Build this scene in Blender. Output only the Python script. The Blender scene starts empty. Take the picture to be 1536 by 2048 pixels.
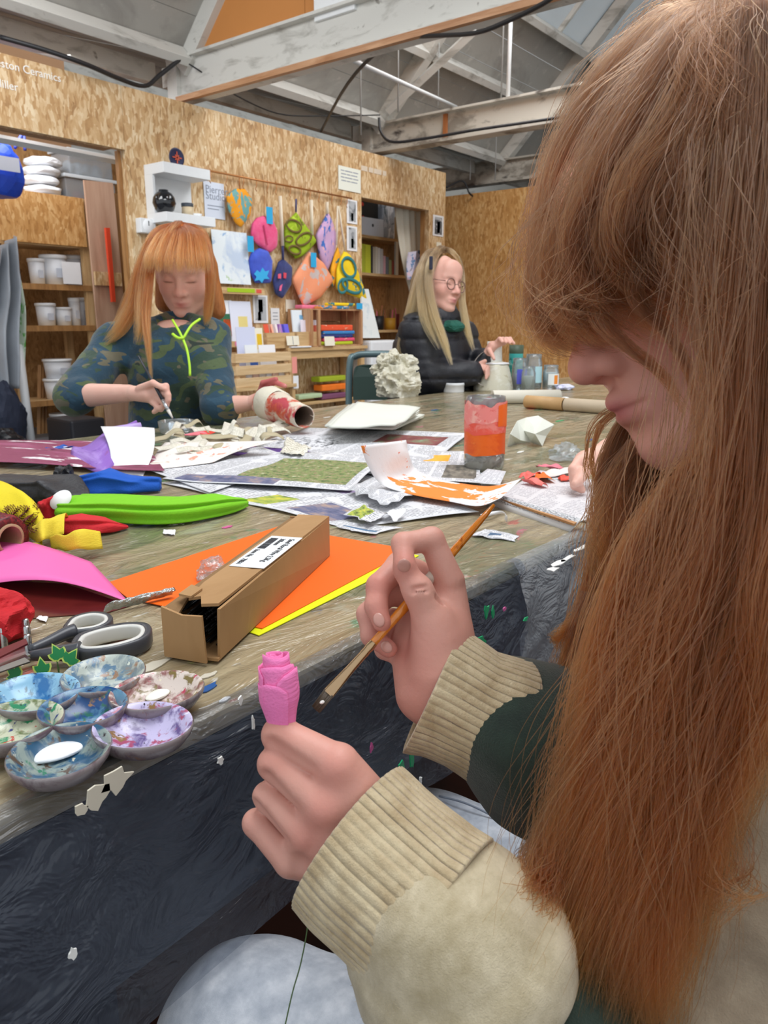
import bpy, bmesh, math, random
import numpy as np
from mathutils import Vector, Matrix, Euler
random.seed(7); RNG = np.random.default_rng(11)
SC = bpy.context.scene; COL = SC.collection
# ---------------------------------------------------------------- camera (room frame: X along the far wall, Y towards it)
HC = 1.011; PITCH = math.radians(13.8); PHI = math.radians(37.97); FPX = 1538.0
cd = bpy.data.cameras.new('camera'); cam = bpy.data.objects.new('camera', cd); COL.objects.link(cam)
cam.location = (0, 0, HC); cam.rotation_euler = (math.pi/2 - PITCH, 0, PHI - math.pi/2)
cd.sensor_fit = 'VERTICAL'; cd.sensor_height = 36.0; cd.lens = FPX/2048*36.0; cd.clip_start = 0.02
cd.dof.use_dof = True; cd.dof.focus_distance = 0.62; cd.dof.aperture_fstop = 22.0
SC.camera = cam
SC.view_settings.view_transform = 'Standard'; SC.view_settings.look = 'None'
SC.view_settings.exposure = 0.0; SC.view_settings.gamma = 1.0; SC.view_settings.use_curve_mapping = False
# ---------------------------------------------------------------- light
wd = bpy.data.worlds.new('world'); SC.world = wd; wd.use_nodes = True
wd.node_tree.nodes['Background'].inputs[0].default_value = (0.93, 0.97, 1.0, 1)
wd.node_tree.nodes['Background'].inputs[1].default_value = 0.92
def area(name, loc, target, size, power, col=(1, 1, 1), sy=None):
    ld = bpy.data.lights.new(name, 'AREA'); ld.energy = power; ld.color = col; ld.size = size
    if sy: ld.shape = 'RECTANGLE'; ld.size_y = sy
    o = bpy.data.objects.new(name, ld); COL.objects.link(o); o.location = loc
    d = Vector(target) - Vector(loc); o.rotation_euler = d.to_track_quat('-Z', 'Y').to_euler(); return o
area('skylight_over_bay', (5.6, 2.2, 4.55), (5.9, 2.4, 0), 2.6, 230, (0.95, 0.98, 1), 3.4)     # daylight under the glazed roof
area('skylight_over_table', (1.3, 0.2, 3.9), (1.3, 0.75, 0.7), 2.4, 120, (0.96, 0.98, 1), 2.0)
area('skylight_by_stores', (1.2, 4.6, 3.6), (2.2, 5.6, 0.9), 2.2, 95, (0.97, 0.98, 1), 1.4)
area('store_fill_light', (3.1, 6.2, 2.98), (3.6, 6.9, 0.9), 1.3, 34, (0.98, 0.98, 1), 0.8)  # unseen fill light added to brighten the rack in the left store
# ---------------------------------------------------------------- rays through the lens, used to measure real places
_h = (math.cos(PHI), math.sin(PHI)); _r = (math.sin(PHI), -math.cos(PHI)); CP, SP = math.cos(PITCH), math.sin(PITCH)
def ray(px, py):
    a = (px - 768)/FPX; b = (py - 1024)/FPX
    f = CP - b*SP; up = -SP - b*CP
    return Vector((_h[0]*f + _r[0]*a, _h[1]*f + _r[1]*a, up))
CAMP = Vector((0, 0, HC))
def P(px, py, t): return CAMP + ray(px, py)*t
def onz(px, py, z=0.745):
    d = ray(px, py); return CAMP + d*((z - HC)/d.z)
def onY(px, py, Y):
    d = ray(px, py); return CAMP + d*(Y/d.y)
def onX(px, py, X):
    d = ray(px, py); return CAMP + d*(X/d.x)
def depth(p): 
    D = _h[0]*p[0] + _h[1]*p[1]; return D*CP - (p[2] - HC)*SP
def zat(p, py):
    D = _h[0]*p[0] + _h[1]*p[1]; b = (py - 1024)/FPX
    return HC - D*(SP + b*CP)/(CP - b*SP)
def wpx(p, n): return n*depth(p)/FPX
# ---------------------------------------------------------------- objects
def lin(c):
    if isinstance(c, str):
        c = c.lstrip('#'); c = [int(c[i:i+2], 16)/255 for i in (0, 2, 4)]
        c = [x/12.92 if x <= 0.04045 else ((x + 0.055)/1.055)**2.4 for x in c]
    return (c[0], c[1], c[2], 1.0)
def mark(o, label=None, cat=None, group=None, kind=None):
    if label: o['label'] = label
    if cat: o['category'] = cat
    if group: o['group'] = group
    if kind: o['kind'] = kind
    return o
def thing(name, label, cat, loc, group=None):
    o = bpy.data.objects.new(name, None); COL.objects.link(o); o.location = loc; o.empty_display_size = 0.02
    return mark(o, label, cat, group)
def put(name, me, mats=None, parent=None, smooth=False):
    if mats is not None:
        for m in (mats if isinstance(mats, (list, tuple)) else [mats]): me.materials.append(m)
    if smooth: me.polygons.foreach_set('use_smooth', [True]*len(me.polygons))
    o = bpy.data.objects.new(name, me); COL.objects.link(o)
    if parent is not None: child(o, parent)
    return o
def child(o, parent):
    m = Matrix.Identity(4); p = parent; chain = []
    while p is not None: chain.append(p); p = p.parent
    for q in reversed(chain): m = m @ q.matrix_parent_inverse @ q.matrix_basis
    o.parent = parent; o.matrix_parent_inverse = m.inverted(); return o
def mesh(name, v, f, mats=None, parent=None, smooth=False, uv=None, midx=None):
    me = bpy.data.meshes.new(name); me.from_pydata([tuple(p) for p in v], [], [tuple(q) for q in f])
    if uv is not None:
        ul = me.uv_layers.new(name='UVMap'); idx = np.zeros(len(me.loops), dtype=np.int32); me.loops.foreach_get('vertex_index', idx)
        ul.data.foreach_set('uv', np.asarray(uv, dtype=np.float32)[idx].ravel())
    o = put(name, me, mats, parent, smooth)
    if midx is not None: me.polygons.foreach_set('material_index', midx)
    me.update(); return o
def frm(x, y, z, o):
    m = Matrix((x, y, z)).transposed().to_4x4(); m.translation = o; return m
def rotm(loc, rz=0, rx=0, ry=0): return Matrix.Translation(loc) @ Euler((rx, ry, rz)).to_matrix().to_4x4()
def add_box(bm, size, mw=Matrix.Identity(4), bev=0.0, mi=0):
    r = bmesh.ops.create_cube(bm, size=1.0, matrix=mw @ Matrix.Diagonal((*size, 1)))
    fs = set(f for v in r['verts'] for f in v.link_faces)
    if bev > 0:
        es = list(set(e for v in r['verts'] for e in v.link_edges))
        out = bmesh.ops.bevel(bm, geom=es, offset=bev, segments=2, profile=0.6, affect='EDGES', clamp_overlap=True)
        fs = set(f for f in fs if f.is_valid) | set(out['faces'])
    for f in fs: f.material_index = mi
def bmo(name, bm, mats, parent=None, smooth=False):
    me = bpy.data.meshes.new(name); bm.to_mesh(me); bm.free(); return put(name, me, mats, parent, smooth)
def box(name, c, size, mat, parent=None, rz=0, rx=0, ry=0, bev=0.0, mw=None):
    bm = bmesh.new(); add_box(bm, size, mw if mw is not None else rotm(c, rz, rx, ry), bev); return bmo(name, bm, mat, parent)
def box2(name, a, b, mat, parent=None, bev=0.0):
    c = [(a[i] + b[i])/2 for i in range(3)]; s = [abs(a[i] - b[i]) for i in range(3)]
    return box(name, c, s, mat, parent, bev=bev)
def catmull(pts, n, closed=False):
    p = np.asarray(pts, dtype=float); m = len(p)
    if m == 2: t = np.linspace(0, 1, n)[:, None]; return p[0]*(1 - t) + p[1]*t
    q = np.vstack([2*p[0] - p[1], p, 2*p[-1] - p[-2]]); out = []
    for s in np.linspace(0, m - 1, n):
        i = min(int(s), m - 2); t = s - i; a, b, c, d = q[i:i+4]
        out.append(0.5*((2*b) + (c - a)*t + (2*a - 5*b + 4*c - d)*t*t + (3*b - a - 3*c + d)*t**3))
    return np.array(out)
def tube_data(pts, rad, n=8, caps=True, flat=1.0, upref=None):
    p = np.asarray(pts, dtype=float); m = len(p); r = np.broadcast_to(np.asarray(rad, dtype=float), (m,))
    tg = np.gradient(p, axis=0); tg /= np.linalg.norm(tg, axis=1)[:, None] + 1e-12
    up = np.array(upref if upref is not None else (0, 0, 1.0)); 
    if abs(tg[0] @ up) > 0.95: up = np.array((1.0, 0, 0))
    v = []; f = []
    for i in range(m):
        s = np.cross(tg[i], up); s /= np.linalg.norm(s) + 1e-12; up = np.cross(s, tg[i])
        for k in range(n):
            a = 2*math.pi*k/n; v.append(p[i] + r[i]*(math.cos(a)*s + flat*math.sin(a)*up))
    for i in range(m - 1):
        for k in range(n): f.append((i*n + k, i*n + (k + 1) % n, (i + 1)*n + (k + 1) % n, (i + 1)*n + k))
    if caps: f.append(tuple(range(n))[::-1]); f.append(tuple(range((m - 1)*n, m*n)))
    return v, f
def tube(name, pts, rad, mat, parent=None, n=8, caps=True, flat=1.0, smooth=True, upref=None):
    v, f = tube_data(pts, rad, n, caps, flat, upref); return mesh(name, v, f, mat, parent, smooth)
def lathe(name, prof, mat, parent=None, loc=(0, 0, 0), n=32, mw=None, smooth=True, wob=None):
    M_ = mw if mw is not None else Matrix.Translation(loc); v = []; f = []
    for j, (r, z) in enumerate(prof):
        for k in range(n):
            a = 2*math.pi*k/n; rr = r*(1 + (wob(a, z) if wob else 0)); v.append(M_ @ Vector((rr*math.cos(a), rr*math.sin(a), z)))
    for j in range(len(prof) - 1):
        for k in range(n): f.append((j*n + k, j*n + (k + 1) % n, (j + 1)*n + (k + 1) % n, (j + 1)*n + k))
    return mesh(name, v, f, mat, parent, smooth)
def sheet(name, fn, nu, nv, mat, parent=None, thick=0.0, uvs=(1, 1), smooth=True):
    v = []; uv = []; f = []
    for j in range(nv + 1):
        for i in range(nu + 1):
            u, w = i/nu, j/nv; v.append(fn(u, w)); uv.append((u*uvs[0], w*uvs[1]))
    for j in range(nv):
        for i in range(nu):
            a = j*(nu + 1) + i; f.append((a, a + 1, a + nu + 2, a + nu + 1))
    o = mesh(name, v, f, mat, parent, smooth, uv)
    if thick:
        s = o.modifiers.new('thickness', 'SOLIDIFY'); s.thickness = thick; s.offset = 0
    return o
def quadfn(a, b, c, d):
    a, b, c, d = map(Vector, (a, b, c, d))        # a(0,0) b(1,0) c(1,1) d(0,1)
    return lambda u, w: (a*(1 - u) + b*u)*(1 - w) + (d*(1 - u) + c*u)*w
def prism(name, poly, thick, mat, parent=None, axis='z', bev=0):
    """poly: list of 3D points in a plane; extruded by vector thick"""
    n = len(poly); th = Vector(thick); v = [Vector(p) for p in poly] + [Vector(p) + th for p in poly]
    f = [tuple(range(n))[::-1], tuple(range(n, 2*n))] + [(i, (i + 1) % n, n + (i + 1) % n, n + i) for i in range(n)]
    return mesh(name, v, f, mat, parent)
def text(name, body, size, mw, mat, parent=None, ext=0.0005, align='LEFT'):
    cu = bpy.data.curves.new(name, 'FONT'); cu.body = body; cu.size = size; cu.extrude = ext; cu.align_x = align; cu.resolution_u = 3
    tmp = bpy.data.objects.new(name, cu); me = bpy.data.meshes.new_from_object(tmp); bpy.data.objects.remove(tmp)
    me.materials.clear(); me.materials.append(mat); o = bpy.data.objects.new(name, me); COL.objects.link(o); o.matrix_world = mw
    if parent is not None: child(o, parent)
    return o
def copy_thing(root, delta, label, group=None, rz=0):
    def cp(o, par):
        c = o.copy(); COL.objects.link(c)
        if par is not None: c.parent = par
        for ch in o.children: cp(ch, c)
        return c
    r = cp(root, None); r.location = Vector(root.location) + Vector(delta); r.rotation_euler.z += rz
    if label: r['label'] = label
    if group: r['group'] = group
    return r
# ---------------------------------------------------------------- smooth noise in numpy
def _hash(ix, iy, iz):
    n = (ix.astype(np.int64)*374761393 + iy.astype(np.int64)*668265263 + iz.astype(np.int64)*2147483647 ) & 0xffffffff
    n = ((n ^ (n >> 13))*1274126177) & 0xffffffff
    return ((n ^ (n >> 16)) & 0xffff)/32767.5 - 1.0
def noise3(p):
    p = np.asarray(p, dtype=float); i = np.floor(p).astype(int); f = p - i; f = f*f*(3 - 2*f); r = 0
    for dx in (0, 1):
        for dy in (0, 1):
            for dz in (0, 1):
                w = (f[:, 0] if dx else 1 - f[:, 0])*(f[:, 1] if dy else 1 - f[:, 1])*(f[:, 2] if dz else 1 - f[:, 2])
                r = r + w*_hash(i[:, 0] + dx, i[:, 1] + dy, i[:, 2] + dz)
    return r
def fbm(p, o=3): return sum(noise3(np.asarray(p)*2**k + 17.3*k)*0.5**k for k in range(o))
def nz(x, y=0.0, z=0.0): return float(noise3(np.array([[x, y, z]]))[0])
# ---------------------------------------------------------------- implicit surfaces: blended capsules and ellipsoids, meshed by surface nets
def _v(p): return np.array(tuple(p), dtype=np.float32)
def cap(a, b, ra, rb=None):
    a, b = _v(a), _v(b); rb = ra if rb is None else rb; ba = b - a; l2 = float(ba @ ba) + 1e-12
    def f(p):
        t = np.clip(((p - a) @ ba)/l2, 0, 1); return np.linalg.norm(p - a - t[:, None]*ba, axis=1) - (ra + (rb - ra)*t)
    return f
def ell(c, r, rot=None):
    c = _v(c); r = np.array(r, dtype=np.float32); R_ = None if rot is None else np.array(rot, dtype=np.float32)
    def f(p):
        q = p - c
        if R_ is not None: q = q @ R_
        k0 = np.linalg.norm(q/r, axis=1); k1 = np.linalg.norm(q/(r*r), axis=1); return k0*(k0 - 1)/(k1 + 1e-9)
    return f
def rbox(c, s, rad, rot=None):
    c = _v(c); s = np.array(s, dtype=np.float32)/2 - rad; R_ = None if rot is None else np.array(rot, dtype=np.float32)
    def f(p):
        q = p - c
        if R_ is not None: q = q @ R_
        q = np.abs(q) - s; return np.linalg.norm(np.maximum(q, 0), axis=1) + np.minimum(q.max(axis=1), 0) - rad
    return f
def chain(pts, rads, k=0.004):
    fs = [cap(pts[i], pts[i + 1], rads[i], rads[i + 1]) for i in range(len(pts) - 1)]
    def f(p):
        d = fs[0](p)
        for g in fs[1:]: d = smin(d, g(p), k)
        return d
    return f
def smin(a, b, k):
    if k <= 0: return np.minimum(a, b)
    h = np.maximum(k - np.abs(a - b), 0)/k; return np.minimum(a, b) - h*h*k*0.25
def smax(a, b, k): return -smin(-a, -b, k)
def field(ops, disp=None):
    def f(p):
        d = None
        for op, k, g in ops:
            e = g(p)
            d = e if d is None else smin(d, e, k) if op == 'u' else smax(d, -e, k) if op == 's' else smax(d, e, k)
        if disp is not None: d = d + disp(p)
        return d
    return f
def surf(f, lo, hi, h, block=6):
    lo = np.array(lo, dtype=np.float32); hi = np.array(hi, dtype=np.float32); nb = np.ceil((hi - lo)/(h*block)).astype(int) + 1
    n = nb*block + 1
    bc = np.stack(np.meshgrid(*[np.arange(k) for k in nb], indexing='ij'), -1).reshape(-1, 3)
    cen = lo + (bc + 0.5)*block*h; d = f(cen.astype(np.float32)); R_ = block*h*0.5*1.9
    F = np.full(n, 1.0, dtype=np.float32)
    for (i, j, k) in bc[d < 0]: F[i*block:(i + 1)*block + 1, j*block:(j + 1)*block + 1, k*block:(k + 1)*block + 1] = -1.0
    act = bc[np.abs(d) < R_]; off = np.stack(np.meshgrid(*[np.arange(block + 1)]*3, indexing='ij'), -1).reshape(-1, 3)
    for s in range(0, len(act), 600):
        ijk = (act[s:s + 600, None, :]*block + off[None]).reshape(-1, 3)
        F[ijk[:, 0], ijk[:, 1], ijk[:, 2]] = f((lo + ijk*h).astype(np.float32))
    S = F < 0; nc = np.array(F.shape) - 1
    acc = np.zeros((*nc, 3), dtype=np.float32); cnt = np.zeros(nc, dtype=np.int32); I = np.indices(nc).transpose(1, 2, 3, 0)
    corners = [(a, b, c) for a in (0, 1) for b in (0, 1) for c in (0, 1)]
    def sl(c): return tuple(slice(c[i], c[i] + nc[i]) for i in range(3))
    for a in corners:
        for ax in range(3):
            if a[ax] == 0:
                b = list(a); b[ax] = 1; Fa, Fb = F[sl(a)], F[sl(b)]; m = (Fa < 0) != (Fb < 0)
                t = Fa[m]/(Fa[m] - Fb[m]); pos = np.array(a, dtype=np.float32) + t[:, None]*np.eye(3, dtype=np.float32)[ax]
                acc[m] += pos; cnt[m] += 1
    m = cnt > 0; vid = np.full(nc, -1, dtype=np.int64); vid[m] = np.arange(m.sum())
    V = lo + (I[m] + acc[m]/cnt[m][:, None])*h; Q = []
    for ax in range(3):
        o1, o2 = [(1, 2), (2, 0), (0, 1)][ax]
        A = S.take(range(0, S.shape[ax] - 1), ax); B = S.take(range(1, S.shape[ax]), ax); e = np.argwhere(A != B)
        e = e[(e[:, o1] > 0) & (e[:, o2] > 0) & (e[:, o1] < nc[o1]) & (e[:, o2] < nc[o2])]
        ins = S[tuple(e.T)]
        def g(d1, d2):
            q = e.copy(); q[:, o1] -= d1; q[:, o2] -= d2; return vid[tuple(q.T)]
        q = np.stack([g(1, 1), g(0, 1), g(0, 0), g(1, 0)], 1); q[~ins] = q[~ins][:, ::-1]; Q.append(q)
    Q = np.vstack(Q); Q = Q[(Q >= 0).all(1)]
    return V, Q
def blob(name, ops, lo, hi, h, mat, parent=None, disp=None, relax=2, mw=None, attr=None):
    V, Q = surf(field(ops, disp), lo, hi, h)
    for _ in range(relax):
        s = np.zeros_like(V); c = np.zeros(len(V))
        for i in range(4):
            for j in ((i + 1) % 4, (i + 3) % 4):
                c += np.bincount(Q[:, i], minlength=len(V))
                for x in range(3): s[:, x] += np.bincount(Q[:, i], weights=V[Q[:, j], x], minlength=len(V))
        V = V*0.45 + 0.55*s/np.maximum(c, 1)[:, None]
    me = bpy.data.meshes.new(name); me.vertices.add(len(V)); me.loops.add(Q.size); me.polygons.add(len(Q))
    W = V if mw is None else (V @ np.array(mw.to_3x3()).T + np.array(mw.translation))
    me.vertices.foreach_set('co', W.astype(np.float32).ravel()); me.loops.foreach_set('vertex_index', Q.ravel().astype(np.int32))
    me.polygons.foreach_set('loop_start', np.arange(0, Q.size, 4, dtype=np.int32)); me.update(calc_edges=True); me.validate()
    if attr is not None:
        a = me.color_attributes.new('Col', 'FLOAT_COLOR', 'POINT'); a.data.foreach_set('color', attr(V).astype(np.float32).ravel())
    return put(name, me, mat, parent, True)
# ---------------------------------------------------------------- materials
class NT:
    def __init__(s, name):
        s.m = bpy.data.materials.new(name); s.m.use_nodes = True; s.t = s.m.node_tree; s.t.nodes.clear()
        s.out = s.t.nodes.new('ShaderNodeOutputMaterial')
    def n(s, t, inp=None, **kw):
        nd = s.t.nodes.new('ShaderNode' + t)
        for k, v in kw.items(): setattr(nd, k, v)
        for k, v in (inp or {}).items(): s.set(nd.inputs[k], v)
        return nd
    def set(s, sock, v):
        if isinstance(v, bpy.types.NodeSocket): s.t.links.new(v, sock)
        elif isinstance(v, bpy.types.Node): s.t.links.new(v.outputs[0], sock)
        else: sock.default_value = v
    def co(s, kind='Object', scale=(1, 1, 1), rot=(0, 0, 0), loc=(0, 0, 0)):
        if kind == 'World': src = s.n('NewGeometry').outputs['Position']
        else: src = s.n('TexCoord').outputs[kind]
        return s.n('Mapping', {'Vector': src, 'Scale': scale, 'Rotation': rot, 'Location': loc}).outputs[0]
    def noise(s, vec, scale=5, det=3, rough=0.55, dist=0.0):
        return s.n('TexNoise', {'Vector': vec, 'Scale': scale, 'Detail': det, 'Roughness': rough, 'Distortion': dist})
    def ramp(s, fac, stops, interp='LINEAR'):
        r = s.n('ValToRGB', {0: fac}); cr = r.color_ramp; cr.interpolation = interp
        while len(cr.elements) > 1: cr.elements.remove(cr.elements[-1])
        for i, (p, c) in enumerate(stops):
            e = cr.elements[0] if i == 0 else cr.elements.new(p)
            e.position = p; e.color = lin(c) if not isinstance(c, float) else (c, c, c, 1)
        return r.outputs[0]
    def mix(s, fac, a, b, mode='MIX'):
        m = s.n('Mix', data_type='RGBA', blend_type=mode)
        s.set(m.inputs[0], fac); s.set(m.inputs[6], lin(a) if isinstance(a, str) else a); s.set(m.inputs[7], lin(b) if isinstance(b, str) else b)
        return m.outputs[2]
    def math(s, op, a, b=0.0, c=0.0):
        m = s.n('Math', operation=op); s.set(m.inputs[0], a); s.set(m.inputs[1], b); s.set(m.inputs[2], c); return m.outputs[0]
    def bump(s, h, strength=0.3, dist=0.002, normal=None):
        b = s.n('Bump', {'Height': h, 'Strength': strength, 'Distance': dist})
        if normal is not None: s.set(b.inputs['Normal'], normal)
        return b.outputs[0]
    def bsdf(s, col, rough=0.6, **kw):
        b = s.n('BsdfPrincipled'); s.set(b.inputs['Base Color'], lin(col) if isinstance(col, str) else col); s.set(b.inputs['Roughness'], rough)
        for k, v in kw.items(): s.set(b.inputs[k.replace('_', ' ')], v)
        s.t.links.new(b.outputs[0], s.out.inputs[0]); return b
_MC = {}
def M(col, rough=0.6, metal=0.0, var=0.0, bump=0.0, scale=30.0, sheen=0.0, coat=0.0, kind='Object', name='paint'):
    """plain material with slight tone variation and fine relief"""
    key = (str(col), rough, metal, var, bump, scale, sheen, coat, kind)
    if key in _MC: return _MC[key]
    t = NT(name); c = lin(col) if isinstance(col, str) else col; b_in = c; v = t.co(kind)
    if var > 0:
        n = t.noise(v, scale, 3); d = tuple(x*(1 - var) for x in c[:3]) + (1,); l = tuple(min(1, x*(1 + var)) for x in c[:3]) + (1,)
        b_in = t.mix(n.outputs[0], d, l)
    b = t.bsdf(b_in, rough, Metallic=metal)
    if bump > 0:
        n2 = t.noise(v, scale*2.3, 4); t.set(b.inputs['Normal'], t.bump(n2.outputs[0], bump, 0.004))
    if sheen > 0: b.inputs['Sheen Weight'].default_value = sheen
    if coat > 0: b.inputs['Coat Weight'].default_value = coat; b.inputs['Coat Roughness'].default_value = 0.08
    _MC[key] = t.m; return t.m
def osb(name, stops, sc=1.0, rough=0.62):
    """oriented strand board: layered elongated flakes in three directions with fine grain"""
    t = NT(name); g = t.co('World'); w = t.noise(g, 5.0*sc, 2).outputs[1]
    warp = t.n('MixRGB', {0: 0.04, 1: g, 2: w}, blend_type='LINEAR_LIGHT').outputs[0]; f = None
    for k, (xy, z, rot) in enumerate(((46, 13, (0.18, 0.26, 0)), (36, 13, (-0.7, -0.6, 0.1)), (58, 20, (1.0, 0.95, 0.2)))):
        v = t.n('TexVoronoi', {'Vector': t.n('Mapping', {'Vector': warp, 'Scale': (xy*sc, xy*sc, z*sc), 'Rotation': rot, 'Location': (k*3.7, k*1.3, k*5.1)}).outputs[0], 'Scale': 1.0})
        sp = t.n('SeparateColor', {0: v.outputs['Color']}); val = sp.outputs[0]
        f = val if f is None else t.n('Mix', {0: t.math('MULTIPLY', t.math('GREATER_THAN', sp.outputs[1], 0.52), 0.85), 2: f, 3: val}, data_type='FLOAT').outputs[0]
    big = t.noise(g, 4.0*sc, 3).outputs[0]; fine = t.noise(t.n('Mapping', {'Vector': g, 'Scale': (230, 230, 34)}).outputs[0], 1.0, 3).outputs[0]
    f = t.math('ADD', t.math('MULTIPLY', f, 0.46), t.math('ADD', t.math('MULTIPLY', big, 0.34), t.math('MULTIPLY', fine, 0.24)))
    c = t.ramp(f, stops); b = t.bsdf(c, rough); t.set(b.inputs['Normal'], t.bump(f, 0.2, 0.003)); return t.m
OSB = osb('osb_pale', [(0.22, '#96704A'), (0.36, '#BC9464'), (0.52, '#CDAA7C'), (0.66, '#DDC198'), (0.82, '#EEDDBC')], 0.92)
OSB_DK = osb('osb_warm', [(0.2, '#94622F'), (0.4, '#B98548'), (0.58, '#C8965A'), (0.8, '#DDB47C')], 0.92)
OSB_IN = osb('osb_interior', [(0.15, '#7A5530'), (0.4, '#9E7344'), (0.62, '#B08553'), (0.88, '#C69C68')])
def wood(name, a, b, scale=1.0, axis='X', rough=0.55, kind='World', bump=0.15):
    s = {'X': (2.5, 28, 28), 'Y': (28, 2.5, 28), 'Z': (28, 28, 2.5)}[axis]
    t = NT(name); v = t.co(kind, tuple(x*scale for x in s)); n = t.noise(v, 1.0, 5, 0.6, 0.8)
    c = t.ramp(n.outputs[0], [(0.3, a), (0.7, b)]); bs = t.bsdf(c, rough); t.set(bs.inputs['Normal'], t.bump(n.outputs[0], bump, 0.002)); return t.m
PINE = wood('pine', '#B68D5C', '#DDBB8A', axis='Z'); PINE_X = wood('pine_x', '#B68D5C', '#DFC08F', axis='X')
PLY = wood('plywood_pink', '#B08A72', '#CBA890', axis='Z', scale=0.5); TIMBER = wood('timber', '#8C6238', '#B98A55', axis='Z')
SLAT = wood('crate_slat', '#CBA777', '#E8CBA0', axis='X'); CRATE = wood('crate_wood', '#A87850', '#CCA078', axis='Z')
WHITE = M('#E9ECEE', 0.5, var=0.03); PAPER = M('#EEEFF2', 0.75, var=0.02); CREAM = M('#EFE9D6', 0.75, var=0.04)
BLACK = M('#17181B', 0.5); DARK = M('#241C19', 0.7)
def rectmask(t, u, v, u0, v0, u1, v1):
    m = t.math('MULTIPLY', t.math('GREATER_THAN', u, u0), t.math('LESS_THAN', u, u1))
    return t.math('MULTIPLY', m, t.math('MULTIPLY', t.math('GREATER_THAN', v, v0), t.math('LESS_THAN', v, v1)))
def newsprint(name, base='#DDDEE2', ink='#85878E', cols=5, rows=55, pics=(), rough=0.75, heads=()):
    """printed page in UV 0..1: columns of grey text rows, picture blocks (u0,v0,u1,v1,stops,scale)"""
    t = NT(name); uv = t.n('TexCoord').outputs['UV']; s = t.n('SeparateXYZ', {0: uv}); u, v = s.outputs[0], s.outputs[1]
    row = t.math('FRACT', t.math('MULTIPLY', v, rows)); rl = t.math('LESS_THAN', t.math('ABSOLUTE', t.math('SUBTRACT', row, 0.5)), 0.27)
    word = t.noise(t.n('Mapping', {'Vector': t.n('CombineXYZ', {0: t.math('MULTIPLY', u, cols*22.0), 1: t.math('FLOOR', t.math('MULTIPLY', v, rows)), 2: 0.0}).outputs[0], 'Scale': (1, 7.31, 1)}).outputs[0], 1.0, 1).outputs[0]
    wl = t.math('GREATER_THAN', word, 0.43)
    cf = t.math('FRACT', t.math('MULTIPLY', u, cols)); cl = t.math('MULTIPLY', t.math('GREATER_THAN', cf, 0.07), t.math('LESS_THAN', cf, 0.93))
    ed = rectmask(t, u, v, 0.02, 0.02, 0.98, 0.98)
    blk = t.math('GREATER_THAN', t.noise(t.n('Mapping', {'Vector': uv, 'Scale': (cols, 7, 1)}).outputs[0], 1.3, 0).outputs[0], 0.36)
    ink_m = t.math('MULTIPLY', t.math('MULTIPLY', rl, wl), t.math('MULTIPLY', t.math('MULTIPLY', cl, ed), blk))
    shade = t.noise(uv, 6.0, 2).outputs[0]
    c = t.mix(t.math('MULTIPLY', shade, 0.25), base, '#B9BBC2'); c = t.mix(t.math('MULTIPLY', ink_m, 0.8), c, ink)
    for (u0, v0, u1, v1, stops, sc) in pics:
        nn = t.noise(t.n('Mapping', {'Vector': uv, 'Scale': (sc, sc, 1)}).outputs[0], 1.0, 5, 0.65).outputs[0]
        c = t.mix(rectmask(t, u, v, u0, v0, u1, v1), c, t.ramp(nn, stops))
    b = t.bsdf(c, rough); return t.m
def skin_mat(name, base, blush='#C4605A', lip='#B4585C', rough=0.5, sss=0.12):
    t = NT(name); a = t.n('Attribute', attribute_name='Col'); s = t.n('SeparateColor', {0: a.outputs['Color']})
    v = t.co('World'); n = t.noise(v, 38, 4); c = t.mix(t.math('MULTIPLY', n.outputs[0], 0.30), base, blush)
    c = t.mix(t.math('MULTIPLY', s.outputs[1], 0.55), c, blush); c = t.mix(t.math('MULTIPLY', s.outputs[0], 0.75), c, lip); c = t.mix(s.outputs[2], c, '#7A4A38')
    b = t.bsdf(c, rough); b.inputs['Subsurface Weight'].default_value = sss; b.inputs['Subsurface Scale'].default_value = 0.01
    b.inputs['Subsurface Radius'].default_value = (1.0, 0.35, 0.2); b.inputs['Specular IOR Level'].default_value = 0.35
    f = t.noise(v, 420, 3); f2 = t.noise(v, 90, 2)
    t.set(b.inputs['Normal'], t.bump(t.math('ADD', f.outputs[0], f2.outputs[0]), 0.16, 0.0012)); return t.m
def cloth(name, cols, scale=40, rough=0.9, sheen=0.25, bump=0.3, fine=900, stops=None, kind='World', fuzz=0.003):
    t = NT(name); v = t.co(kind); n = t.noise(v, scale, 4, 0.6)
    c = t.ramp(n.outputs[0], stops or [(0.3, cols[0]), (0.7, cols[1])]); b = t.bsdf(c, rough, Sheen_Weight=sheen)
    b.inputs['Sheen Roughness'].default_value = 0.5
    w = t.noise(v, fine, 2); w2 = t.noise(v, scale*1.5, 2); t.set(b.inputs['Normal'], t.bump(t.math('ADD', w.outputs[0], w2.outputs[0]), bump, fuzz)); return t.m
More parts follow.
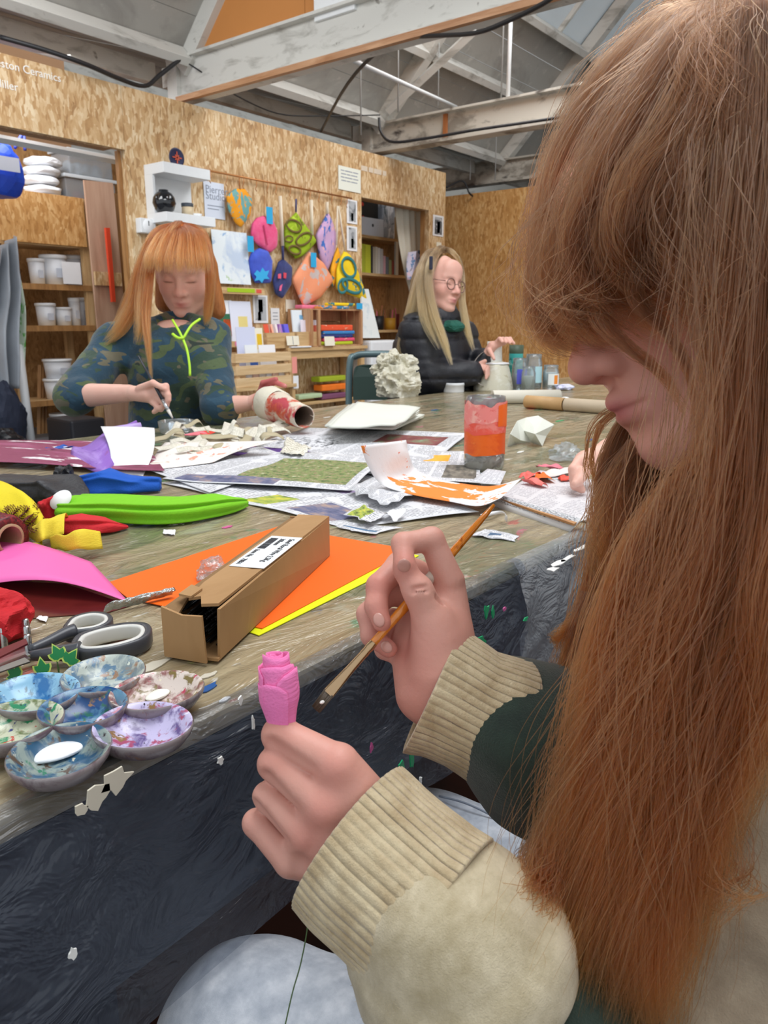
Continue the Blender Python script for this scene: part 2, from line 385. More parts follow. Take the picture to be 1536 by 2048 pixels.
def glassy(name, tint='#F2F6F6', amount=0.88, rough=0.06, bump=0.0, bscale=20):
    """thin clear film or jar wall: mostly see-through with gloss at grazing angles"""
    t = NT(name); tr = t.n('BsdfTransparent', {0: lin(tint)}); gl = t.n('BsdfGlossy', {'Roughness': rough, 'Color': (0.95, 0.97, 1, 1)}); df = t.n('BsdfDiffuse', {'Color': (0.8, 0.82, 0.84, 1)})
    if bump > 0:
        nn = t.noise(t.co('World'), bscale, 4, 0.6, 0.6).outputs[0]; bp = t.bump(nn, bump, 0.01); t.set(gl.inputs['Normal'], bp); t.set(df.inputs['Normal'], bp)
    fr = t.n('LayerWeight', {'Blend': 0.35})
    if bump > 0: t.set(fr.inputs['Normal'], bp)
    m1 = t.n('MixShader', {0: 1 - amount}); t.set(m1.inputs[1], tr); t.set(m1.inputs[2], df)
    f = t.math('MULTIPLY', fr.outputs[0], 0.75)
    m2 = t.n('MixShader', {0: f}); t.set(m2.inputs[1], m1); t.set(m2.inputs[2], gl); t.set(t.out.inputs[0], m2); return t.m
GLASS = glassy('jar_glass'); FILM = glassy('clear_film', amount=0.93, rough=0.12, bump=0.7, bscale=26)
def crepe(col, dark=0.75):
    t = NT('crepe_paper'); c = lin(col); v = t.co('Object'); 
    w = t.n('TexNoise', {'Vector': t.n('Mapping', {'Vector': v, 'Scale': (60, 700, 700)}).outputs[0], 'Scale': 1.0, 'Detail': 3.0})
    b = t.bsdf(t.mix(w.outputs[0], tuple(x*dark for x in c[:3]) + (1,), c), 0.8); t.set(b.inputs['Normal'], t.bump(w.outputs[0], 0.35, 0.002)); return t.m
def painted(name, base, layers, scale_kind='UV', rough=0.45, coat=0.0):
    """base colour under brushed patches: (colour, scale vec, threshold, softness, seed)"""
    t = NT(name); v0 = t.n('TexCoord').outputs['UV'] if scale_kind == 'UV' else t.co(scale_kind); c = lin(base)
    for (col, sc, th, soft, seed) in layers:
        nn = t.noise(t.n('Mapping', {'Vector': v0, 'Scale': sc, 'Location': (seed, seed*1.7, seed*0.3)}).outputs[0], 1.0, 5, 0.6, 0.5).outputs[0]
        f = t.n('MapRange', {0: nn, 1: th, 2: th + soft, 3: 0.0, 4: 1.0}).outputs[0]; c = t.mix(f, c, col)
    b = t.bsdf(c, rough); b.inputs['Coat Weight'].default_value = coat
    nb = t.noise(v0, 14, 4).outputs[0]; t.set(b.inputs['Normal'], t.bump(nb, 0.15, 0.004)); return t.m
# ---------------------------------------------------------------- setting
YW, ZW, YN, YF, ZT = 5.3, 2.69, 0.395, 1.70, 0.745
FLOOR = painted('floor_grey', '#6E7074', [('#5A5C61', (0.9, 0.9, 1), 0.5, 0.2, 1.0), ('#8A8C8E', (4, 4, 1), 0.62, 0.08, 5.0)], 'World', 0.55)
o = box2('floor', (-4, -4, -0.1), (14, 10, 0), FLOOR); mark(o, kind='structure')
WHT_PAINT = painted('old_white_paint', '#D2D1CB', [('#A9A7A0', (3, 3, 9), 0.52, 0.16, 2.0), ('#8D8982', (9, 9, 14), 0.66, 0.06, 7.0)], 'World', 0.6)
ROOFBOARD = painted('roof_board', '#A9A7A1', [('#8E8B85', (2, 2, 2), 0.5, 0.2, 3.0), ('#B9B7B0', (6, 6, 6), 0.6, 0.1, 9.0)], 'World', 0.8)
GIRDER = painted('sooty_girder', '#C2BEB4', [('#8C867C', (2.2, 2.2, 4), 0.48, 0.1, 4.4), ('#4C4642', (2.0, 2.0, 5), 0.58, 0.1, 1.2)], 'World', 0.6)
ORANGE_WALL = M('#C98646', 0.6, var=0.05, scale=4); RAIL_WOOD = wood('girder_batten', '#A9764E', '#CFA27C', axis='Y')
def struct(o): return mark(o, kind='structure')
# partition wall of OSB sheets, with two openings
wl = struct(thing('wall_left', None, None, (3.7, YW, 0)))
def osb_panel(x0, x1, z0, z1, par=wl, y=YW, th=0.06, m=OSB): return box2('osb_panel', (x0 + 0.0015, y, z0), (x1 - 0.0015, y + th, z1), m, par, bev=0.0015)
for a, b in ((-0.2, 1.24), (1.24, 3.68)): osb_panel(a, b, 2.255, ZW)
for a, b in ((3.68, 4.72), (4.72, 5.94), (5.94, 6.42)): osb_panel(a, b, 0, ZW)
osb_panel(6.42, 7.62, 2.25, ZW); osb_panel(7.62, 7.93, 0, ZW)
box2('opening_jamb', (3.655, YW + 0.06, 0), (3.68, YW + 0.10, 2.255), TIMBER, wl); box2('opening_header', (-0.2, YW + 0.06, 2.255), (3.6, YW + 0.16, 2.33), TIMBER, wl)
box2('opening_jamb', (7.62, YW + 0.06, 0), (7.66, YW + 0.12, 2.25), TIMBER, wl); box2('opening_header', (6.42, YW + 0.06, 2.25), (7.62, YW + 0.16, 2.33), TIMBER, wl)
box2('end_stud', (7.93, YW + 0.004, 0), (7.955, YW + 0.14, ZW), PINE, wl)
LETTER = M('#F4F4F0', 0.6)
def wallmw(x, z, y=YW - 0.002): return frm((1, 0, 0), (0, 0, 1), (0, -1, 0), (x, y, z))
p = onY(122, 163, YW); text('lettering', 'Preston Ceramics', 0.070, wallmw(p.x, p.z - 0.005), LETTER, wl, align='RIGHT')
p = onY(36, 176, YW); text('lettering', 'Miller', 0.070, wallmw(p.x, p.z - 0.02), LETTER, wl, align='RIGHT')
p = onY(722, 333, YW); [box2('faded_lettering', (p.x + a, YW - 0.003, p.z - 0.035), (p.x + b, YW - 0.0005, p.z + 0.012), M('#DCCDB8', 0.7), wl) for a, b in ((0, .10), (.12, .19), (.205, .33), (.35, .41))]
# second partition, back wall, stores behind the openings
wr = struct(thing('wall_right', None, None, (8.7, 3, 0)))
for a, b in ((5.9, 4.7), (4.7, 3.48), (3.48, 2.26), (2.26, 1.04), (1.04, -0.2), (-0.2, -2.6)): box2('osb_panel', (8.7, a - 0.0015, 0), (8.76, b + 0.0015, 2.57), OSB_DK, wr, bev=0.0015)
wb = struct(box2('wall_back', (13.2, -4, 0), (13.3, 10, 4.5), WHT_PAINT))
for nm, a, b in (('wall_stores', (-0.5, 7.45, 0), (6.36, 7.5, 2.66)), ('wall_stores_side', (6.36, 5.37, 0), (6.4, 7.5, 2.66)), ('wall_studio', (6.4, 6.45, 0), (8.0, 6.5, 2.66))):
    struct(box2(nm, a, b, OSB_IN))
struct(box2('wall_far', (-4, 9.8, 0), (6.0, 9.9, 5), M('#D8A67C', 0.7, var=0.05, scale=3))); struct(box2('wall_far', (6.0, 9.8, 0), (13.3, 9.9, 5), WHT_PAINT))
# roof: north-light slope with boards, purlins, girders
rf = struct(thing('ceiling', None, None, (5, 3, 3)))
s2 = math.sqrt(0.5)
def slope_pt(x, s, off=0.0): return Vector((x, 5.45 - s*s2 - off*s2, 3.09 + s*s2 - off*s2))   # s metres up the slope, off below it
rng = random.Random(3)
SKY0, SKY1 = 2.05, 2.9
for k in range(11):                                   # boarded bands up the slope; one band is glazed
    a, b = k*0.30, (k + 1)*0.30
    for x0, x1 in ((-1.5, 4.42), (4.42, 6.9), (6.9, 9.4), (9.4, 13.2)):
        if 1.45 < a < 2.65 and x0 > 4.5: continue
        j = rng.uniform(-0.003, 0.003)
        mw = frm((1, 0, 0), (0, -s2, s2), (0, -s2, -s2), slope_pt((x0 + x1)/2, (a + b)/2, -0.015 + j))
        bm = bmesh.new(); add_box(bm, (x1 - x0 - 0.004, b - a - 0.006, 0.02), mw); bmo('roof_board', bm, ROOFBOARD, rf)
for x0, x1 in ((6.9, 9.4), (9.4, 13.2), (4.42, 6.9)):
    n = 4
    for k in range(n + 1):
        x = x0 + (x1 - x0)*k/n; mw = frm((1, 0, 0), (0, -s2, s2), (0, -s2, -s2), slope_pt(x, 2.1, 0.0)); bm = bmesh.new(); add_box(bm, (0.035, 1.24, 0.05), mw); bmo('glazing_bar', bm, WHT_PAINT, rf)
    mw = frm((1, 0, 0), (0, -s2, s2), (0, -s2, -s2), slope_pt((x0 + x1)/2, 2.1, -0.03)); bm = bmesh.new(); add_box(bm, (x1 - x0, 1.22, 0.006), mw)
    bmo('roof_pane', bm, glassy('roof_glass', amount=0.6, rough=0.3), rf)
for s in (0.02, 0.78, 1.5, 2.78):                    # purlins
    for x0, x1 in ((-1.5, 4.36), (4.5, 6.84), (6.98, 9.34), (9.5, 13.2)):
        mw = frm((1, 0, 0), (0, -s2, s2), (0, -s2, -s2), slope_pt((x0 + x1)/2, s, 0.075)); bm = bmesh.new(); add_box(bm, (x1 - x0, 0.07, 0.15), mw, 0.004); bmo('purlin', bm, WHT_PAINT, rf)
for x in (4.42, 6.9, 9.42):                            # rafters over each girder
    mw = frm((1, 0, 0), (0, -s2, s2), (0, -s2, -s2), slope_pt(x, 1.6, 0.06)); bm = bmesh.new(); add_box(bm, (0.11, 3.4, 0.14), mw, 0.004); bmo('rafter', bm, WHT_PAINT, rf)
struct(box2('ceiling_slope_south', (-1.5, -4, 5.25), (13.2, 3.2, 5.3), ROOFBOARD))
def girder(name, x, z0, z1, m, y0=5.62, y1=-4.0):
    g = struct(thing(name, None, None, (x, 2, z0))); bm = bmesh.new()
    add_box(bm, (0.02, y0 - y1, z1 - z0), rotm((x - 0.01, (y0 + y1)/2, (z0 + z1)/2)))
    add_box(bm, (0.16, y0 - y1, 0.022), rotm((x, (y0 + y1)/2, z1)), 0.003); bmo('girder_web', bm, m, g)
    box2('girder_flange', (x - 0.085, y0, z0 - 0.02), (x + 0.085, y1, z0 + 0.012), m, g, bev=0.003); return g
ga = girder('beam', 4.42, 2.775, 3.06, WHT_PAINT); box2('bottom_batten', (4.325, 5.5, 2.735), (4.365, -4, 2.775), RAIL_WOOD, ga)
gb = girder('beam', 6.9, 2.765, 3.02, GIRDER, 5.62); box2('splice_plate', (6.86, 4.62, 2.79), (6.885, 4.575, 3.0), M('#A8693A', 0.7), gb)
girder('beam', 9.42, 2.80, 3.05, GIRDER, 7.0)
struct(box2('wall_gable', (4.43, -0.62, 3.06), (4.47, -4, 5.2), ORANGE_WALL))   # orange boarding over the first girder, cut to the slope
for ya, yb in ((5.38, 4.16), (4.156, 2.94), (2.936, 1.72), (1.716, 0.5), (0.496, -0.62)):
    tp = lambda y: min(5.2, 8.50 - y); struct(prism('wall_gable_board', [(4.43, ya, 3.06), (4.43, yb, 3.06), (4.43, yb, tp(yb)), (4.43, max(min(ya, 3.3), yb), tp(max(min(ya, 3.3), yb))), (4.43, ya, tp(ya))], (0.04, 0, 0), ORANGE_WALL))
po = struct(box2('column', (4.36, 5.52, 0), (4.48, 5.64, 3.3), WHT_PAINT)); struct(box2('column', (6.84, 5.52, 2.6), (6.96, 5.64, 3.3), GIRDER))
# valley beams and soffit beyond the wall line
for y, z0, z1, d in ((5.46, 3.12, 3.25, 0.06), (5.78, 2.93, 3.08, 0.08), (6.6, 3.2, 3.35, 0.1)):
    for x0, x1 in ((-2, 4.36), (4.48, 6.84), (6.96, 9.36), (9.48, 13.2)): struct(box2('beam', (x0, y, z0), (x1, y + d, z1), WHT_PAINT, None, 0.004))
for k in range(8):
    for x0, x1 in ((-2, 4.4), (4.45, 6.88), (6.92, 13)):
        a = 5.5 + k*0.3; mw = rotm(((x0 + x1)/2, a + 0.15, 3.13 + 0.09*k), rx=0.29); bm = bmesh.new(); add_box(bm, (x1 - x0, 0.296, 0.02), mw); ob = bmo('roof_board', bm, ROOFBOARD, rf)
# pipes, hangers, struts, cables under the roof
PIPE = M('#C9CACA', 0.4); CABLE = M('#1D1D20', 0.5)
def thing_tube(name, label, cat, pts, r, m, n=8, group=None, kind=None):
    o = tube(name, pts, r, m, None, n); return mark(o, label, cat, group, kind)
def sl(px, py, S=8.54, off=0.1):
    d = ray(px, py); t = (S - HC)/(d.y + d.z); q = CAMP + d*t; return q - Vector((0, off*s2, off*s2))
a = P(700, 118, 5.7); b = P(870, 195, 7.0); c = P(912, 214, 7.5)
thing_tube('conduit_pipe', 'thin pale conduit pipe sloping down between the two girders', 'pipe', [a, b, c], 0.017, PIPE)
thing_tube('hanger_rod', 'white vertical hanger pipe standing on the second girder', 'pipe', [Vector((6.9, onX(1016, 190, 6.9).y, 3.02)), Vector((6.9, onX(1016, 190, 6.9).y, 8.5 - onX(1016, 190, 6.9).y))], 0.02, WHITE)
for i, (px, y0, y1, t_) in enumerate(((876, 212, 140, 7.6), (1002, 205, 150, 7.2), (722, 270, 130, 6.8), (796, 225, 110, 6.9), (990, 360, 270, 9.4), (940, 360, 240, 9.6))):
    q = P(px, y0, t_); zt9 = min(5.25, 8.5 - q.y); thing_tube('hanger_rod', ['thin grey rod hanging left of the white hanger pipe', 'short thin grey rod just beside the white hanger pipe', 'thin grey drop rod above the corner of the pale paper notice', 'thin grey drop rod left of the diagonal roof strut', 'grey drop rod behind the hair above the warm OSB partition', 'grey drop rod above the end of the OSB partition'][i], 'rod', [q, Vector((q.x, q.y, max(zt9, zat(q, y1))))], 0.007, M('#9A9A98', 0.5))
v, f = tube_data([slope_pt(6.75, 0.25, 0.16), slope_pt(6.75, 2.2, 0.16)], 0.05, 4); 
o = tube('roof_strut', [onX(776, 222, 6.75), onX(950, 60, 6.75)], 0.045, WHT_PAINT, None, 4, smooth=False); mark(o, 'grey diagonal strut rising to the right above the second girder', 'strut')
def cable(label, pts, r=0.012, m=CABLE, n=30): return thing_tube('cable', label, 'cable', catmull(pts, n), r, m, 6)
cable('black cable looping along the white girder and dropping to the partition top', [Vector(onY(642, 262, 5.32)), P(690, 175, 5.9), P(745, 112, 5.3), P(800, 78, 5.0), P(860, 72, 4.7), P(950, 66, 4.4), P(1020, 40, 4.2), P(1090, 5, 4.0), P(1120, -20, 3.9)], 0.013)
cable('thin dark cable sagging from the girder end towards the wall top', [P(378, 128, 6.0), P(420, 155, 6.1), P(480, 195, 6.4), P(560, 228, 7.0), P(650, 232, 7.3), P(760, 230, 7.6)], 0.006)
cable('black cable running along the foot of the sooty second girder', [P(758, 236, 6.75), P(762, 265, 6.75), P(785, 284, 6.7), P(850, 277, 6.6), P(950, 260, 6.45), P(1080, 241, 6.3), P(1150, 230, 6.2)], 0.012)
cable('dark cables bundled on the partition top by the girder end', [P(0, 74, 5.0), P(90, 100, 5.1), P(170, 128, 5.25), P(240, 158, 5.55), P(290, 172, 5.8), P(320, 150, 5.9), P(368, 112, 6.0)], 0.016)
cable('grey loop of cable behind the partition end', [P(893, 375, 9.3), P(925, 362, 9.4), P(938, 385, 9.4), P(945, 392, 9.5)], 0.012)
q = onX(640, 0, 4.38); o = box('wall_box', (4.40, onX(672, 0, 4.4).y, onX(672, 10, 4.4).z + 0.1), (0.05, 0.36, 0.34), WHITE, bev=0.004); mark(o, 'white square box fixed on the orange boarding above the girder', 'box')
lt = thing('strip_light', 'white fluorescent strip light hanging beyond the partition', 'light', P(480, 215, 7.6))
tube('lamp_tube', [P(415, 187, 7.6), P(475, 207, 7.6)], 0.022, M('#F4F8FF', 0.4), lt); tube('lamp_tube', [P(490, 212, 7.6), P(670, 262, 8.4)], 0.022, M('#F4F8FF', 0.4), lt)
# ---------------------------------------------------------------- work table
def table_mat():
    t = NT('splashed_tabletop'); g = t.co('World')
    gr = t.noise(t.n('Mapping', {'Vector': g, 'Scale': (5, 60, 5)}).outputs[0], 1.0, 5, 0.65, 0.6).outputs[0]
    c = t.ramp(gr, [(0.28, '#7A6D52'), (0.5, '#A09274'), (0.75, '#BDB090')])
    for col, sc, th, sd, amt in (('#5F6B4C', (2.2, 4.5, 1), 0.52, 3.1, 0.7), ('#A8A48F', (7, 16, 1), 0.60, 8.2, 0.8), ('#3F7F5C', (6, 11, 1), 0.625, 1.7, 0.85), ('#B0483E', (9, 15, 1), 0.655, 5.5, 0.85), ('#D9D8D0', (16, 40, 1), 0.65, 2.9, 0.9), ('#3C5F86', (11, 19, 1), 0.66, 7.7, 0.8), ('#C9447F', (13, 17, 1), 0.70, 4.1, 0.9), ('#463E30', (8, 30, 1), 0.68, 6.3, 0.6)):
        nn = t.noise(t.n('Mapping', {'Vector': g, 'Scale': sc, 'Location': (sd, sd*2, 0)}).outputs[0], 1.0, 5, 0.6, 0.7).outputs[0]
        f = t.n('MapRange', {0: nn, 1: th, 2: th + 0.05, 3: 0.0, 4: amt}).outputs[0]; c = t.mix(f, c, col)
    b = t.bsdf(c, 0.42); b.inputs['Coat Weight'].default_value = 0.85; b.inputs['Coat Roughness'].default_value = 0.10
    wr_ = t.noise(t.n('Mapping', {'Vector': g, 'Scale': (9, 22, 9)}).outputs[0], 1.0, 4, 0.6, 1.2).outputs[0]
    t.set(b.inputs['Coat Normal'], t.bump(wr_, 0.8, 0.016)); t.set(b.inputs['Normal'], t.bump(gr, 0.15, 0.003)); return t.m
TABLE = table_mat(); NAVY = painted('navy_apron', '#262A38', [('#3A404C', (6, 6, 9), 0.55, 0.15, 3.0)], 'World', 0.4)
tb = thing('work_table', 'big paint-splashed workshop table covered with clear plastic film', 'table', (1.7, 1.05, 0))
box2('tabletop', (-0.4, YN, 0.729), (3.95, YF, ZT), TABLE, tb, bev=0.004)
for y in (YN + 0.002, YF - 0.03): box2('apron', (-0.3, y, 0.585), (3.85, y + 0.025, 0.7285), NAVY, tb)
for x, y in ((0.40, 0.80), (-0.3, 1.6), (3.8, 0.5), (3.8, 1.6), (1.9, 1.55)): box2('leg', (x - 0.03, y - 0.03, 0), (x + 0.03, y + 0.03, 0.7285), M('#1B2033', 0.35), tb, bev=0.004)
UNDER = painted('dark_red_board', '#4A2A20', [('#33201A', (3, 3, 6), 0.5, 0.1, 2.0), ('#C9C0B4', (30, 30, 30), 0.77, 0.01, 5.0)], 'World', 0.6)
mark(box2('under_table_panel', (-0.35, 1.02, 0), (2.4, 1.5, 0.62), UNDER, bev=0.01), 'dark red-brown panel added in the shadow under the work table', 'panel')  # added dark panel closing the shaded space under the table
mark(box2('brown_floor', (-1.5, -1.2, 0.0), (2.6, 1.02, 0.006), UNDER), 'dark red-brown floor in shadow under the near table edge, an added sheet', 'mat')  # shadowed brown floor, added as a dark sheet with the shade in its colour
# paint marks on the table edge and top: own shapes
def splash(par, px, py, w, h, mat, z=ZT, seed=0, name='paint_splash', vert=None):
    r = random.Random(seed); c = onz(px, py, z) if vert is None else onY(px, py, vert); n = 11; pts = []
    for k in range(n):
        a = 2*math.pi*k/n; rr = r.uniform(0.55, 1.15)
        if vert is None: pts.append(c + Vector((math.cos(a)*w*rr, math.sin(a)*h*rr, 0.0003)))
        else: pts.append(c + Vector((math.cos(a)*w*rr, 0, math.sin(a)*h*rr)))
    return prism(name, pts, (0, 0, 0.0009) if vert is None else (0, -0.0012, 0), mat, par)
PW, PG, PP, PB = M('#F2F3F0', 0.35), M('#18A86C', 0.35), M('#D65FA0', 0.4), M('#2C5C9C', 0.4)
for i, (x, y, w, h) in enumerate(((1115, 1128, .016, .006), (1135, 1118, .02, .004), (1160, 1098, .018, .004), (1105, 1140, .010, .006), (450, 1400, .006, .003), (390, 1130, .004, .003), (340, 1066, .008, .003), (455, 1055, .012, .005), (410, 1380, .014, .005))):
    splash(tb, x, y, w, h, (PW if i not in (7, 8) else (PP if i == 7 else PB)), seed=i)
# clear film hanging over the near edge, in long shallow folds
def film_fn(x0, x1, zb, seed, amp, top=0.7475):
    def fn(u, w):
        x = x0 + (x1 - x0)*u
        if w < 0.12: q = w/0.12; return Vector((x, YN + 0.010*(1 - q), top + 0.0006 + 0.002*nz(x*9, seed)*(1 - q)))
        q = (w - 0.12)/0.88; z = top - (top - zb - 0.012*nz(x*4, 3.3 + seed))*q
        f = amp*(nz(x*7 + q*1.8, q*1.5, seed) + 0.5*nz(x*19 + q*5, q*3, seed + 5))*min(1, q*3)
        return Vector((x, YN - 0.006 - 0.012*q - abs(f), z))
    return fn
def film_mat(name, body, dens):
    t = NT(name); g = t.co('World'); w1 = t.noise(t.n('Mapping', {'Vector': g, 'Scale': (16, 16, 22), 'Rotation': (0, 0.6, 0)}).outputs[0], 1.0, 4, 0.62, 1.4).outputs[0]
    bp = t.bump(w1, 0.9, 0.02); tr = t.n('BsdfTransparent', {0: (0.86, 0.88, 0.92, 1)})
    b = t.n('BsdfPrincipled', {'Base Color': lin(body), 'Roughness': 0.15, 'Normal': bp}); b.inputs['Specular IOR Level'].default_value = 0.8
    m = t.n('MixShader', {0: dens}); t.set(m.inputs[1], tr); t.set(m.inputs[2], b); t.set(t.out.inputs[0], m); return t.m
o = sheet('plastic_sheet', film_fn(-0.4, 0.76, 0.570, 1.0, 0.006), 110, 26, film_mat('grey_film', '#6E7785', 0.26)); mark(o, 'clear plastic sheet hanging over the near table edge in front of the dark apron', 'plastic sheet')
o2 = sheet('plastic_sheet', film_fn(0.745, 1.75, 0.50, 4.0, 0.020), 70, 26, film_mat('bright_film', '#C9CDD2', 0.34)); mark(o2, 'crinkled bright plastic sheet hanging lower beyond the right sleeve', 'plastic sheet')
for i, (x, y, w, h, m) in enumerate(((972, 1222, .005, .008, PG), (985, 1224, .003, .007, PG), (960, 1288, .012, .012, PG), (823, 1512, .004, .016, PG), (800, 1533, .006, .006, PG), (1050, 1238, .007, .003, PG), (742, 1495, .002, .005, PP), (1008, 1218, .004, .003, PP), (440, 1520, .003, .003, PW), (505, 1445, .0015, .006, PW), (480, 1400, .002, .004, PW), (145, 1905, .003, .004, PW), (232, 1560, .010, .008, M('#CFC9B8', .5)), (195, 1592, .008, .008, M('#CFC9B8', .5)), (160, 1618, .004, .004, M('#CFC9B8', .5)), (840, 1560, .002, .004, PW))):
    splash(o if x < 990 else o2, x, y, w, h, m, seed=40 + i, vert=YN - 0.031 if x < 990 else YN - 0.037)
# ---------------------------------------------------------------- flat and folded papers
def flat(name, label, cat, pxs, z, mat, thick=0.0006, group=None, dz=0.0):
    return mark(prism(name, [onz(x, y, z) for x, y in pxs], (0, 0, thick), mat), label, cat, group)
def page(name, label, cat, pxs, z, mat, amp=0.006, n=24, seed=0.0, lift=None, group=None, thick=0.0004, freq=9.0):
    """four corners in order (0,0),(1,0),(1,1),(0,1); each corner (px,py) or (px,py,extra height)"""
    cs = [onz(c[0], c[1], z + (c[2] if len(c) > 2 else 0)) for c in pxs]; q = quadfn(*cs)
    def fn(u, w):
        p = q(u, w); e = 0.5 + 0.5*nz(p.x*freq + seed, p.y*freq, seed*3.1); return p + Vector((0, 0, amp*e + (lift(u, w) if lift else 0)))
    return mark(sheet(name, fn, n, n, mat, None, thick), label, cat, group)
ORANGE, YELLOW, PINK = M('#FA6A0C', 0.55), M('#E6F000', 0.55), M('#EE6DB6', 0.5)
flat('yellow_card', 'fluorescent yellow card under the orange card beside the box', 'card', [(240, 1172), (575, 1058), (838, 1112), (518, 1272)], ZT + 0.0006, YELLOW, 0.0007)
flat('orange_card', 'bright orange card lying under the long cardboard box', 'card', [(216, 1166), (556, 1054), (822, 1100), (524, 1258), (256, 1197)], ZT + 0.0016, ORANGE, 0.0007)
pk = sheet('pink_card', lambda u, w: quadfn(onz(-70, 1160, .755), onz(258, 1205, .748), onz(182, 1124, .752), onz(-70, 1058, .762))(u, w) + Vector((0, 0, 0.012*math.sin(math.pi*min(1, (1 - u)*1.2))*(1 - w*0.6))), 20, 8, PINK, None, 0.0006)
mark(pk, 'flat pink card at the left table end over the dark red film', 'card')
flat('cellophane', 'dark red see-through film lying under the pink card', 'film', [(-40, 1160), (130, 1168), (262, 1212), (215, 1226), (90, 1235), (-40, 1250)], ZT + 0.0005, M('#5E1F1C', 0.15, var=0.4, scale=60), 0.0005)
# newspapers
PURPLE = [(0.3, '#4B2C74'), (0.55, '#5E3A8C'), (0.8, '#8A6BB0')]; GREENERY = [(0.3, '#33402A'), (0.42, '#5E7040'), (0.5, '#8A9A5E'), (0.57, '#8A7458'), (0.64, '#B4BC92'), (0.8, '#DADCC8')]
REDPIC = [(0.3, '#5A2A2C'), (0.5, '#8A4B4A'), (0.65, '#7C8B6A'), (0.8, '#B8BDB6')]; BLUEPIC = [(0.35, '#3B4266'), (0.5, '#6C6F8C'), (0.65, '#B59A88'), (0.8, '#D8D5D2')]
CROSS = [(0.44, '#50535A'), (0.5, '#DADBE0'), (0.75, '#E2E3E6')]
NEWS_A = newsprint('news_crossword', pics=((0.02, 0.02, 0.36, 0.30, PURPLE, 5), (0.02, 0.42, 0.40, 0.66, CROSS, 34), (0.56, 0.62, 0.92, 0.86, REDPIC, 9), (0.72, 0.14, 0.84, 0.26, [(0.45, '#4A4C52'), (0.5, '#D8DADE')], 60)), cols=6)
NEWS_B = newsprint('news_garden', pics=((0.34, 0.12, 0.95, 0.82, GREENERY, 26), (0.05, 0.02, 0.6, 0.16, BLUEPIC, 7)), cols=5)
NEWS_C = newsprint('news_columns', pics=((0.44, 0.52, 0.58, 0.72, [(0.4, '#7D6A92'), (0.6, '#B7A5C6'), (0.8, '#E3DDE6')], 9), (0.68, 0.06, 0.9, 0.34, BLUEPIC, 8), (0.44, 0.05, 0.58, 0.26, [(0.35, '#4E5A2C'), (0.5, '#9DB04E'), (0.62, '#D4C84A'), (0.8, '#5B6470')], 11)), cols=8, rows=44)
NEWS_D = newsprint('news_plain', cols=6, rows=42)
page('newspaper', 'spread newspaper page of grey columns lying nearest the cardboard box', 'newspaper', [(322, 968), (690, 1058), (958, 1030), (700, 925)], ZT, NEWS_C, 0.006, 30, 2.0)
page('newspaper', 'newspaper page with a crossword grid and a purple banner', 'newspaper', [(440, 912), (822, 962), (938, 868), (612, 858)], ZT + 0.004, NEWS_A, 0.005, 30, 5.0)
page('newspaper', 'newspaper page with a big green garden photograph, folded edge raised', 'newspaper', [(325, 962), (700, 985), (775, 918, 0.012), (505, 906)], ZT + 0.007, NEWS_B, 0.008, 30, 8.0)
page('newspaper', 'newspaper strip trailing from the painted paper to the lime crepe', 'newspaper', [(300, 945), (420, 990), (600, 925), (520, 895)], ZT + 0.003, NEWS_D, 0.006, 20, 3.0)
page('newspaper', 'pale smeared newspaper sheet reaching to the right table edge', 'newspaper', [(985, 1000), (1222, 1056), (1330, 990), (1080, 942)], ZT + 0.002, newsprint('news_faint', ink='#A9A5AC', base='#D9D6D8', cols=4, rows=30, pics=((0.03, 0.75, 0.3, 0.83, [(0.4, '#4E8A8E'), (0.55, '#D6D4D6')], 12),)), 0.004, 24, 6.0)
page('newspaper', 'small newspaper corner with printed lines behind the orange painted paper', 'newspaper', [(938, 968), (1000, 972), (1012, 945, 0.01), (975, 940, 0.01)], ZT + 0.004, NEWS_D, 0.004, 10, 1.0)
page('newspaper', 'folded newspaper lying between the painted strip and the orange jar', 'newspaper', [(800, 962), (960, 968), (960, 905), (850, 905)], ZT + 0.006, newsprint('news_mixed', cols=3, rows=24, pics=((0.5, 0.1, 0.95, 0.5, [(0.35, '#4C4A46'), (0.6, '#8C8578'), (0.8, '#C8C4BC')], 8), (0.1, 0.62, 0.5, 0.85, [(0.3, '#E8A02A'), (0.7, '#F2B84A')], 5))), 0.006, 18, 9.0)
# scraps torn from newsprint
SCRAPBLUE = newsprint('scrap_blue', cols=1, rows=9, pics=((0.3, 0.3, 0.62, 0.62, [(0.3, '#47617E'), (0.7, '#5B7694')], 3),))
def torn(label, pxs, z, mat, seed, amp=0.004, group=None, name='paper_scrap'):
    cs = [onz(x, y, z) for x, y in pxs]; q = quadfn(*cs); r = random.Random(seed); n = 12
    def fn(u, w):
        p = q(u + (0.06*nz(w*7, seed) if u in (0, 1) else 0), w + (0.10*nz(u*8, seed + 3) if w in (0, 1) else 0)); return p + Vector((0, 0, amp*(0.5 + 0.5*nz(p.x*60, p.y*60, seed))))
    return mark(sheet(name, fn, n, 6, mat, None, 0.0003), label, 'paper scrap', group)
torn('torn newsprint scrap with a blue block in front of the painting hand', [(942, 1074), (1030, 1084), (1036, 1072), (968, 1060)], ZT, SCRAPBLUE, 1.2)
torn('torn newsprint scrap with blue rules beside the far end of the box', [(672, 1056), (740, 1072), (800, 1058), (690, 1046)], ZT + 0.001, newsprint('scrap_rules', cols=1, rows=8, pics=((0.1, 0.3, 0.9, 0.42, [(0.3, '#4A6A8A'), (0.7, '#6A8AA6')], 3),)), 2.4)
torn('crumpled torn newsprint piece over the edge of the spread page', [(700, 985), (770, 1020), (850, 985), (760, 955)], ZT + 0.010, NEWS_D, 3.7, 0.012)
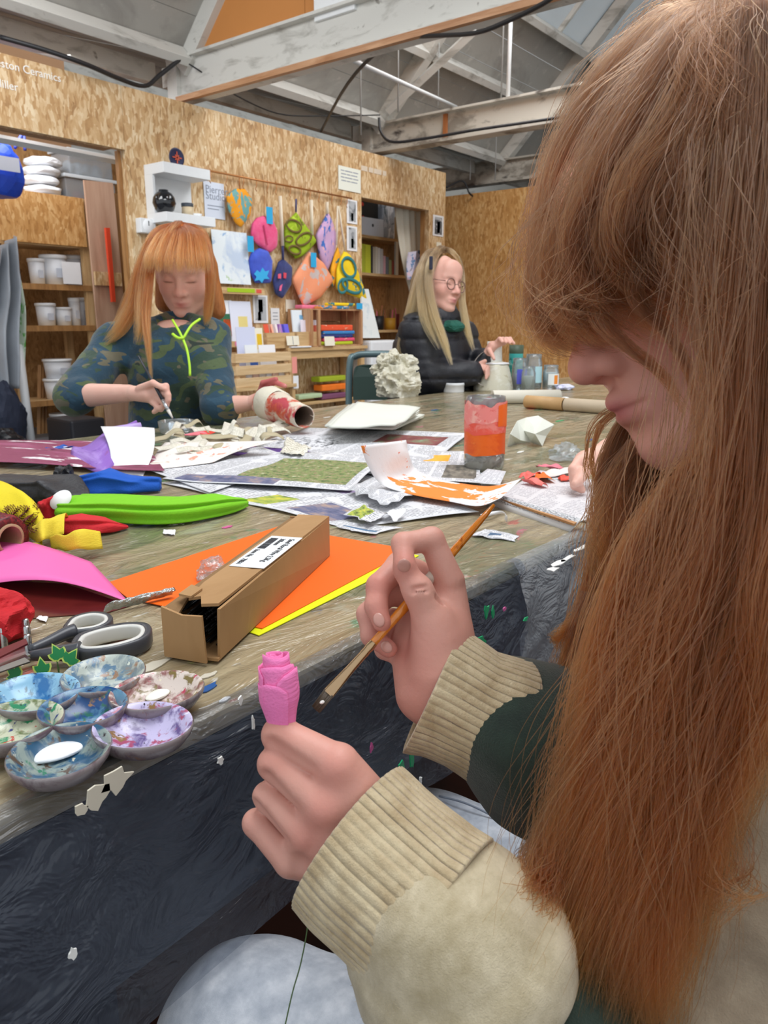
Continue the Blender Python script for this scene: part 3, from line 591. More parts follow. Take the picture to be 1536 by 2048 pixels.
torn('small torn scrap with yellow-green print lying on the columns page', [(690, 1030), (740, 1052), (770, 1030), (730, 1012)], ZT + 0.008, newsprint('scrap_garden', cols=1, rows=9, pics=((0.05, 0.05, 0.6, 0.9, [(0.35, '#4E5A2C'), (0.5, '#9DB04E'), (0.62, '#D4C84A'), (0.8, '#5B6470')], 5),)), 4.1, 0.006)
torn('little white paper scrap beside the end of the lime crepe bundle', [(326, 1070), (350, 1074), (352, 1064), (328, 1060)], ZT, PAPER, 5.0)
torn('tiny white scrap lying left of the scissors', [(72, 1240), (92, 1246), (96, 1234), (78, 1232)], ZT + 0.001, PAPER, 6.0)
torn('curl of white torn paper by the garden scrap', [(765, 1040), (790, 1050), (812, 1036), (785, 1026)], ZT + 0.004, PAPER, 6.6, 0.014)
# book page folded into a ridge, thin wooden stick
bp_ = [onz(958, 1003, ZT), onz(1140, 1064, ZT), onz(1188, 1048, ZT + 0.012), onz(1000, 994, ZT + 0.012)]
mark(sheet('folded_page', lambda u, w: quadfn(*bp_)(u, w) + Vector((0, 0, 0.010*math.sin(math.pi*w))), 20, 8, newsprint('book_page', cols=1, rows=1, base='#E8E8EA', ink='#55585F', pics=((0.06, 0.18, 0.97, 0.62, [(0.46, '#62656C'), (0.52, '#E4E5E8')], 42),)), None, 0.0006), 'folded white page with close printed lines along the near table edge', 'paper')
mark(prism('wooden_stick', [onz(985, 996, ZT + 0.010), onz(1148, 1052, ZT + 0.010), onz(1158, 1046, ZT + 0.010), onz(996, 992, ZT + 0.010)], (0, 0, 0.003), wood('stick', '#A9764A', '#C4935F')), 'thin flat wooden stick lying on the printed page', 'stick')
c0 = onz(985, 1030, ZT); pts = [onz(965, 1035, ZT + 0.004), onz(1000, 1028, ZT + 0.010), onz(1014, 1032, ZT + 0.012), onz(1014, 1045, ZT + 0.002)]
mark(sheet('paper_strip', lambda u, w: Vector(catmull(pts, 21)[int(round(u*20))]) + Vector((0.0, 0.004*w, 0.004*w)), 20, 1, PAPER, None, 0.0003), 'narrow curled grey paper strip by the brush tail', 'paper strip')
# curling painted paper
lo = [(722, 892, .078), (735, 930, .045), (762, 968, .012), (820, 988, .003), (900, 1003, .002), (958, 1012, .003), (1002, 996, .012)]
hi_ = [(812, 880, .072), (818, 908, .050), (832, 938, .020), (870, 956, .006), (930, 968, .004), (985, 972, .008), (1042, 958, .024)]
L_ = catmull([onz(x, y, ZT + 0.012 + z) for x, y, z in lo], 33); H_ = catmull([onz(x, y, ZT + 0.012 + z) for x, y, z in hi_], 33)
CURLPAINT = painted('orange_smeared_paper', '#F0F0F2', [('#F08A35', (5, 2.6, 1), 0.545, 0.02, 5.2), ('#E8602A', (9, 6, 1), 0.66, 0.015, 1.4), ('#D9432F', (22, 12, 1), 0.73, 0.01, 2.2)], 'UV', 0.6)
mark(sheet('painted_paper', lambda u, w: Vector(L_[int(round(u*32))]*(1 - w) + H_[int(round(u*32))]*w), 32, 8, CURLPAINT, None, 0.0005), 'white paper with orange smears curling up at its left end', 'paper')
# painted sheets at the left
MAROON = painted('maroon_wash', '#8A3A5C', [('#A8587E', (3, 5, 1), 0.5, 0.15, 3.3), ('#F0ECF0', (3.0, 7, 1), 0.60, 0.02, 9.1), ('#5E1F3C', (4, 14, 1), 0.62, 0.06, 5.0)], 'UV', 0.5)
page('painted_paper', 'white sheet washed with maroon paint lying at the left table end', 'paper', [(-80, 930), (330, 950), (290, 890), (-60, 884)], ZT + 0.003, MAROON, 0.014, 24, 4.4, freq=5)
PURP = painted('purple_wash', '#8C62C0', [('#A989D6', (3, 3, 1), 0.5, 0.15, 1.1), ('#6B3FA8', (5, 5, 1), 0.6, 0.08, 7.0), ('#8A3A5C', (2, 2, 1), 0.62, 0.1, 2.5)], 'UV', 0.5)
pl_ = [onz(140, 920, ZT + 0.004), onz(205, 945, ZT + 0.006), onz(250, 900, ZT + 0.02), onz(278, 858, ZT + 0.04)]; ph_ = [onz(150, 895, ZT + 0.006), onz(175, 890, ZT + 0.02), onz(215, 862, ZT + 0.035), onz(270, 846, ZT + 0.05)]
A_ = catmull(pl_, 21); B_ = catmull(ph_, 21)
mark(sheet('painted_paper', lambda u, w: Vector(A_[int(round(u*20))]*(1 - w) + B_[int(round(u*20))]*w) + Vector((0, 0, 0.012*math.sin(math.pi*w))), 20, 10, PURP, None, 0.0006), 'purple painted paper arching up behind the upright white paper', 'paper')
wa = onz(222, 950, ZT); wbp = onz(286, 952, ZT); WP = [wa, wbp, Vector((*(onz(312, 900, ZT).xy), zat(onz(312, 900, ZT), 856))), Vector((*(onz(206, 905, ZT).xy), zat(onz(206, 905, ZT), 853)))]
mark(sheet('white_paper', lambda u, w: quadfn(*WP)(u, w) + Vector((0.010*math.sin(math.pi*u) , -0.014*math.sin(math.pi*w), 0)), 12, 14, PAPER, None, 0.0007), 'blank white paper bent upright in front of the purple paper', 'paper')
mark(tube('paper_roll', [onz(228, 860, ZT + 0.045), onz(282, 852, ZT + 0.05)], 0.008, painted('lilac_roll', '#B9A0DC', [('#7A2A4C', (3, 3, 3), 0.58, 0.05, 1.0)], 'World', 0.5), None, 12), 'small lilac paper roll behind the upright white paper', 'paper')
STREAK = painted('red_streaked', '#ECE6E0', [('#E79A82', (6, 4, 1), 0.58, 0.05, 3.0), ('#DF5A3A', (12, 5, 1), 0.66, 0.03, 6.0), ('#A9744C', (4, 7, 1), 0.62, 0.1, 1.0)], 'UV', 0.6)
page('painted_paper', 'long cream paper streaked with red, its right corner curling up', 'paper', [(288, 946), (480, 922), (558, 884, 0.035), (330, 890)], ZT + 0.004, STREAK, 0.010, 24, 7.2, lift=lambda u, w: 0.02*max(0, u - 0.7)*3*(1 - w))
# heap of torn strips between the white paper and the painted tube
STRIP = newsprint('strip_print', base='#E6E2D2', ink='#B0AA98', cols=1, rows=10); STRIP2 = M('#B4A98C', 0.8, var=0.08); REDT = M('#E04030', 0.6, var=0.1)
rs = random.Random(21)
heap = [(330, 882), (352, 868), (372, 890), (395, 876), (410, 895), (428, 868), (446, 884), (462, 872), (480, 890), (498, 866), (512, 880), (530, 870), (545, 892), (560, 862), (340, 900), (470, 858), (580, 858), (604, 856), (360, 878), (385, 862), (402, 884), (436, 876), (455, 866), (474, 880), (492, 894), (508, 874), (524, 886), (538, 878), (422, 904), (378, 908), (446, 902), (560, 876)]
for i, (px, py) in enumerate(heap):
    c = onz(px, py, ZT + 0.012); ang = rs.uniform(-0.6, 0.9); L2 = rs.uniform(0.045, 0.10); wd2 = rs.uniform(0.010, 0.024); cu = rs.uniform(0.012, 0.045); s3 = rs.uniform(0, 9)
    d = Vector((math.cos(ang), math.sin(ang), 0)); e = Vector((-d.y, d.x, 0))
    fn = lambda u, w, c=c, d=d, e=e, L2=L2, wd2=wd2, cu=cu, s3=s3: c + d*(u - 0.5)*L2 + e*(w - 0.5)*wd2*(1.2 - 0.5*u) + Vector((0, 0, cu*(0.5 + 0.5*nz(u*2.4 + s3, s3)) + 0.006*(w - 0.5)))
    mark(sheet('paper_strip', fn, 12, 3, STRIP if i % 3 else STRIP2, None, 0.0004), 'torn cream paper strip in the loose heap before the girl in camouflage', 'paper strip', 'torn strips in the heap')
for i, (px, py, w, m, lb) in enumerate(((420, 868, .045, REDT, 'bright red tissue piece lying in front of the glass dish'), (520, 872, .03, REDT, 'small red tissue piece right of the heap of strips'), (385, 872, .04, M('#E37A86', 0.6, var=0.15), 'pink painted paper piece behind the torn strips'), (545, 858, .05, M('#C0455A', 0.6, var=0.2), 'crimson painted paper lying under the painted tube'), (340, 905, .02, M('#EE6A2A', 0.6), 'small orange paper piece by the upright white paper'), (120, 900, .03, M('#1F56B0', 0.6, var=0.15), 'blue paper lying behind the maroon washed sheet'))):
    c = onz(px, py, ZT + 0.006); s4 = i*2.1
    mark(sheet('tissue_piece', lambda u, w_, c=c, w=w, s4=s4: c + Vector(((u - .5)*w*1.6, (w_ - .5)*w, 0.010*(0.5 + 0.5*nz(u*3 + s4, w_*3)))), 8, 8, m, None, 0.0004), lb, 'paper')
torn('white scrap with printed lines standing right of the curled red-streaked paper', [(562, 912), (606, 918), (622, 900), (572, 880)], ZT + 0.012, STRIP, 7.1, 0.012)
# ---------------------------------------------------------------- things standing on the table
# cardboard box of florist wire: axes measured from its bottom corners
CARD = painted('cardboard', '#B08A5E', [('#A27C50', (2, 9, 2), 0.52, 0.15, 1.0), ('#BE9A6E', (14, 3, 3), 0.6, 0.12, 4.0)], 'World', 0.75)
CARD_E = M('#8A6A45', 0.85, var=0.15, scale=300)
A0 = onz(437, 1330); ex = Vector((0.910, 0.414, 0)); ey = Vector((-0.414, 0.910, 0)); BL, BW, BH = 0.298, 0.047, zat(onz(335, 1315), 1212) - ZT
def bx(l, w, h): return A0 + ex*l + ey*w + Vector((0, 0, h + 0.003))
bxT = thing('cardboard_box', 'long brown cardboard box of black wires lying open at its near end', 'box', tuple(A0))
tk = 0.0025
def slab(name, a, b, c, d, nrm, mat, par): return prism(name, [a, b, c, d], tuple(nrm), mat, par)
slab('bottom', bx(0, 0, 0), bx(BL, 0, 0), bx(BL, BW, 0), bx(0, BW, 0), Vector((0, 0, tk)), CARD, bxT)
slab('side_wall', bx(0.004, 0, 0), bx(BL, 0, 0), bx(BL, 0, BH), bx(0, -0.004, BH), ey*tk, CARD, bxT)
slab('side_wall', bx(0, BW, 0), bx(BL, BW, 0), bx(BL, BW, BH - .004), bx(0, BW, BH - 0.004), -ey*tk, CARD, bxT)
slab('end_wall', bx(BL, 0, 0), bx(BL, BW, 0), bx(BL, BW, BH), bx(BL, 0, BH), -ex*tk, CARD, bxT)
def jag(p0, p1, n, amp, seed): 
    r = random.Random(seed); return [p0.lerp(p1, k/n) + ex*r.uniform(-amp, amp) for k in range(n + 1)]
lid = [bx(0.006, 0, BH)] + [bx(BL, 0, BH), bx(BL, BW*0.80, BH)] + jag(bx(BL*0.97, BW*0.78, BH), bx(0.05, BW*0.74, BH), 14, 0.002, 3) + [bx(0.012, BW*0.62, BH), bx(0.018, BW*0.45, BH), bx(0.004, BW*0.30, BH - 0.001)]
prism('lid', lid, (0, 0, tk), CARD, bxT)
prism('torn_strip', jag(bx(0.0, BW, BH - .004), bx(BL, BW, BH - .002), 10, 0.001, 5) + jag(bx(BL*0.98, BW*0.84, BH - 0.002), bx(0.03, BW*0.80, BH - .003), 16, 0.002, 8) + [bx(0.002, BW*0.72, BH - .008)], (0, 0, -tk), CARD_E, bxT)
prism('end_flap', [bx(-0.001, BW, 0), bx(-0.006, BW*0.16, 0), bx(-0.004, BW*0.22, BH - 0.006), bx(-0.003, BW*0.6, BH - 0.007), bx(-0.001, BW, BH - 0.002)], tuple(ex*tk), CARD, bxT)
prism('torn_flap', [bx(0.010, BW*0.55, BH + 0.003), bx(0.016, BW*0.85, BH + 0.002), bx(0.034, BW*0.80, BH + 0.004), bx(0.03, BW*0.55, BH + 0.003)], (0, 0, tk*0.7), CARD, bxT)
rw = random.Random(5); WIRE = M('#1C1D20', 0.3, metal=0.6); allv = []; allf = []
for k in range(90):
    w, h = rw.uniform(0.004, BW - 0.006), rw.uniform(0.004, BH - 0.010); v, f = tube_data([bx(rw.uniform(0.012, 0.03), w, h), bx(BL - 0.02, w + rw.uniform(-.003, .003), h)], 0.0008, 5); o_ = len(allv); allv += v; allf += [tuple(i + o_ for i in q) for q in f]
mark(mesh('wire', allv, allf, WIRE, bxT, True), kind='stuff')
lbm = frm(-ex, -ey, Vector((0, 0, 1)), bx(0.196, BW*0.60, BH + tk + 0.0004))
LAB = M('#E8EEF2', 0.5); q0 = lbm
prism('label', [q0 @ Vector(p) for p in ((-0.005, -0.004, 0), (0.100, -0.004, 0), (0.100, 0.030, 0), (-0.005, 0.030, 0))], (0, 0, 0.0003), LAB, bxT)
INK = M('#3A3E45', 0.6)
def ltext(s, size, x, y): text('lettering', s, size, q0 @ Matrix.Translation((x, y, 0.0006)), INK, bxT, 0.0001)
ltext('Steel Floral Wire 2.5Kg', 0.0082, 0.004, 0.0195); ltext('300mm', 0.0078, 0.004, 0.010); ltext('Item No.  78861', 0.0072, 0.046, -0.0005)
bm = bmesh.new(); rb = random.Random(2); x = 0.004
while x < 0.042: w = rb.choice((.0006, .001, .0016)); add_box(bm, (w, 0.008, 0.0002), q0 @ Matrix.Translation((x, 0.003, 0.0005))); x += w + rb.choice((.0006, .001))
bmo('barcode', bm, INK, bxT)
# glossy film scraps by the box
def crumple(name, label, cat, c, size, mat, seed, amp=0.35, rz=0.0, parent=None, sub=4, fold=3.0, group=None, flatb=True):
    bm = bmesh.new(); bmesh.ops.create_icosphere(bm, subdivisions=sub, radius=1.0); pts = np.array([v.co[:] for v in bm.verts])
    n1 = noise3(pts*fold*0.6 + seed); n2 = noise3(pts*fold*1.4 + seed*2 + 9); rr = 1 + amp*(1 - 2*np.abs(n1)) + amp*0.6*(0.5 - np.abs(n2)); pts = pts*rr[:, None]
    if flatb: pts[:, 2] = np.maximum(pts[:, 2], -0.75)
    pts *= np.array(size)/2; m = Matrix.Rotation(rz, 4, 'Z')
    zmin = pts[:, 2].min()
    for v, p in zip(bm.verts, pts): v.co = m @ Vector(p) + Vector(c) - Vector((0, 0, zmin))
    o = bmo(name, bm, mat, parent, False); return mark(o, label, cat, group) if label else o
crumple('cellophane', 'crumpled clear wrapper leaning on the left side of the cardboard box', 'wrapper', onz(425, 1150, ZT + .003), (.036, .020, .018), glassy('wrapper', amount=0.9, rough=0.08, bump=0.6, bscale=60), 2.0, 0.5, 0.4)
SILVER = M('#B9C0C0', 0.12, metal=0.9, bump=0.8, scale=120)
fp = [onz(205, 1226, ZT + .002), onz(345, 1190, ZT + .004), onz(352, 1182, ZT + .010), onz(230, 1210, ZT + .008)]
mark(sheet('foil_strip', lambda u, w: quadfn(*fp)(u, w) + Vector((0, 0, 0.006*math.sin(math.pi*w) + 0.0012*nz(u*14, w*4))), 30, 8, SILVER, None, 0.0003), 'crinkled silver foil strip between the scissors and the box', 'foil')
# palette: seven joined wells
pal = thing('paint_palette', 'flower-shaped porcelain palette with seven paint-crusted wells at the table edge', 'palette', tuple(onz(167, 1420)))
def crust(milk, dark, dark2, acc, acc2, sd, m=.50): return (milk, [(dark, (42, 42, 42), m, .10, sd), (dark2, (75, 75, 75), .55, .07, sd + 3), (acc, (55, 55, 55), .60, .05, sd + 5), (acc2, (90, 90, 90), .64, .04, sd + 8), ('#2A2430', (120, 120, 120), .66, .04, sd + 11)])
SEEDS = [crust('#8FC0DC', '#2F6FA8', '#5A7A8A', '#1C3E78', '#C9DCE6', 1.0), crust('#B4BEB8', '#7A8A90', '#5E7F9A', '#9A7A62', '#D6DCD0', 2.0), crust('#D8CCC4', '#8A5A58', '#7A6A3A', '#B8405A', '#E8E0C8', 3.0, .47), crust('#C6C0E2', '#6A5A90', '#A85070', '#8A6A3A', '#E6E2F0', 4.0), crust('#8A9A96', '#2E5A7A', '#5A4A3E', '#2E7A60', '#C8C6B4', 5.0, .46), crust('#C8CCB4', '#6E7A52', '#2E8A5E', '#C23A30', '#3E447E', 6.0), crust('#5A88A6', '#1E4A80', '#2A6A5A', '#A07A58', '#16243E', 7.0, .44)]
wells = [(68, 1382), (207, 1346), (314, 1380), (286, 1450), (120, 1502), (20, 1448), (167, 1417)]
OUTM = painted('palette_outside', '#8E8688', [('#6A5A62', (40, 40, 40), .5, .12, 1.0), ('#8A6A5A', (60, 60, 60), .62, .06, 3.0)], 'World', 0.25)
ctr = onz(167, 1417, ZT + 0.018)
for i, (px, py) in enumerate(wells):
    c = onz(px, py, ZT + 0.018); d = c - ctr; a = math.atan2(d.y, d.x); st = 1.14 if i < 6 else 1.0; R0 = 0.0285; zk = 1.0
    inner = [(0.0005, .0035), (.008, .0037), (.014, .0052), (.019, .009), (.0235, .0145), (.0262, .0190), (.0280, .0198)]
    outer = [(.0280, .0198), (.0288, .0185), (.0278, .0140), (.0235, .0065), (.017, .0015), (.012, .0002), (.0005, .0002)]
    mw = Matrix.Translation((c.x, c.y, ZT + 0.001 + 0.0004*i)) @ Matrix.Rotation(a, 4, 'Z') @ Matrix.Diagonal((st, 1.03 if i < 6 else 1.0, .86, 1))
    w = lathe('well', inner, painted('well_paint', SEEDS[i][0], [(cc, tuple(q*1.3 for q in sc), th, so, sd + px*0.013) for cc, sc, th, so, sd in SEEDS[i][1]], 'World', 0.28, 0.1), pal, mw=mw, n=40); lathe('well_outside', outer, OUTM, w, mw=mw, n=40)
c = onz(118, 1508, ZT + 0.0065); crumple('white_paint', None, None, c, (.033, .020, .006), M('#F3F6FC', 0.3), 1.0, 0.06, -0.2, pal, 4, 1.5)
c = onz(318, 1392, ZT + 0.006); crumple('white_paint', None, None, c, (.022, .012, .004), M('#EEF0E6', 0.3), 4.0, 0.1, 0.2, pal, 3, 1.5)
# strange edge smear of dried paint under the palette
for i, (px, py, w, h) in enumerate(((300, 1335, .02, .008), (420, 1352, .010, .004))): splash(tb, px, py, w, h, M('#CFC9B8', 0.5), seed=70 + i)
# herb scissors
scT = thing('scissors', 'multi-blade scissors with grey and white loop handles', 'scissors', tuple(onz(150, 1290)))
GREYP, LINER, STEEL = M('#43464D', 0.35), M('#D9DAD6', 0.4), M('#B9BCBE', 0.2, metal=0.95)
def loop(pxs, z, r, n=40):
    p = [onz(x, y, z) for x, y in pxs]; q = catmull(p + [p[0]], n); return q
def ring(name, pxs, z, rw, hgt, mat, par, inset=0.0):
    q = loop(pxs, z, 0); c = q.mean(0); q = c + (q - c)*(1 - inset)
    v = []; f = []; n = len(q)
    tg = np.gradient(q, axis=0); nr = np.stack([tg[:, 1], -tg[:, 0], 0*tg[:, 0]], 1); nr /= np.linalg.norm(nr, axis=1)[:, None] + 1e-9
    prof = [(-1, .15), (-.8, 0), (.8, 0), (1, .15), (1, .85), (.7, 1), (-.7, 1), (-1, .85)]
    for i in range(n):
        for a, b in prof: v.append(q[i] + nr[i]*a*rw + np.array((0, 0, (b - 0.5)*hgt)))
    m = len(prof)
    for i in range(n - 1):
        for k in range(m): f.append((i*m + k, i*m + (k + 1) % m, (i + 1)*m + (k + 1) % m, (i + 1)*m + k))
    return mesh(name, v, f, mat, par, True)
r1 = [(134, 1262), (150, 1245), (185, 1236), (215, 1240), (218, 1252), (196, 1264), (160, 1270), (138, 1270)]
r2 = [(152, 1296), (165, 1282), (210, 1268), (260, 1260), (290, 1262), (296, 1274), (280, 1290), (225, 1306), (175, 1312), (154, 1308)]
h1 = ring('handle', r1, ZT + 0.009, 0.0030, 0.011, GREYP, scT); ring('liner', r1, ZT + 0.0095, 0.0018, 0.011, LINER, h1, 0.14)
h2 = ring('handle', r2, ZT + 0.008, 0.0036, 0.013, GREYP, scT); ring('liner', r2, ZT + 0.009, 0.0020, 0.0125, LINER, h2, 0.13)
tube('arm', catmull([onz(60, 1300, ZT + .010), onz(95, 1285, ZT + .011), onz(130, 1268, ZT + .012), onz(150, 1262, ZT + .012)], 14), np.linspace(0.004, 0.0065, 14), GREYP, h1, 10)
tube('arm', catmull([onz(60, 1312, ZT + .009), onz(100, 1308, ZT + .010), onz(140, 1305, ZT + .011), onz(160, 1304, ZT + .011)], 14), np.linspace(0.004, 0.009, 14), GREYP, h2, 10)
for k in range(5):
    p0, p1 = onz(-45, 1330 + k*8, ZT + 0.004 + .0035*k), onz(62, 1300 + k*6.5, ZT + 0.005 + .0035*k); d = (p1 - p0).normalized(); s = Vector((-d.y, d.x, 0))
    prism('blade', [p0, p1 + s*.001, p1 + s*.011, p0 + s*.007], (0, 0, 0.0011), STEEL, scT)
for px, py in ((56, 1285), (58, 1300), (60, 1318), (10, 1300)): lathe('rivet', [(0.0002, .022), (.0022, .0215), (.003, .020), (.003, .002)], STEEL, scT, loc=onz(px, py, ZT), n=14)
prism('guard', [onz(-40, 1318, ZT + .022), onz(52, 1280, ZT + .022), onz(56, 1290, ZT + .022), onz(-30, 1332, ZT + .022)], (0, 0, .0015), M('#8A3A48', 0.2, metal=0.7), scT)
# paper ivy leaves on wires
def leaf(px, py, t_, s, rot, label):
    lt_ = thing('paper_leaf', label, 'leaf', P(px, py, t_)); c = P(px, py, t_); rx_ = Vector((_r[0], _r[1], 0)); up = Vector((_h[0]*SP, _h[1]*SP, CP)); ca, sa = math.cos(rot), math.sin(rot)
    sh = [(0, -.75), (.35, -.85), (.75, -.62), (1.0, -.10), (.98, .28), (.50, .22), (.30, .62), (0, 1.15), (-.30, .62), (-.50, .22), (-.98, .28), (-1.0, -.10), (-.75, -.62), (-.35, -.85)]
    def pt(x, y, k): x, y = (x*ca - y*sa)*s*k, (x*sa + y*ca)*s*k; return c + rx_*x + up*y
    fw = -ray(px, py).normalized()
    prism('border', [pt(x, y, 1.0) for x, y in sh], fw*0.0005, M('#D9F07A', 0.5), lt_); prism('leaf_face', [pt(x, y, 0.80) + fw*0.0005 for x, y in sh], fw*0.0004, M('#1E8F52', 0.5), lt_)
    tube('stalk', catmull([c - up*s*.8, c - up*s*2.2 + rx_*s*.2, Vector((c.x, c.y, ZT + .004))], 8), 0.0006, M('#3A5A2A', 0.5), lt_, 5)
leaf(114, 1306, .60, .0075, 0.5, 'paper ivy leaf standing highest above the palette'); leaf(142, 1315, .60, .0078, -0.6, 'paper ivy leaf nearest the white scissors handle'); leaf(84, 1334, .595, .0075, 0.2, 'paper ivy leaf behind the blue palette well'); leaf(27, 1346, .59, .0075, 0.9, 'paper ivy leaf at the left end behind the palette')
# crepe paper folds at the left: lofted ridged bundles
def bundle(name, label, pts, wid, hgt, mat, seed, ridges=9, amp=0.10, n=44, m=40, twist=0.0, cat='crepe paper'):
    p = catmull(pts, n); W = np.interp(np.linspace(0, 1, n), np.linspace(0, 1, len(wid)), wid); H_ = np.interp(np.linspace(0, 1, n), np.linspace(0, 1, len(hgt)), hgt)
    tg = np.gradient(p, axis=0); tg /= np.linalg.norm(tg, axis=1)[:, None]; v = []; f = []
    for i in range(n):
        s = np.cross(tg[i], (0, 0, 1)); s /= np.linalg.norm(s); 
        for k in range(m):
            a = 2*math.pi*k/m; rr = 1 + amp*math.sin(ridges*a + seed + 1.5*nz(i*0.06, seed)) + amp*1.6*nz(math.cos(a)*2.2 + seed, math.sin(a)*2.2, i*0.10)
            x, z = math.cos(a), math.sin(a); e = 0.55; x = math.copysign(abs(x)**e, x); z = math.copysign(abs(z)**e, z)
            q = p[i] + s*x*W[i]*rr + np.array((0, 0, H_[i]*(1 + max(-0.98, z*rr)))); v.append(q)
    for i in range(n - 1):
        for k in range(m): f.append((i*m + k, i*m + (k + 1) % m, (i + 1)*m + (k + 1) % m, (i + 1)*m + k))
    f.append(tuple(range(m))[::-1]); f.append(tuple(range((n - 1)*m, n*m)))
    return mark(mesh(name, v, f, mat, None, True), label, cat)
Z3 = ZT + 0.002
bundle('crepe_paper', 'lime green folded bundle of crepe paper', [onz(142, 1032, Z3), onz(230, 1036, Z3), onz(340, 1040, Z3), onz(440, 1024, Z3), onz(488, 1012, Z3)], [.036, .037, .034, .026, .010], [.013, .014, .014, .012, .006], crepe('#84D61C', 0.72), 1.0, 8, 0.09)
bundle('crepe_paper', 'red folded crepe paper lying in front of the lime bundle', [onz(105, 1066, Z3), onz(160, 1066, Z3), onz(215, 1062, Z3), onz(255, 1056, Z3)], [.016, .020, .016, .004], [.009, .011, .008, .002], crepe('#DE2430', 0.7), 2.0, 5, 0.10)
bundle('crepe_paper', 'bright blue folded crepe paper behind the lime bundle', [onz(150, 984, Z3), onz(215, 984, Z3), onz(262, 982, Z3), onz(322, 980, Z3)], [.028, .032, .026, .016], [.012, .018, .012, .010], crepe('#0B5CC8', 0.75), 3.0, 4, 0.14)
bundle('black_paper', 'black crinkled paper between the yellow crepe and the lime bundle', [onz(-20, 985, Z3), onz(60, 995, Z3), onz(120, 1000, Z3), onz(150, 1012, Z3)], [.030, .036, .036, .022], [.014, .016, .018, .008], M('#2A2B30', 0.5, bump=0.5, scale=60), 4.0, 4, 0.14, cat='paper')
crumple('black_paper', 'black pointed paper corner standing up before the blue crepe', 'paper', onz(135, 985, Z3), (.035, .03, .045), M('#1C1D22', 0.5, bump=0.4, scale=50), 3.3, 0.5, 0.3)
c = onz(122, 1000, ZT + .03); mark(lathe('white_disc', [(0.0003, .0012), (.016, .0012), (.016, 0), (.0003, 0)], PAPER, None, mw=Matrix.Translation(c) @ Matrix.Rotation(0.9, 4, (_r[0], _r[1], 0)) @ Matrix.Diagonal((1, .8, 1, 1)), n=24), 'small white disc resting on the black paper', 'disc')
YC = crepe('#F2DC22', 0.78); YC2 = crepe('#EFD63A', 0.78)
def ribbon(label, edge_a, edge_b, mat, seed, amp=0.006, name='crepe_paper', n=30):
    A = catmull([onz(x, y, ZT + .003 + z) for x, y, z in edge_a], n + 1); B = catmull([onz(x, y, ZT + .003 + z) for x, y, z in edge_b], n + 1)
    fn = lambda u, w: Vector(A[int(round(u*n))]*(1 - w) + B[int(round(u*n))]*w) + Vector((0, 0, amp*(0.5 + 0.5*nz(u*5 + seed, w*3)) + amp*1.2*math.sin(math.pi*w)))
    return mark(sheet(name, fn, n, 10, mat, None, 0.0006), label, 'crepe paper')
ribbon('broad yellow crepe sheet under the dark red netting roll', [(-60, 1020, .01), (0, 1030, .02), (50, 1060, .01), (85, 1095, 0)], [(-50, 965, .02), (0, 968, .03), (60, 1000, .03), (92, 1045, .01)], YC, 1.0, 0.010)
ribbon('curled yellow crepe strip arching over the red crepe', [(60, 1086, 0), (85, 1090, .010), (110, 1080, .006), (128, 1068, .012)], [(55, 1066, .008), (80, 1054, .020), (112, 1040, .022), (138, 1040, .014)], YC2, 2.0, 0.008)
ribbon('yellow crepe curl nearest the orange card', [(104, 1104, 0), (130, 1108, .004), (160, 1100, .012), (206, 1102, .004)], [(98, 1082, .012), (128, 1080, .018), (160, 1070, .024), (200, 1076, .014)], YC2, 3.0, 0.007)
ribbon('short yellow crepe strip lying beside the pink card', [(46, 1100, 0), (66, 1104, 0), (88, 1106, 0)], [(50, 1092, .004), (66, 1094, .004), (88, 1096, .004)], YC2, 4.0, 0.004)
bundle('crepe_paper', 'small red crepe fold between the yellow curls and the lime bundle', [onz(84, 1040, Z3), onz(105, 1036, Z3), onz(124, 1030, Z3)], [.010, .014, .008], [.012, .016, .012], crepe('#D81F2C', 0.7), 5.0, 3, 0.15)
rdp = crumple('crepe_paper', 'red crepe paper bloom at the left end beside the scissors', 'crepe paper', onz(-8, 1278, ZT + .002), (.062, .045, .046), crepe('#D61E2A', 0.7), 7.0, 0.22, 0.3, None, 5, 2.6)
# netting roll: tube seen from its end, wound with dark red net
nr = thing('netting_roll', 'roll of dark red netting on a cardboard tube at the left end', 'roll', tuple(onz(10, 1080)))
ca_, cb_ = onz(22, 1078, ZT + .026), onz(-120, 1046, ZT + .030); axn = (cb_ - ca_).normalized(); sx = axn.cross(Vector((0, 0, 1))).normalized(); sz = sx.cross(axn)
mwr = frm(sx, sz, axn, ca_)
lathe('tube_core', [(.0145, 0), (.0175, 0), (.0175, .16), (.0145, .16), (.0145, 0)], M('#B08E6E', 0.8, var=0.08), nr, mw=mwr, n=28)
NETM = painted('dark_net', '#5A0F18', [('#8A1F28', (240, 240, 240), .5, .08, 1.0), ('#2E060C', (300, 300, 300), .58, .05, 3.0)], 'World', 0.5)
lathe('net_layers', [(.0176, .002), (.025, .001), (.027, .006), (.0265, .15), (.0176, .152)], NETM, nr, mw=mwr, n=32, wob=lambda a, z: 0.05*nz(math.cos(a)*3, math.sin(a)*3, z*60))
NV = []; NF = []
for k in range(22):
    pts = []
    for j in range(12):
        u = j/11; x = 8 + 66*(k/21) + 7*math.sin(j*1.3 + k); pts.append(onz(x, 1012 + 48*u + 6*math.sin(k*.9 + j), ZT + .036 - .012*u + .004*math.sin(j*2 + k)))
    v, f = tube_data(pts, 0.0005, 4); o_ = len(NV); NV += v; NF += [tuple(i + o_ for i in q) for q in f]
mark(mesh('loose_net', NV, NF, NETM, nr, True), kind='stuff')
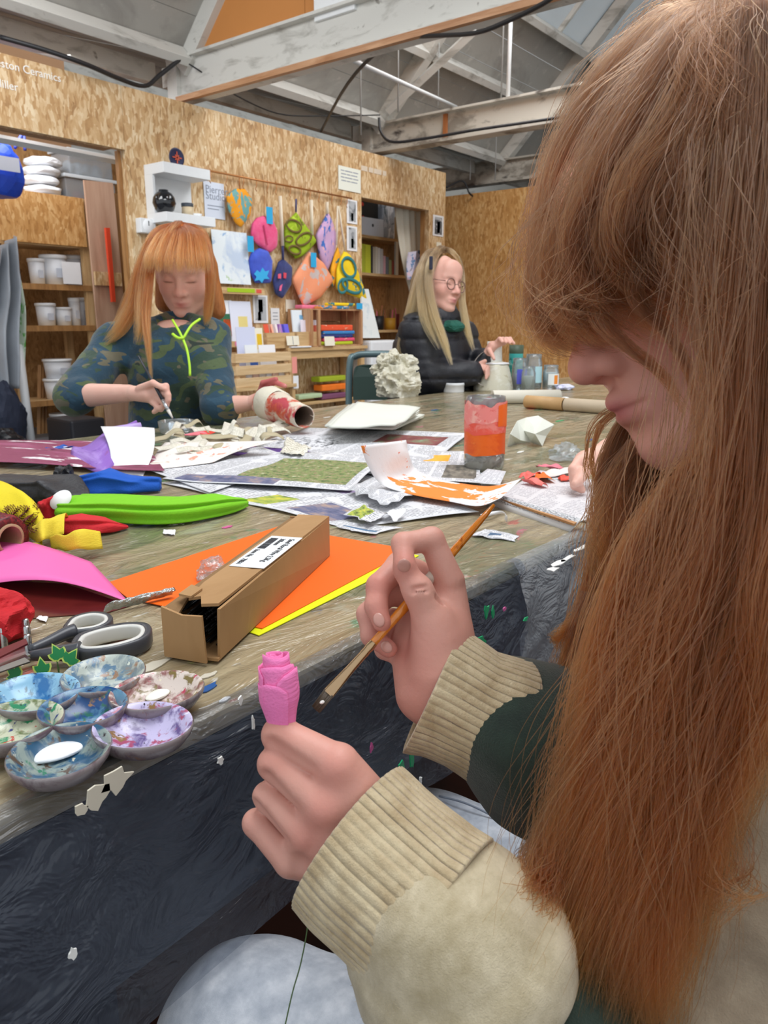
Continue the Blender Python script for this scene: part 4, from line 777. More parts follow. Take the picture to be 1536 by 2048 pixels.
# orange jar
def jar(name, label, px, py_base, py_top, wpx_, mats, cat='jar', band=None, wall=GLASS, z=ZT):
    c = onz(px, py_base, z); r = wpx(c, wpx_)/2; c = c + Vector((_h[0], _h[1], 0))*r*0.9; H_ = zat(c - Vector((_h[0], _h[1], 0))*0.0, py_top) - z; r *= 1.0 + 0.9*r/depth(c)
    return c, r, H_
c, r, H_ = jar('jar', '', 972, 948, 792, 80, None); tj = thing('papered_jar', 'tall glass jar papered with orange and pink tissue', 'jar', tuple(c))
BASEG = painted('dirty_glass', '#B9B0A4', [('#8A7F74', (40, 40, 60), .5, .1, 1.0), ('#F0EDE6', (30, 30, 50), .58, .04, 2.0), ('#C98A6A', (30, 30, 60), .64, .05, 5.0)], 'World', 0.12)
lathe('glass_body', [(0.001, .001), (r*.88, .001), (r*.97, .006), (r, .014), (r, H_*.90), (r*.97, H_*.95), (r*.95, H_), (r*.90, H_), (r*.92, H_*.93), (r*.94, H_*.2)], GLASS, tj, loc=c, n=40)
lathe('clouded_base', [(0.001, .002), (r*.86, .002), (r*.985, .012), (r*.985, H_*.22), (r*.90, H_*.24)], BASEG, tj, loc=c, n=40)
OT = painted('orange_tissue', '#F26A12', [('#E85A0E', (20, 20, 30), .5, .1, 1.0), ('#F58A3A', (30, 30, 30), .62, .08, 3.0)], 'World', 0.4); PT = painted('pink_tissue', '#EE5A48', [('#F0887C', (28, 28, 34), .46, .12, 2.0), ('#E04A3C', (40, 40, 40), .6, .08, 5.0)], 'World', 0.5); PT2 = painted('pale_pink_tissue', '#F08C86', [('#F6B0A4', (60, 60, 60), .5, .1, 2.0), ('#E86A64', (50, 50, 50), .62, .06, 7.0)], 'World', 0.5)
def wrap(name, z0, z1, m, seed, k=1.02, a0=0, a1=2*math.pi, amp=0.05):
    n = 48; v = []; f = []
    for j in range(7):
        for i in range(n + 1):
            a = a0 + (a1 - a0)*i/n; w = j/6; zb = z0 + amp*H_*nz(math.cos(a)*2.2, math.sin(a)*2.2, seed)*(1 - w) ; zt_ = z1 + amp*H_*nz(math.cos(a)*2.6, math.sin(a)*2.6, seed + 4)*w
            rr = r*k*(1 + .008*nz(math.cos(a)*6, math.sin(a)*6, w*4 + seed)); v.append(c + Vector((rr*math.cos(a), rr*math.sin(a), zb*(1 - w) + zt_*w)))
    for j in range(6):
        for i in range(n): q = j*(n + 1) + i; f.append((q, q + 1, q + n + 2, q + n + 1))
    return mesh(name, v, f, m, tj, True)
wrap('orange_band', H_*.24, H_*.60, OT, 1.0, 1.012); wrap('pink_band', H_*.52, H_*.76, PT, 2.0, 1.025); wrap('pale_band', H_*.70, H_*.93, PT2, 3.0, 1.035, amp=0.07)
ac = math.atan2(-_h[1], -_h[0]); wrap('orange_flap', H_*.60, H_*.93, OT, 6.0, 1.045, ac + .5, ac + 1.5, .04)
# crumpled papers, stacks
WP_ = M('#DADCD2', 0.8, var=0.03)
def facet(name, label, pxs, seed, mat, cat='paper', parent=None):
    """crumpled sheet built as a faceted ridge: list of (px,py,z) rings"""
    o = mesh(name, pxs[0], pxs[1], mat); return mark(o, label, cat)
def on(px, py, z): return onz(px, py, ZT + .001 + z)
V_ = [on(1014, 893, 0), on(1020, 868, .030), on(1034, 842, .050), on(1052, 836, .048), on(1066, 852, .040), on(1086, 838, .045), on(1108, 850, .030), on(1092, 872, .012), on(1084, 892, .0), on(1062, 884, .004), on(1048, 862, .028), on(1040, 880, .010), on(1070, 868, .030), on(1076, 832, .050), on(1030, 888, .0)]
F_ = [(0, 1, 14), (1, 11, 14), (1, 2, 11), (2, 10, 11), (2, 3, 10), (3, 4, 10), (4, 12, 10), (10, 12, 9), (10, 9, 11), (4, 13, 5), (4, 5, 12), (5, 6, 12), (6, 7, 12), (7, 8, 12), (12, 8, 9), (11, 9, 14), (3, 13, 4)]
oo = mesh('crumpled_paper', V_, F_, WP_); s_ = oo.modifiers.new('thickness', 'SOLIDIFY'); s_.thickness = 0.0012; mark(oo, 'sharply folded white paper standing right of the orange papered jar', 'paper')
st = thing('napkin_stack', 'loose stack of white tissue sheets lying in front of the green chair', 'napkins', tuple(onz(740, 850)))
for k in range(5):
    z = ZT + .004 + .010*k; j = 5*math.sin(k*2.1)
    pq = [onz(654 + j, 856, z), onz(786 + j, 860, ZT + .006 + .007*k), onz(848 - k*3 + j, 834, ZT + .006 + .006*k), onz(706 + j*2, 818, z)]; q_ = quadfn(*pq)
    sheet('tissue_sheet', lambda u, w, q_=q_, k=k: q_(u, w) + Vector((0, 0, (.004 + .002*k)*(0.5 + .5*nz(u*2.5 + k, w*2.5, k*3.1)) + .004*k*w)), 16, 16, WP_, st, 0.004)
def nest(mesh_): return mesh_
PM = painted('glued_paper', '#CFCBB8', [('#DAD8CC', (30, 30, 40), .5, .12, 1.0), ('#A89C78', (26, 26, 30), .60, .08, 3.0), ('#8F7F58', (60, 60, 60), .68, .05, 6.0)], 'World', 0.6)
lp = thing('crumpled_paper_model', 'crumpled glued-paper lump with a bow-like top in front of the green chair', 'paper model', tuple(onz(795, 798)))
cl = onz(795, 792); R_ = wpx(cl, 62); crumple('body', None, None, cl, (R_*1.2, R_*1.2, R_*1.05), PM, 3.0, 0.30, 0, lp, 5, 4.5)
tp_ = cl + Vector((0, 0, R_*.98)); 
for k, (dx, dz, s) in enumerate(((-.35, .08, .5), (-.1, .22, .46), (.28, .02, .5), (-.62, -.12, .34), (.02, -.06, .4))):
    crumple('paper_fold', None, None, tp_ + Vector((_r[0], _r[1], 0))*dx*R_ + Vector((0, 0, dz*R_ - .02)), (R_*s*1.2, R_*s*.7, R_*s*.9), PM, 5.0 + k*2, 0.5, k*0.9, lp, 4, 3.0)
# tape pot with stirring stick
c, r, H_ = jar('', '', 909, 786, 765, 40, None); lathe('tape_pot', [(0.001, 0), (r, 0), (r*1.03, .004), (r*1.02, H_*.7), (r*1.05, H_*.72), (r*1.05, H_), (r*.94, H_), (r*.93, H_*.5), (.001, H_*.5)], M('#E3E6EA', 0.5), None, loc=c, n=30); mark(bpy.data.objects[-1] if 0 else COL.objects[-1], 'small white round plastic pot on the table before the girl in the puffer jacket', 'pot')
mark(tube('paint_brush', [c + Vector((0, 0, .012)), P(824, 735, depth(c)*.99)], [.0045, .0025], M('#8E8FA8', 0.4), None, 8), 'thin grey-handled brush leaning in the white pot', 'brush')
# paper bottle model
c, r, H_ = jar('', '', 991, 784, 683, 78, None); bt = thing('paper_bottle', 'bottle model covered in glued cream paper with a torn collar', 'paper model', tuple(c)); k = H_
lathe('body', [(0.001, 0), (r, 0), (r*1.0, .01), (r*.90, k*.25), (r*.76, k*.48), (r*.66, k*.56), (r*.40, k*.60)], PM, bt, loc=c, n=36, wob=lambda a, z: 0.03*nz(math.cos(a)*4, math.sin(a)*4, z*40))
lathe('neck', [(r*.42, k*.57), (r*.42, k*.60), (r*.38, k*.80), (r*.37, k), (r*.33, k), (r*.30, k*.9), (.001, k*.9)], painted('white_neck', '#DEDFD8', [('#EDEDE8', (40, 40, 40), .5, .1, 2.0)], 'World', 0.6), bt, loc=c, n=28, wob=lambda a, z: 0.03*nz(math.cos(a)*4, math.sin(a)*4, z*60))
lathe('collar', [(r*.40, k*.59), (r*.70, k*.575), (r*.74, k*.55), (r*.68, k*.545)], PAPER, bt, loc=c, n=36, wob=lambda a, z: 0.12*nz(math.cos(a)*3, math.sin(a)*3, 7))
dB = depth(c); strip = catmull([P(984, 712, dB*.985), P(968, 704, dB*.98), P(950, 722, dB*.975), P(945, 745, dB*.975), P(955, 764, dB*.975), P(968, 772, dB*.98)], 25)
mark(sheet('paper_strip', lambda u, w: Vector(strip[int(round(u*24))]) + Vector((_r[0], _r[1], 0))*.016*(w - .5) + Vector((-.02, .01, .0))*(w - .5), 24, 2, M('#C9C2BA', 0.7), None, 0.0006), 'curved grey paper strip hanging from the cream paper bottle', 'paper strip')
# jars and tin behind
def glassjar(label, px, pb, pt_, w, content=None, lab=None, labcol=None, fill=.6, rim=True, cat='jar', name='glass_jar'):
    c, r, k = jar('', '', px, pb, pt_, w, None); t_ = thing(name, label, cat, tuple(c))
    lathe('glass', [(0.001, .002), (r*.92, .002), (r, .008), (r, k*.74), (r*.92, k*.82), (r*.86, k*.86), (r*.90, k*.88), (r*.90, k), (r*.86, k), (r*.82, k*.86), (r*.95, k*.72), (r*.95, .01), (.001, .006)], GLASS, t_, loc=c, n=28)
    if content: lathe('contents', [(0.001, .007), (r*.93, .008), (r*.93, k*fill), (.001, k*fill)], M(content, 0.5, var=.06), t_, loc=c, n=24)
    if lab:
        a0 = math.atan2(-_h[1], -_h[0]); n = 14; v = []; f = []
        for i in range(n + 1):
            for z in (k*.2, k*.66): a = a0 - .5 + 1.7*i/n; v.append(c + Vector((r*1.012*math.cos(a), r*1.012*math.sin(a), z)))
        for i in range(n): f.append((2*i, 2*i + 2, 2*i + 3, 2*i + 1))
        mesh('label', v, f, M(lab, 0.5), t_, True)
        if labcol:
            v = []; f = []
            for i in range(7):
                for z in (k*.24, k*.6): a = a0 + .25 + .55*i/6; v.append(c + Vector((r*1.02*math.cos(a), r*1.02*math.sin(a), z)))
            for i in range(6): f.append((2*i, 2*i + 2, 2*i + 3, 2*i + 1))
            mesh('label_print', v, f, M(labcol, 0.5), t_, True)
    return t_
glassjar('glass jar with a violet-blue label right of the cream paper bottle', 1040, 781, 716, 30, '#C9CBE0', '#5A5ED0', fill=.5)
glassjar('larger glass jar with a pale blue label behind the small jars', 1068, 780, 708, 34, '#D3DFE2', '#B7DDE6', fill=.6)
glassjar('short open jar of pale milky water before the larger jar', 1058, 784, 733, 28, '#CFD4CC', None, fill=.62)
glassjar('small jar of white paint with an orange-striped label', 1103, 780, 730, 32, '#DDE4E6', '#EEF0EE', '#F09030', fill=.7)
c, r, k = jar('', '', 1032, 771, 690, 28, None); tn = thing('paint_tin', 'teal paint tin with a dark rim standing behind the jars', 'tin', tuple(c)); 
lathe('tin_body', [(0.001, 0), (r, 0), (r, k*.78), (r*.98, k*.8)], painted('teal_label', '#3FA9A4', [('#8FD0C8', (30, 30, 60), .55, .05, 2.0), ('#2A6A6A', (20, 20, 50), .62, .05, 4.0)], 'World', 0.4), tn, loc=c, n=24); lathe('tin_rim', [(r*.98, k*.78), (r*1.02, k*.82), (r*1.02, k), (r*.9, k), (r*.9, k*.9), (.001, k*.88)], M('#4A5A48', 0.5), tn, loc=c, n=24)
mark(crumple('tissue_piece', None, None, onz(1130, 778, ZT + .002), (.11, .06, .02), M('#D8DAF0', 0.7, var=.1), 2.0, .3, .2), 'pale white and violet tissue right of the small white paint jar', 'paper')
# rolls of paper
def roll(name, label, a, b, rp, mat, endmat=None):
    A, B = onz(*a), onz(*b); r = wpx(A.lerp(B, .5), rp)/2; A.z = B.z = ZT + r; t_ = thing(name, label, 'paper roll', tuple(A.lerp(B, .5))); ax = (B - A).normalized(); s = ax.cross(Vector((0, 0, 1))); mw = frm(s, s.cross(ax), ax, A); Ln = (B - A).length
    lathe('paper', [(r*.55, .004), (r*.97, 0), (r, .002), (r, Ln), (r*.55, Ln - .003), (r*.55, .004)], mat, t_, mw=mw, n=28); return t_, mw, r, Ln
roll('paper_roll', 'long cream paper roll lying along the table behind the orange jar', (984, 808), (1118, 806), 27, M('#D9D4C6', 0.75, var=.04))
KR = wood('kraft', '#B08A5A', '#C9A270', axis='X', scale=.3, bump=.05); t_, mw, r, Ln = roll('paper_roll', 'brown kraft paper roll stamped with small black writing', (1052, 816), (1128, 822), 26, KR)
roll('paper_roll', 'grey-brown paper roll banded with white next to the kraft roll', (1130, 822), (1262, 832), 27, M('#BBAA92', 0.75, var=.06))
rk_ = random.Random(8)
for k_ in range(16):            # worn dark stamp on the kraft paper, too small to read
    a_ = math.radians(-60 - 9*(k_ % 4)); z_ = Ln*.50 + .0052*(k_//4) + rk_.uniform(-.001, .001); bm = bmesh.new(); add_box(bm, (.0006, .0042*rk_.uniform(.6, 1.1), .0032), mw @ Matrix.Rotation(a_, 4, 'Z') @ Matrix.Translation((r*1.004, 0, z_))); bmo('stamp_mark', bm, M('#3A2C1C', .7), t_)
mark(lathe('paper_band', [(.02, 0), (.0225, 0), (.0225, .012), (.02, .012)], WHITE, None, mw=frm((0, 1, 0), (0, 0, 1), (1, 0, 0), onz(1127, 822) + Vector((0, .0, .021))), n=20), 'narrow white paper band around the brown rolls', 'band')
# tissue bits near the far hand
for i, (px, py, w, m, lb) in enumerate(((1058, 955, .030, M('#EE6A62', .6, var=.1), 'coral tissue scrap nearest the curled painted paper'), (1085, 960, .034, M('#F0742A', .6, var=.1), 'orange tissue scrap between the coral and pink scraps'), (1072, 972, .028, M('#F07A72', .6, var=.1), 'salmon tissue scrap lying lowest of the bright scraps'), (1100, 940, .030, M('#E07A8A', .6, var=.15), 'pink tissue scrap lying farthest of the bright scraps'), (1140, 962, .022, M('#E8503A', .6), 'red-orange tissue scrap held under the fingers behind the hair'), (1118, 950, .05, M('#E6DCD8', .7, var=.1), 'white tissue scrap stained pink beside the bright scraps'))):
    c = onz(px, py, ZT + .004); s4 = i*3.7
    mark(sheet('tissue_piece', lambda u, w_, c=c, w=w, s4=s4: c + Vector((math.cos(s4)*(u - .5)*w*1.7 - math.sin(s4)*(w_ - .5)*w*(.5 + u*.6), math.sin(s4)*(u - .5)*w*1.7 + math.cos(s4)*(w_ - .5)*w*(.5 + u*.6), .012*(.5 + .5*nz(u*3 + s4, w_*3)))), 10, 8, m, None, .0004), lb, 'paper')
crumple('cellophane', 'crumpled clear film ball lying beyond the bright tissue scraps', 'film', onz(1128, 918, ZT + .002), (.05, .04, .03), glassy('film_ball', amount=.8, rough=.1, bump=.6, bscale=70), 9.0, .5)
for i, (px, py) in enumerate(((1000, 842), (870, 820), (1120, 842), (1040, 905), (905, 905), (690, 865), (655, 835), (1180, 880))):
    splash(tb, px, py, .016 + .004*(i % 3), .006, (PW, PB, PG)[i % 3] if i % 4 else M('#D8D6CC', .5), seed=90 + i)
# ---------------------------------------------------------------- display on the partition
def wz(x, y, Y=YW): p = onY(x, y, Y); return p.x, p.z
def decal(par, name, x0, z0, x1, z1, y, mat, th=0.0008, tilt=None):
    v = [(x0, y, z0), (x1, y, z0), (x1, y, z1), (x0, y, z1)]
    if tilt: v = [tilt(Vector(q)) for q in v]
    return prism(name, v, (0, -th, 0), mat, par)
def wcard(name, label, cat, px0, py0, px1, py1, mat, prints=(), Y=YW - 0.004, th=0.004, lean=0.0, parent=None, group=None):
    """card flat on (or leaning against) a plane Y: pixel box of its top-left and bottom-right; prints in u,v from bottom-left"""
    x0, z1 = wz(px0, py0, Y); x1, z0 = wz(px1, py1, Y); zb = onY(px0, py1, Y).z; 
    t = thing(name, label, cat, ((x0 + x1)/2, Y, z0), group); W, H = x1 - x0, z1 - z0
    tl = (lambda q: Vector((q.x, q.y - lean*(1 - (q.z - z0)/H), q.z))) if lean else None
    decal(t, 'sheet', x0, z0, x1, z1, Y, mat, th, tl)
    for (u0, v0, u1, v1, m) in prints: decal(t, 'print', x0 + W*u0, z0 + H*v0, x0 + W*u1, z0 + H*v1, Y - th, m, 0.0008, tl)
    return t, x0, z0, W, H
INKG = M('#7A808C', .7); LIMEP = M('#A8C81E', .6); REDP = M('#E05A48', .6); TEALP = M('#3E9AA8', .6); BLUEP = M('#3A5FD0', .6); SKYP = M('#2AA8DC', .6); GRN = M('#2E6B4A', .6); PHOTO = painted('photo_print', '#B8BCC0', [('#5A6066', (6, 6, 6), .52, .08, 1.0), ('#E4E4E6', (9, 9, 9), .6, .05, 4.0)], 'World', .4)
# white cube shelf with its pots
sh = thing('wall_shelf', 'white box shelf on the OSB wall above the girl in camouflage', 'shelf', onY(340, 400, YW))
x0, zt = wz(287, 330); x1, _ = wz(392, 350, YW - .12); zb = wz(287, 438)[1]
D = 0.24; box2('back', (x0, YW - .02, zb), (x0 + .42, YW - .002, zt), WHITE, sh); box2('top', (x0, YW - D, zt - .075), (x0 + .44, YW - .02, zt), WHITE, sh, bev=.003); box2('bottom', (x0, YW - D, zb - .03), (x0 + .47, YW - .02, zb + .04), WHITE, sh, bev=.003); box2('upright', (x0 - .0, YW - .10, zb + .04), (x0 + .02, YW - .02, zt - .075), WHITE, sh)
def on_shelf(px, py, Y): return onY(px, py, Y)
c = Vector((wz(352, 326, YW - .1)[0], YW - .1, zt + .001)); r = wpx(c, 37)/2
pq = thing('plate', 'dark blue round plate with an orange star standing on the white shelf', 'plate', c); mwp = frm((0, 0, 1), (1, 0, 0), (0, 1, 0), (c.x, c.y, c.z + r)); mwp = Matrix.Translation((c.x, c.y, c.z + r)) @ Matrix.Rotation(math.radians(90), 4, 'X') 
lathe('disc', [(.001, .0), (r*.9, .0), (r, .012), (r*.97, .016), (r*.8, .012), (.001, .012)], M('#23284A', .3), pq, mw=mwp, n=32)
for a in range(4): 
    q = Matrix.Translation((c.x, c.y - .018, c.z + r)) @ Matrix.Rotation(a*math.pi/4, 4, 'Y'); bm = bmesh.new(); add_box(bm, (.008, .002, r*(1.2 if a % 2 == 0 else .7)), q); bmo('star', bm, M('#C8553A', .5), pq)
c = Vector((wz(328, 426, YW - .12)[0], YW - .13, zb + .041)); r = wpx(c, 46)/2
lathe('round_vase', [(.001, 0), (r*.5, .0), (r*.8, r*.25), (r, r*.8), (r*.93, r*1.25), (r*.7, r*1.62), (r*.42, r*1.75), (r*.40, r*1.9), (r*.34, r*1.9), (r*.34, r*1.6), (.001, r*1.5)], M('#14171C', .08, coat=.6), None, loc=c, n=36); mark(COL.objects[-1], 'glossy black round vase inside the white box shelf', 'vase')
c = Vector((wz(376, 437, YW - .13)[0], YW - .13, zb + .041)); r = wpx(c, 23)/2; t_ = thing('candle_jar', 'small beige candle jar with a dark band on the white shelf', 'candle', c)
lathe('jar_body', [(.001, 0), (r, 0), (r, r*1.5), (r*.9, r*1.5), (.001, r*1.45)], M('#D2BF9E', .5), t_, loc=c, n=22); lathe('dark_band', [(r*1.01, r*1.5), (r*1.03, r*1.55), (r*1.03, r*2.1), (r*.9, r*2.1), (.001, r*2.0)], M('#3A424C', .5), t_, loc=c, n=22)
c = Vector((wz(392, 436, YW - .15)[0], YW - .16, zb + .041)); lathe('small_dish', [(.001, 0), (.03, 0), (.045, .02), (.042, .021), (.001, .008)], WHITE, None, loc=c, n=20); mark(COL.objects[-1], 'tiny white dish at the right end of the white shelf', 'dish')
x0_, z0_ = wz(272, 466); x1_, z1_ = wz(300, 440); cl = thing('wall_clock', 'small white square clock hanging left below the white shelf', 'clock', ((x0_ + x1_)/2, YW - .03, z0_)); box2('case', (x0_, YW - .07, z0_), (x1_, YW - .002, z1_), WHITE, cl, bev=.006)
lathe('dial', [(.001, .004), (.045, .004), (.05, 0)], M('#F4F6F8', .3), cl, mw=Matrix.Translation(((x0_ + x1_)/2, YW - .07, (z0_ + z1_)/2)) @ Matrix.Rotation(math.radians(90), 4, 'X'), n=24); box2('hand', ((x0_ + x1_)/2 - .003, YW - .076, (z0_ + z1_)/2), ((x0_ + x1_)/2 + .003, YW - .0745, (z0_ + z1_)/2 + .035), BLACK, cl)
# studio sign
t_, x, z, W, H = wcard('studio_sign', 'white paper sign lettered Studios beside the white shelf', 'sign', 406, 361, 450, 440, M('#DDE4F2', .7)); SIGN = M('#9098A8', .7)
text('lettering', 'Pierrer', .082, wallmw(x + .015, z + H*.70, YW - .009), SIGN, t_); text('lettering', 'Studios', .082, wallmw(x + .015, z + H*.52, YW - .009), SIGN, t_)
decal(t_, 'print_line', x + .03, z + H*.335, x + W*.93, z + H*.36, YW - .008, SIGN); decal(t_, 'print_line', x + .03, z + H*.245, x + W*.7, z + H*.27, YW - .008, SIGN)
t_, x, z, W, H = wcard('paper_notice', 'pale yellowish paper notice with four lines of small writing near the top of the wall', 'notice', 676, 330, 721, 387, M('#EDF0E4', .7))
for k in range(4): 
    for a, b in ((.12, .34), (.37, .52), (.55, .84)) if k % 2 else ((.10, .26), (.29, .62), (.65, .88)): decal(t_, 'print_line', x + W*a, z + H*(.80 - .14*k), x + W*b, z + H*(.84 - .14*k), YW - .008, SIGN)
# copper rail with hooks
COPPER = M('#B57A48', .35, metal=.6); ra = Vector(onY(380, 334, YW - .04)); rb_ = Vector(onY(704, 397, YW - .04)); rl = thing('hanging_rail', 'thin copper rail along the OSB wall carrying the bags', 'rail', ra); tube('rail', [ra, rb_], .008, COPPER, rl, 8)
hooks = []
for k, px in enumerate((412, 440, 470, 494, 516, 533, 562, 585, 604, 624, 654, 676, 690)):
    u = (px - 380)/324; q = ra.lerp(rb_, u); tube('hook', catmull([q + Vector((0, 0, .02)), q + Vector((.012, 0, .0)), q + Vector((0, -.01, -.05)), q + Vector((-.014, -.01, -.075)), q + Vector((.0, -.01, -.095))], 12), .0035, COPPER, rl, 5)
# bags: soft padded outlines hung from the rail
def catmull_lin(pts, n):
    p = np.array([tuple(x) for x in pts] + [tuple(pts[0])]); s = np.linspace(0, len(pts), n + 1)[:-1]; i = np.minimum(s.astype(int), len(pts) - 1); f = (s - i)[:, None]; return p[i]*(1 - f) + p[i + 1]*f
def pouch(name, label, outline, mat, Y=YW - .06, puff=.05, crisp=.85, cat='bag', strap=None, tags=(), marks=(), group=None, loops=()):
    pts = [Vector(onY(x, y, Y)) for x, y in outline]; n = 44; q1 = catmull([tuple(p) for p in pts] + [tuple(pts[0])], n + 1)[:-1]; q = q1*(1 - crisp) + catmull_lin(pts, n)*crisp; c = q.mean(0)
    t_ = thing(name, label, cat, Vector(c)); v = []; f = []; rings = [(1.0, 0.0), (.94, .5), (.75, .85), (.45, 1.0), (.15, 1.02)]
    for side in (-1, 1):
        for s, h in rings:
            for k in range(n): p = c + (q[k] - c)*s; wv = .012*nz(p[0]*14, p[2]*14, side)*h; v.append((p[0], Y + side*(puff*.5*h + wv if side < 0 else puff*.25*h), p[2]))
    m = len(rings)
    for side in (0, 1):
        b = side*m*n
        for j in range(m - 1):
            for k in range(n):
                a = (b + j*n + k, b + j*n + (k + 1) % n, b + (j + 1)*n + (k + 1) % n, b + (j + 1)*n + k); f.append(a if side == 0 else a[::-1])
        cap_ = tuple(b + (m - 1)*n + k for k in range(n)); f.append(cap_ if side == 0 else cap_[::-1])
    for k in range(n): f.append((k, m*n + k, m*n + (k + 1) % n, (k + 1) % n))
    mesh('body', v, f, mat, t_, True)
    for s_ in (strap or []): tube('strap', [Vector(onY(a, b, Y - .012)) for a, b in s_[0]], s_[1], s_[2], t_, 6, flat=.35)
    for (a, b, w, h, m_) in tags: p = onY(a, b, Y - puff*.6 - .004); decal(t_, 'swing_tag', p.x - w/2, p.z - h/2, p.x + w/2, p.z + h/2, p.y, m_, .002)
    for (lx, ly, ra_, rb_, rt_, lm, lw) in loops:
        q3 = [Vector(onY(lx + ra_*math.cos(a)*math.cos(rt_) - rb_*math.sin(a)*math.sin(rt_), ly + ra_*math.cos(a)*math.sin(rt_) + rb_*math.sin(a)*math.cos(rt_), Y - puff*.5 - .012)) for a in np.linspace(0, 2*math.pi, 25)]; tube('print_loop', q3, lw, lm, t_, 6, False, .3, upref=(0, 1, 0))
    for o in marks:
        pm = [Vector(onY(x, y, Y - puff*.5 - .008)) for x, y in o[0]]; prism('print', pm, (0, -.0015, 0), o[1], t_)
    return t_
def fabric(name, base, layers): return painted(name, base, [(c, tuple(x for x in sc), th, .015, sd) for c, sc, th, sd in layers], 'World', .85)
F_OT = fabric('fabric_orange_teal', '#F2A01C', [('#6FA6A4', (11, 11, 8), .53, 3.0)]); F_LIME = fabric('fabric_lime', '#9CB81E', [('#6E6A2A', (14, 14, 11), .60, 2.0), ('#B4CC3A', (7, 7, 7), .58, 5.0)]); F_LIL = fabric('fabric_lilac', '#C8A2C8', [('#3F6CB8', (14, 14, 5), .56, 6.0), ('#E8B0A8', (12, 12, 10), .62, 2.0)]); F_COR = fabric('fabric_coral', '#F09A72', [('#C8B8B4', (9, 9, 8), .58, 4.0)]); F_YEL = fabric('fabric_yellow', '#F2CE1E', [('#3E8088', (6, 6, 6), .55, 1.5)]); F_MIX = fabric('fabric_mixed', '#E8A05A', [('#3A7FA8', (14, 14, 20), .5, 2.0), ('#E0D8C8', (12, 12, 20), .6, 4.0)])
PINKB = cloth('fabric_pink', ('#E8457E', '#F06A98'), 20, kind='World'); BLUEB = cloth('fabric_blue', ('#3A50C0', '#4A66DA'), 12, kind='World'); NAVYB = cloth('fabric_navy', ('#2A3060', '#3A4480'), 12, kind='World'); STRAP = M('#E6DCC8', .8)
pouch('padded_bag', 'orange and teal heart-shaped padded bag highest on the rail', [(452, 392), (470, 377), (490, 378), (504, 398), (500, 432), (482, 455), (470, 446), (456, 420)], F_OT, strap=[([(478, 352), (480, 380)], .006, COPPER)])
pouch('clasp_purse', 'bright pink rounded purse with a blue tag', [(503, 448), (512, 436), (528, 431), (546, 440), (555, 462), (554, 494), (540, 506), (512, 488), (501, 470)], PINKB, strap=[([(529, 392), (528, 434)], .004, COPPER)], tags=((539, 431, .075, .14, SKYP),), marks=(([(526, 450), (528, 450), (536, 490), (534, 491)], M('#B82E60', .8)),))
pouch('drawstring_pouch', 'blue rounded pouch printed with a pale blue flower', [(497, 520), (502, 505), (518, 496), (536, 502), (545, 522), (542, 566), (510, 566), (500, 545)], BLUEB, tags=((501, 488, .07, .13, SKYP),), marks=(([(508, 548), (514, 540), (520, 545), (525, 535), (530, 543), (538, 541), (534, 552), (539, 558), (528, 558), (524, 566), (518, 560), (509, 562), (513, 554)], M('#3AB0E8', .8)),))
pouch('long_pouch', 'narrow navy pouch on a cream strap hanging by the blue pouch', [(556, 524), (566, 517), (584, 534), (581, 570), (564, 597), (550, 588), (545, 560)], NAVYB, puff=.07, strap=[([(560, 392), (565, 492)], .022, STRAP), ([(565, 492), (566, 520)], .016, NAVYB)], marks=(([(556, 548), (562, 547), (562, 557), (556, 557)], M('#E8607A', .8)), ([(567, 545), (573, 546), (572, 557), (567, 556)], M('#D84A5E', .8)), ([(560, 572), (565, 568), (562, 582), (558, 581)], M('#F06A90', .8))))
pouch('tote_bag', 'lime green patterned bag hanging askew by one corner', [(592, 424), (634, 482), (606, 512), (590, 518), (568, 492), (569, 448)], F_LIME, puff=.05, strap=[([(592, 398), (592, 424)], .012, NAVYB), ([(622, 400), (624, 470)], .022, STRAP)], loops=((588, 452, 16, 11, .5, M('#6E5A2A', .8), .010), (608, 478, 17, 10, -.6, M('#6E5A2A', .8), .010), (590, 500, 12, 8, .3, M('#6E5A2A', .8), .010), (578, 478, 8, 6, 0, M('#6E5A2A', .8), .008)))
pouch('folded_apron', 'lilac and blue patterned cloth gathered on a hook', [(654, 424), (664, 445), (672, 475), (664, 520), (652, 545), (640, 520), (631, 470), (642, 448)], F_LIL, puff=.08, strap=[([(654, 404), (654, 428)], .020, STRAP)])
pouch('tote_bag', 'coral and grey patterned bag hanging by a corner below the lime bag', [(618, 502), (645, 524), (667, 560), (640, 596), (606, 612), (583, 558)], F_COR, YW - .10, puff=.07, tags=((627, 520, .075, .13, SKYP),))
pouch('tote_bag', 'yellow and teal looped-pattern bag on two cream straps', [(688, 500), (700, 510), (722, 560), (734, 602), (700, 590), (672, 578), (672, 540), (680, 515)], F_YEL, YW - .11, puff=.06, strap=[([(675, 412), (673, 490)], .012, STRAP), ([(677, 412), (690, 504)], .012, STRAP)], loops=((698, 535, 13, 20, -.3, M('#2F7A80', .8), .016), (704, 572, 20, 12, .5, M('#2F7A80', .8), .016), (686, 572, 9, 14, .2, M('#2F7A80', .8), .014)))
pouch('tote_bag', 'orange and yellow patterned bag tucked behind the looped-pattern bag', [(674, 494), (682, 520), (674, 560), (664, 575), (660, 540), (668, 510)], fabric('fabric_gold', '#F0A81E', [('#3E8088', (8, 8, 6), .6, 2.5)]), YW - .07, puff=.05)
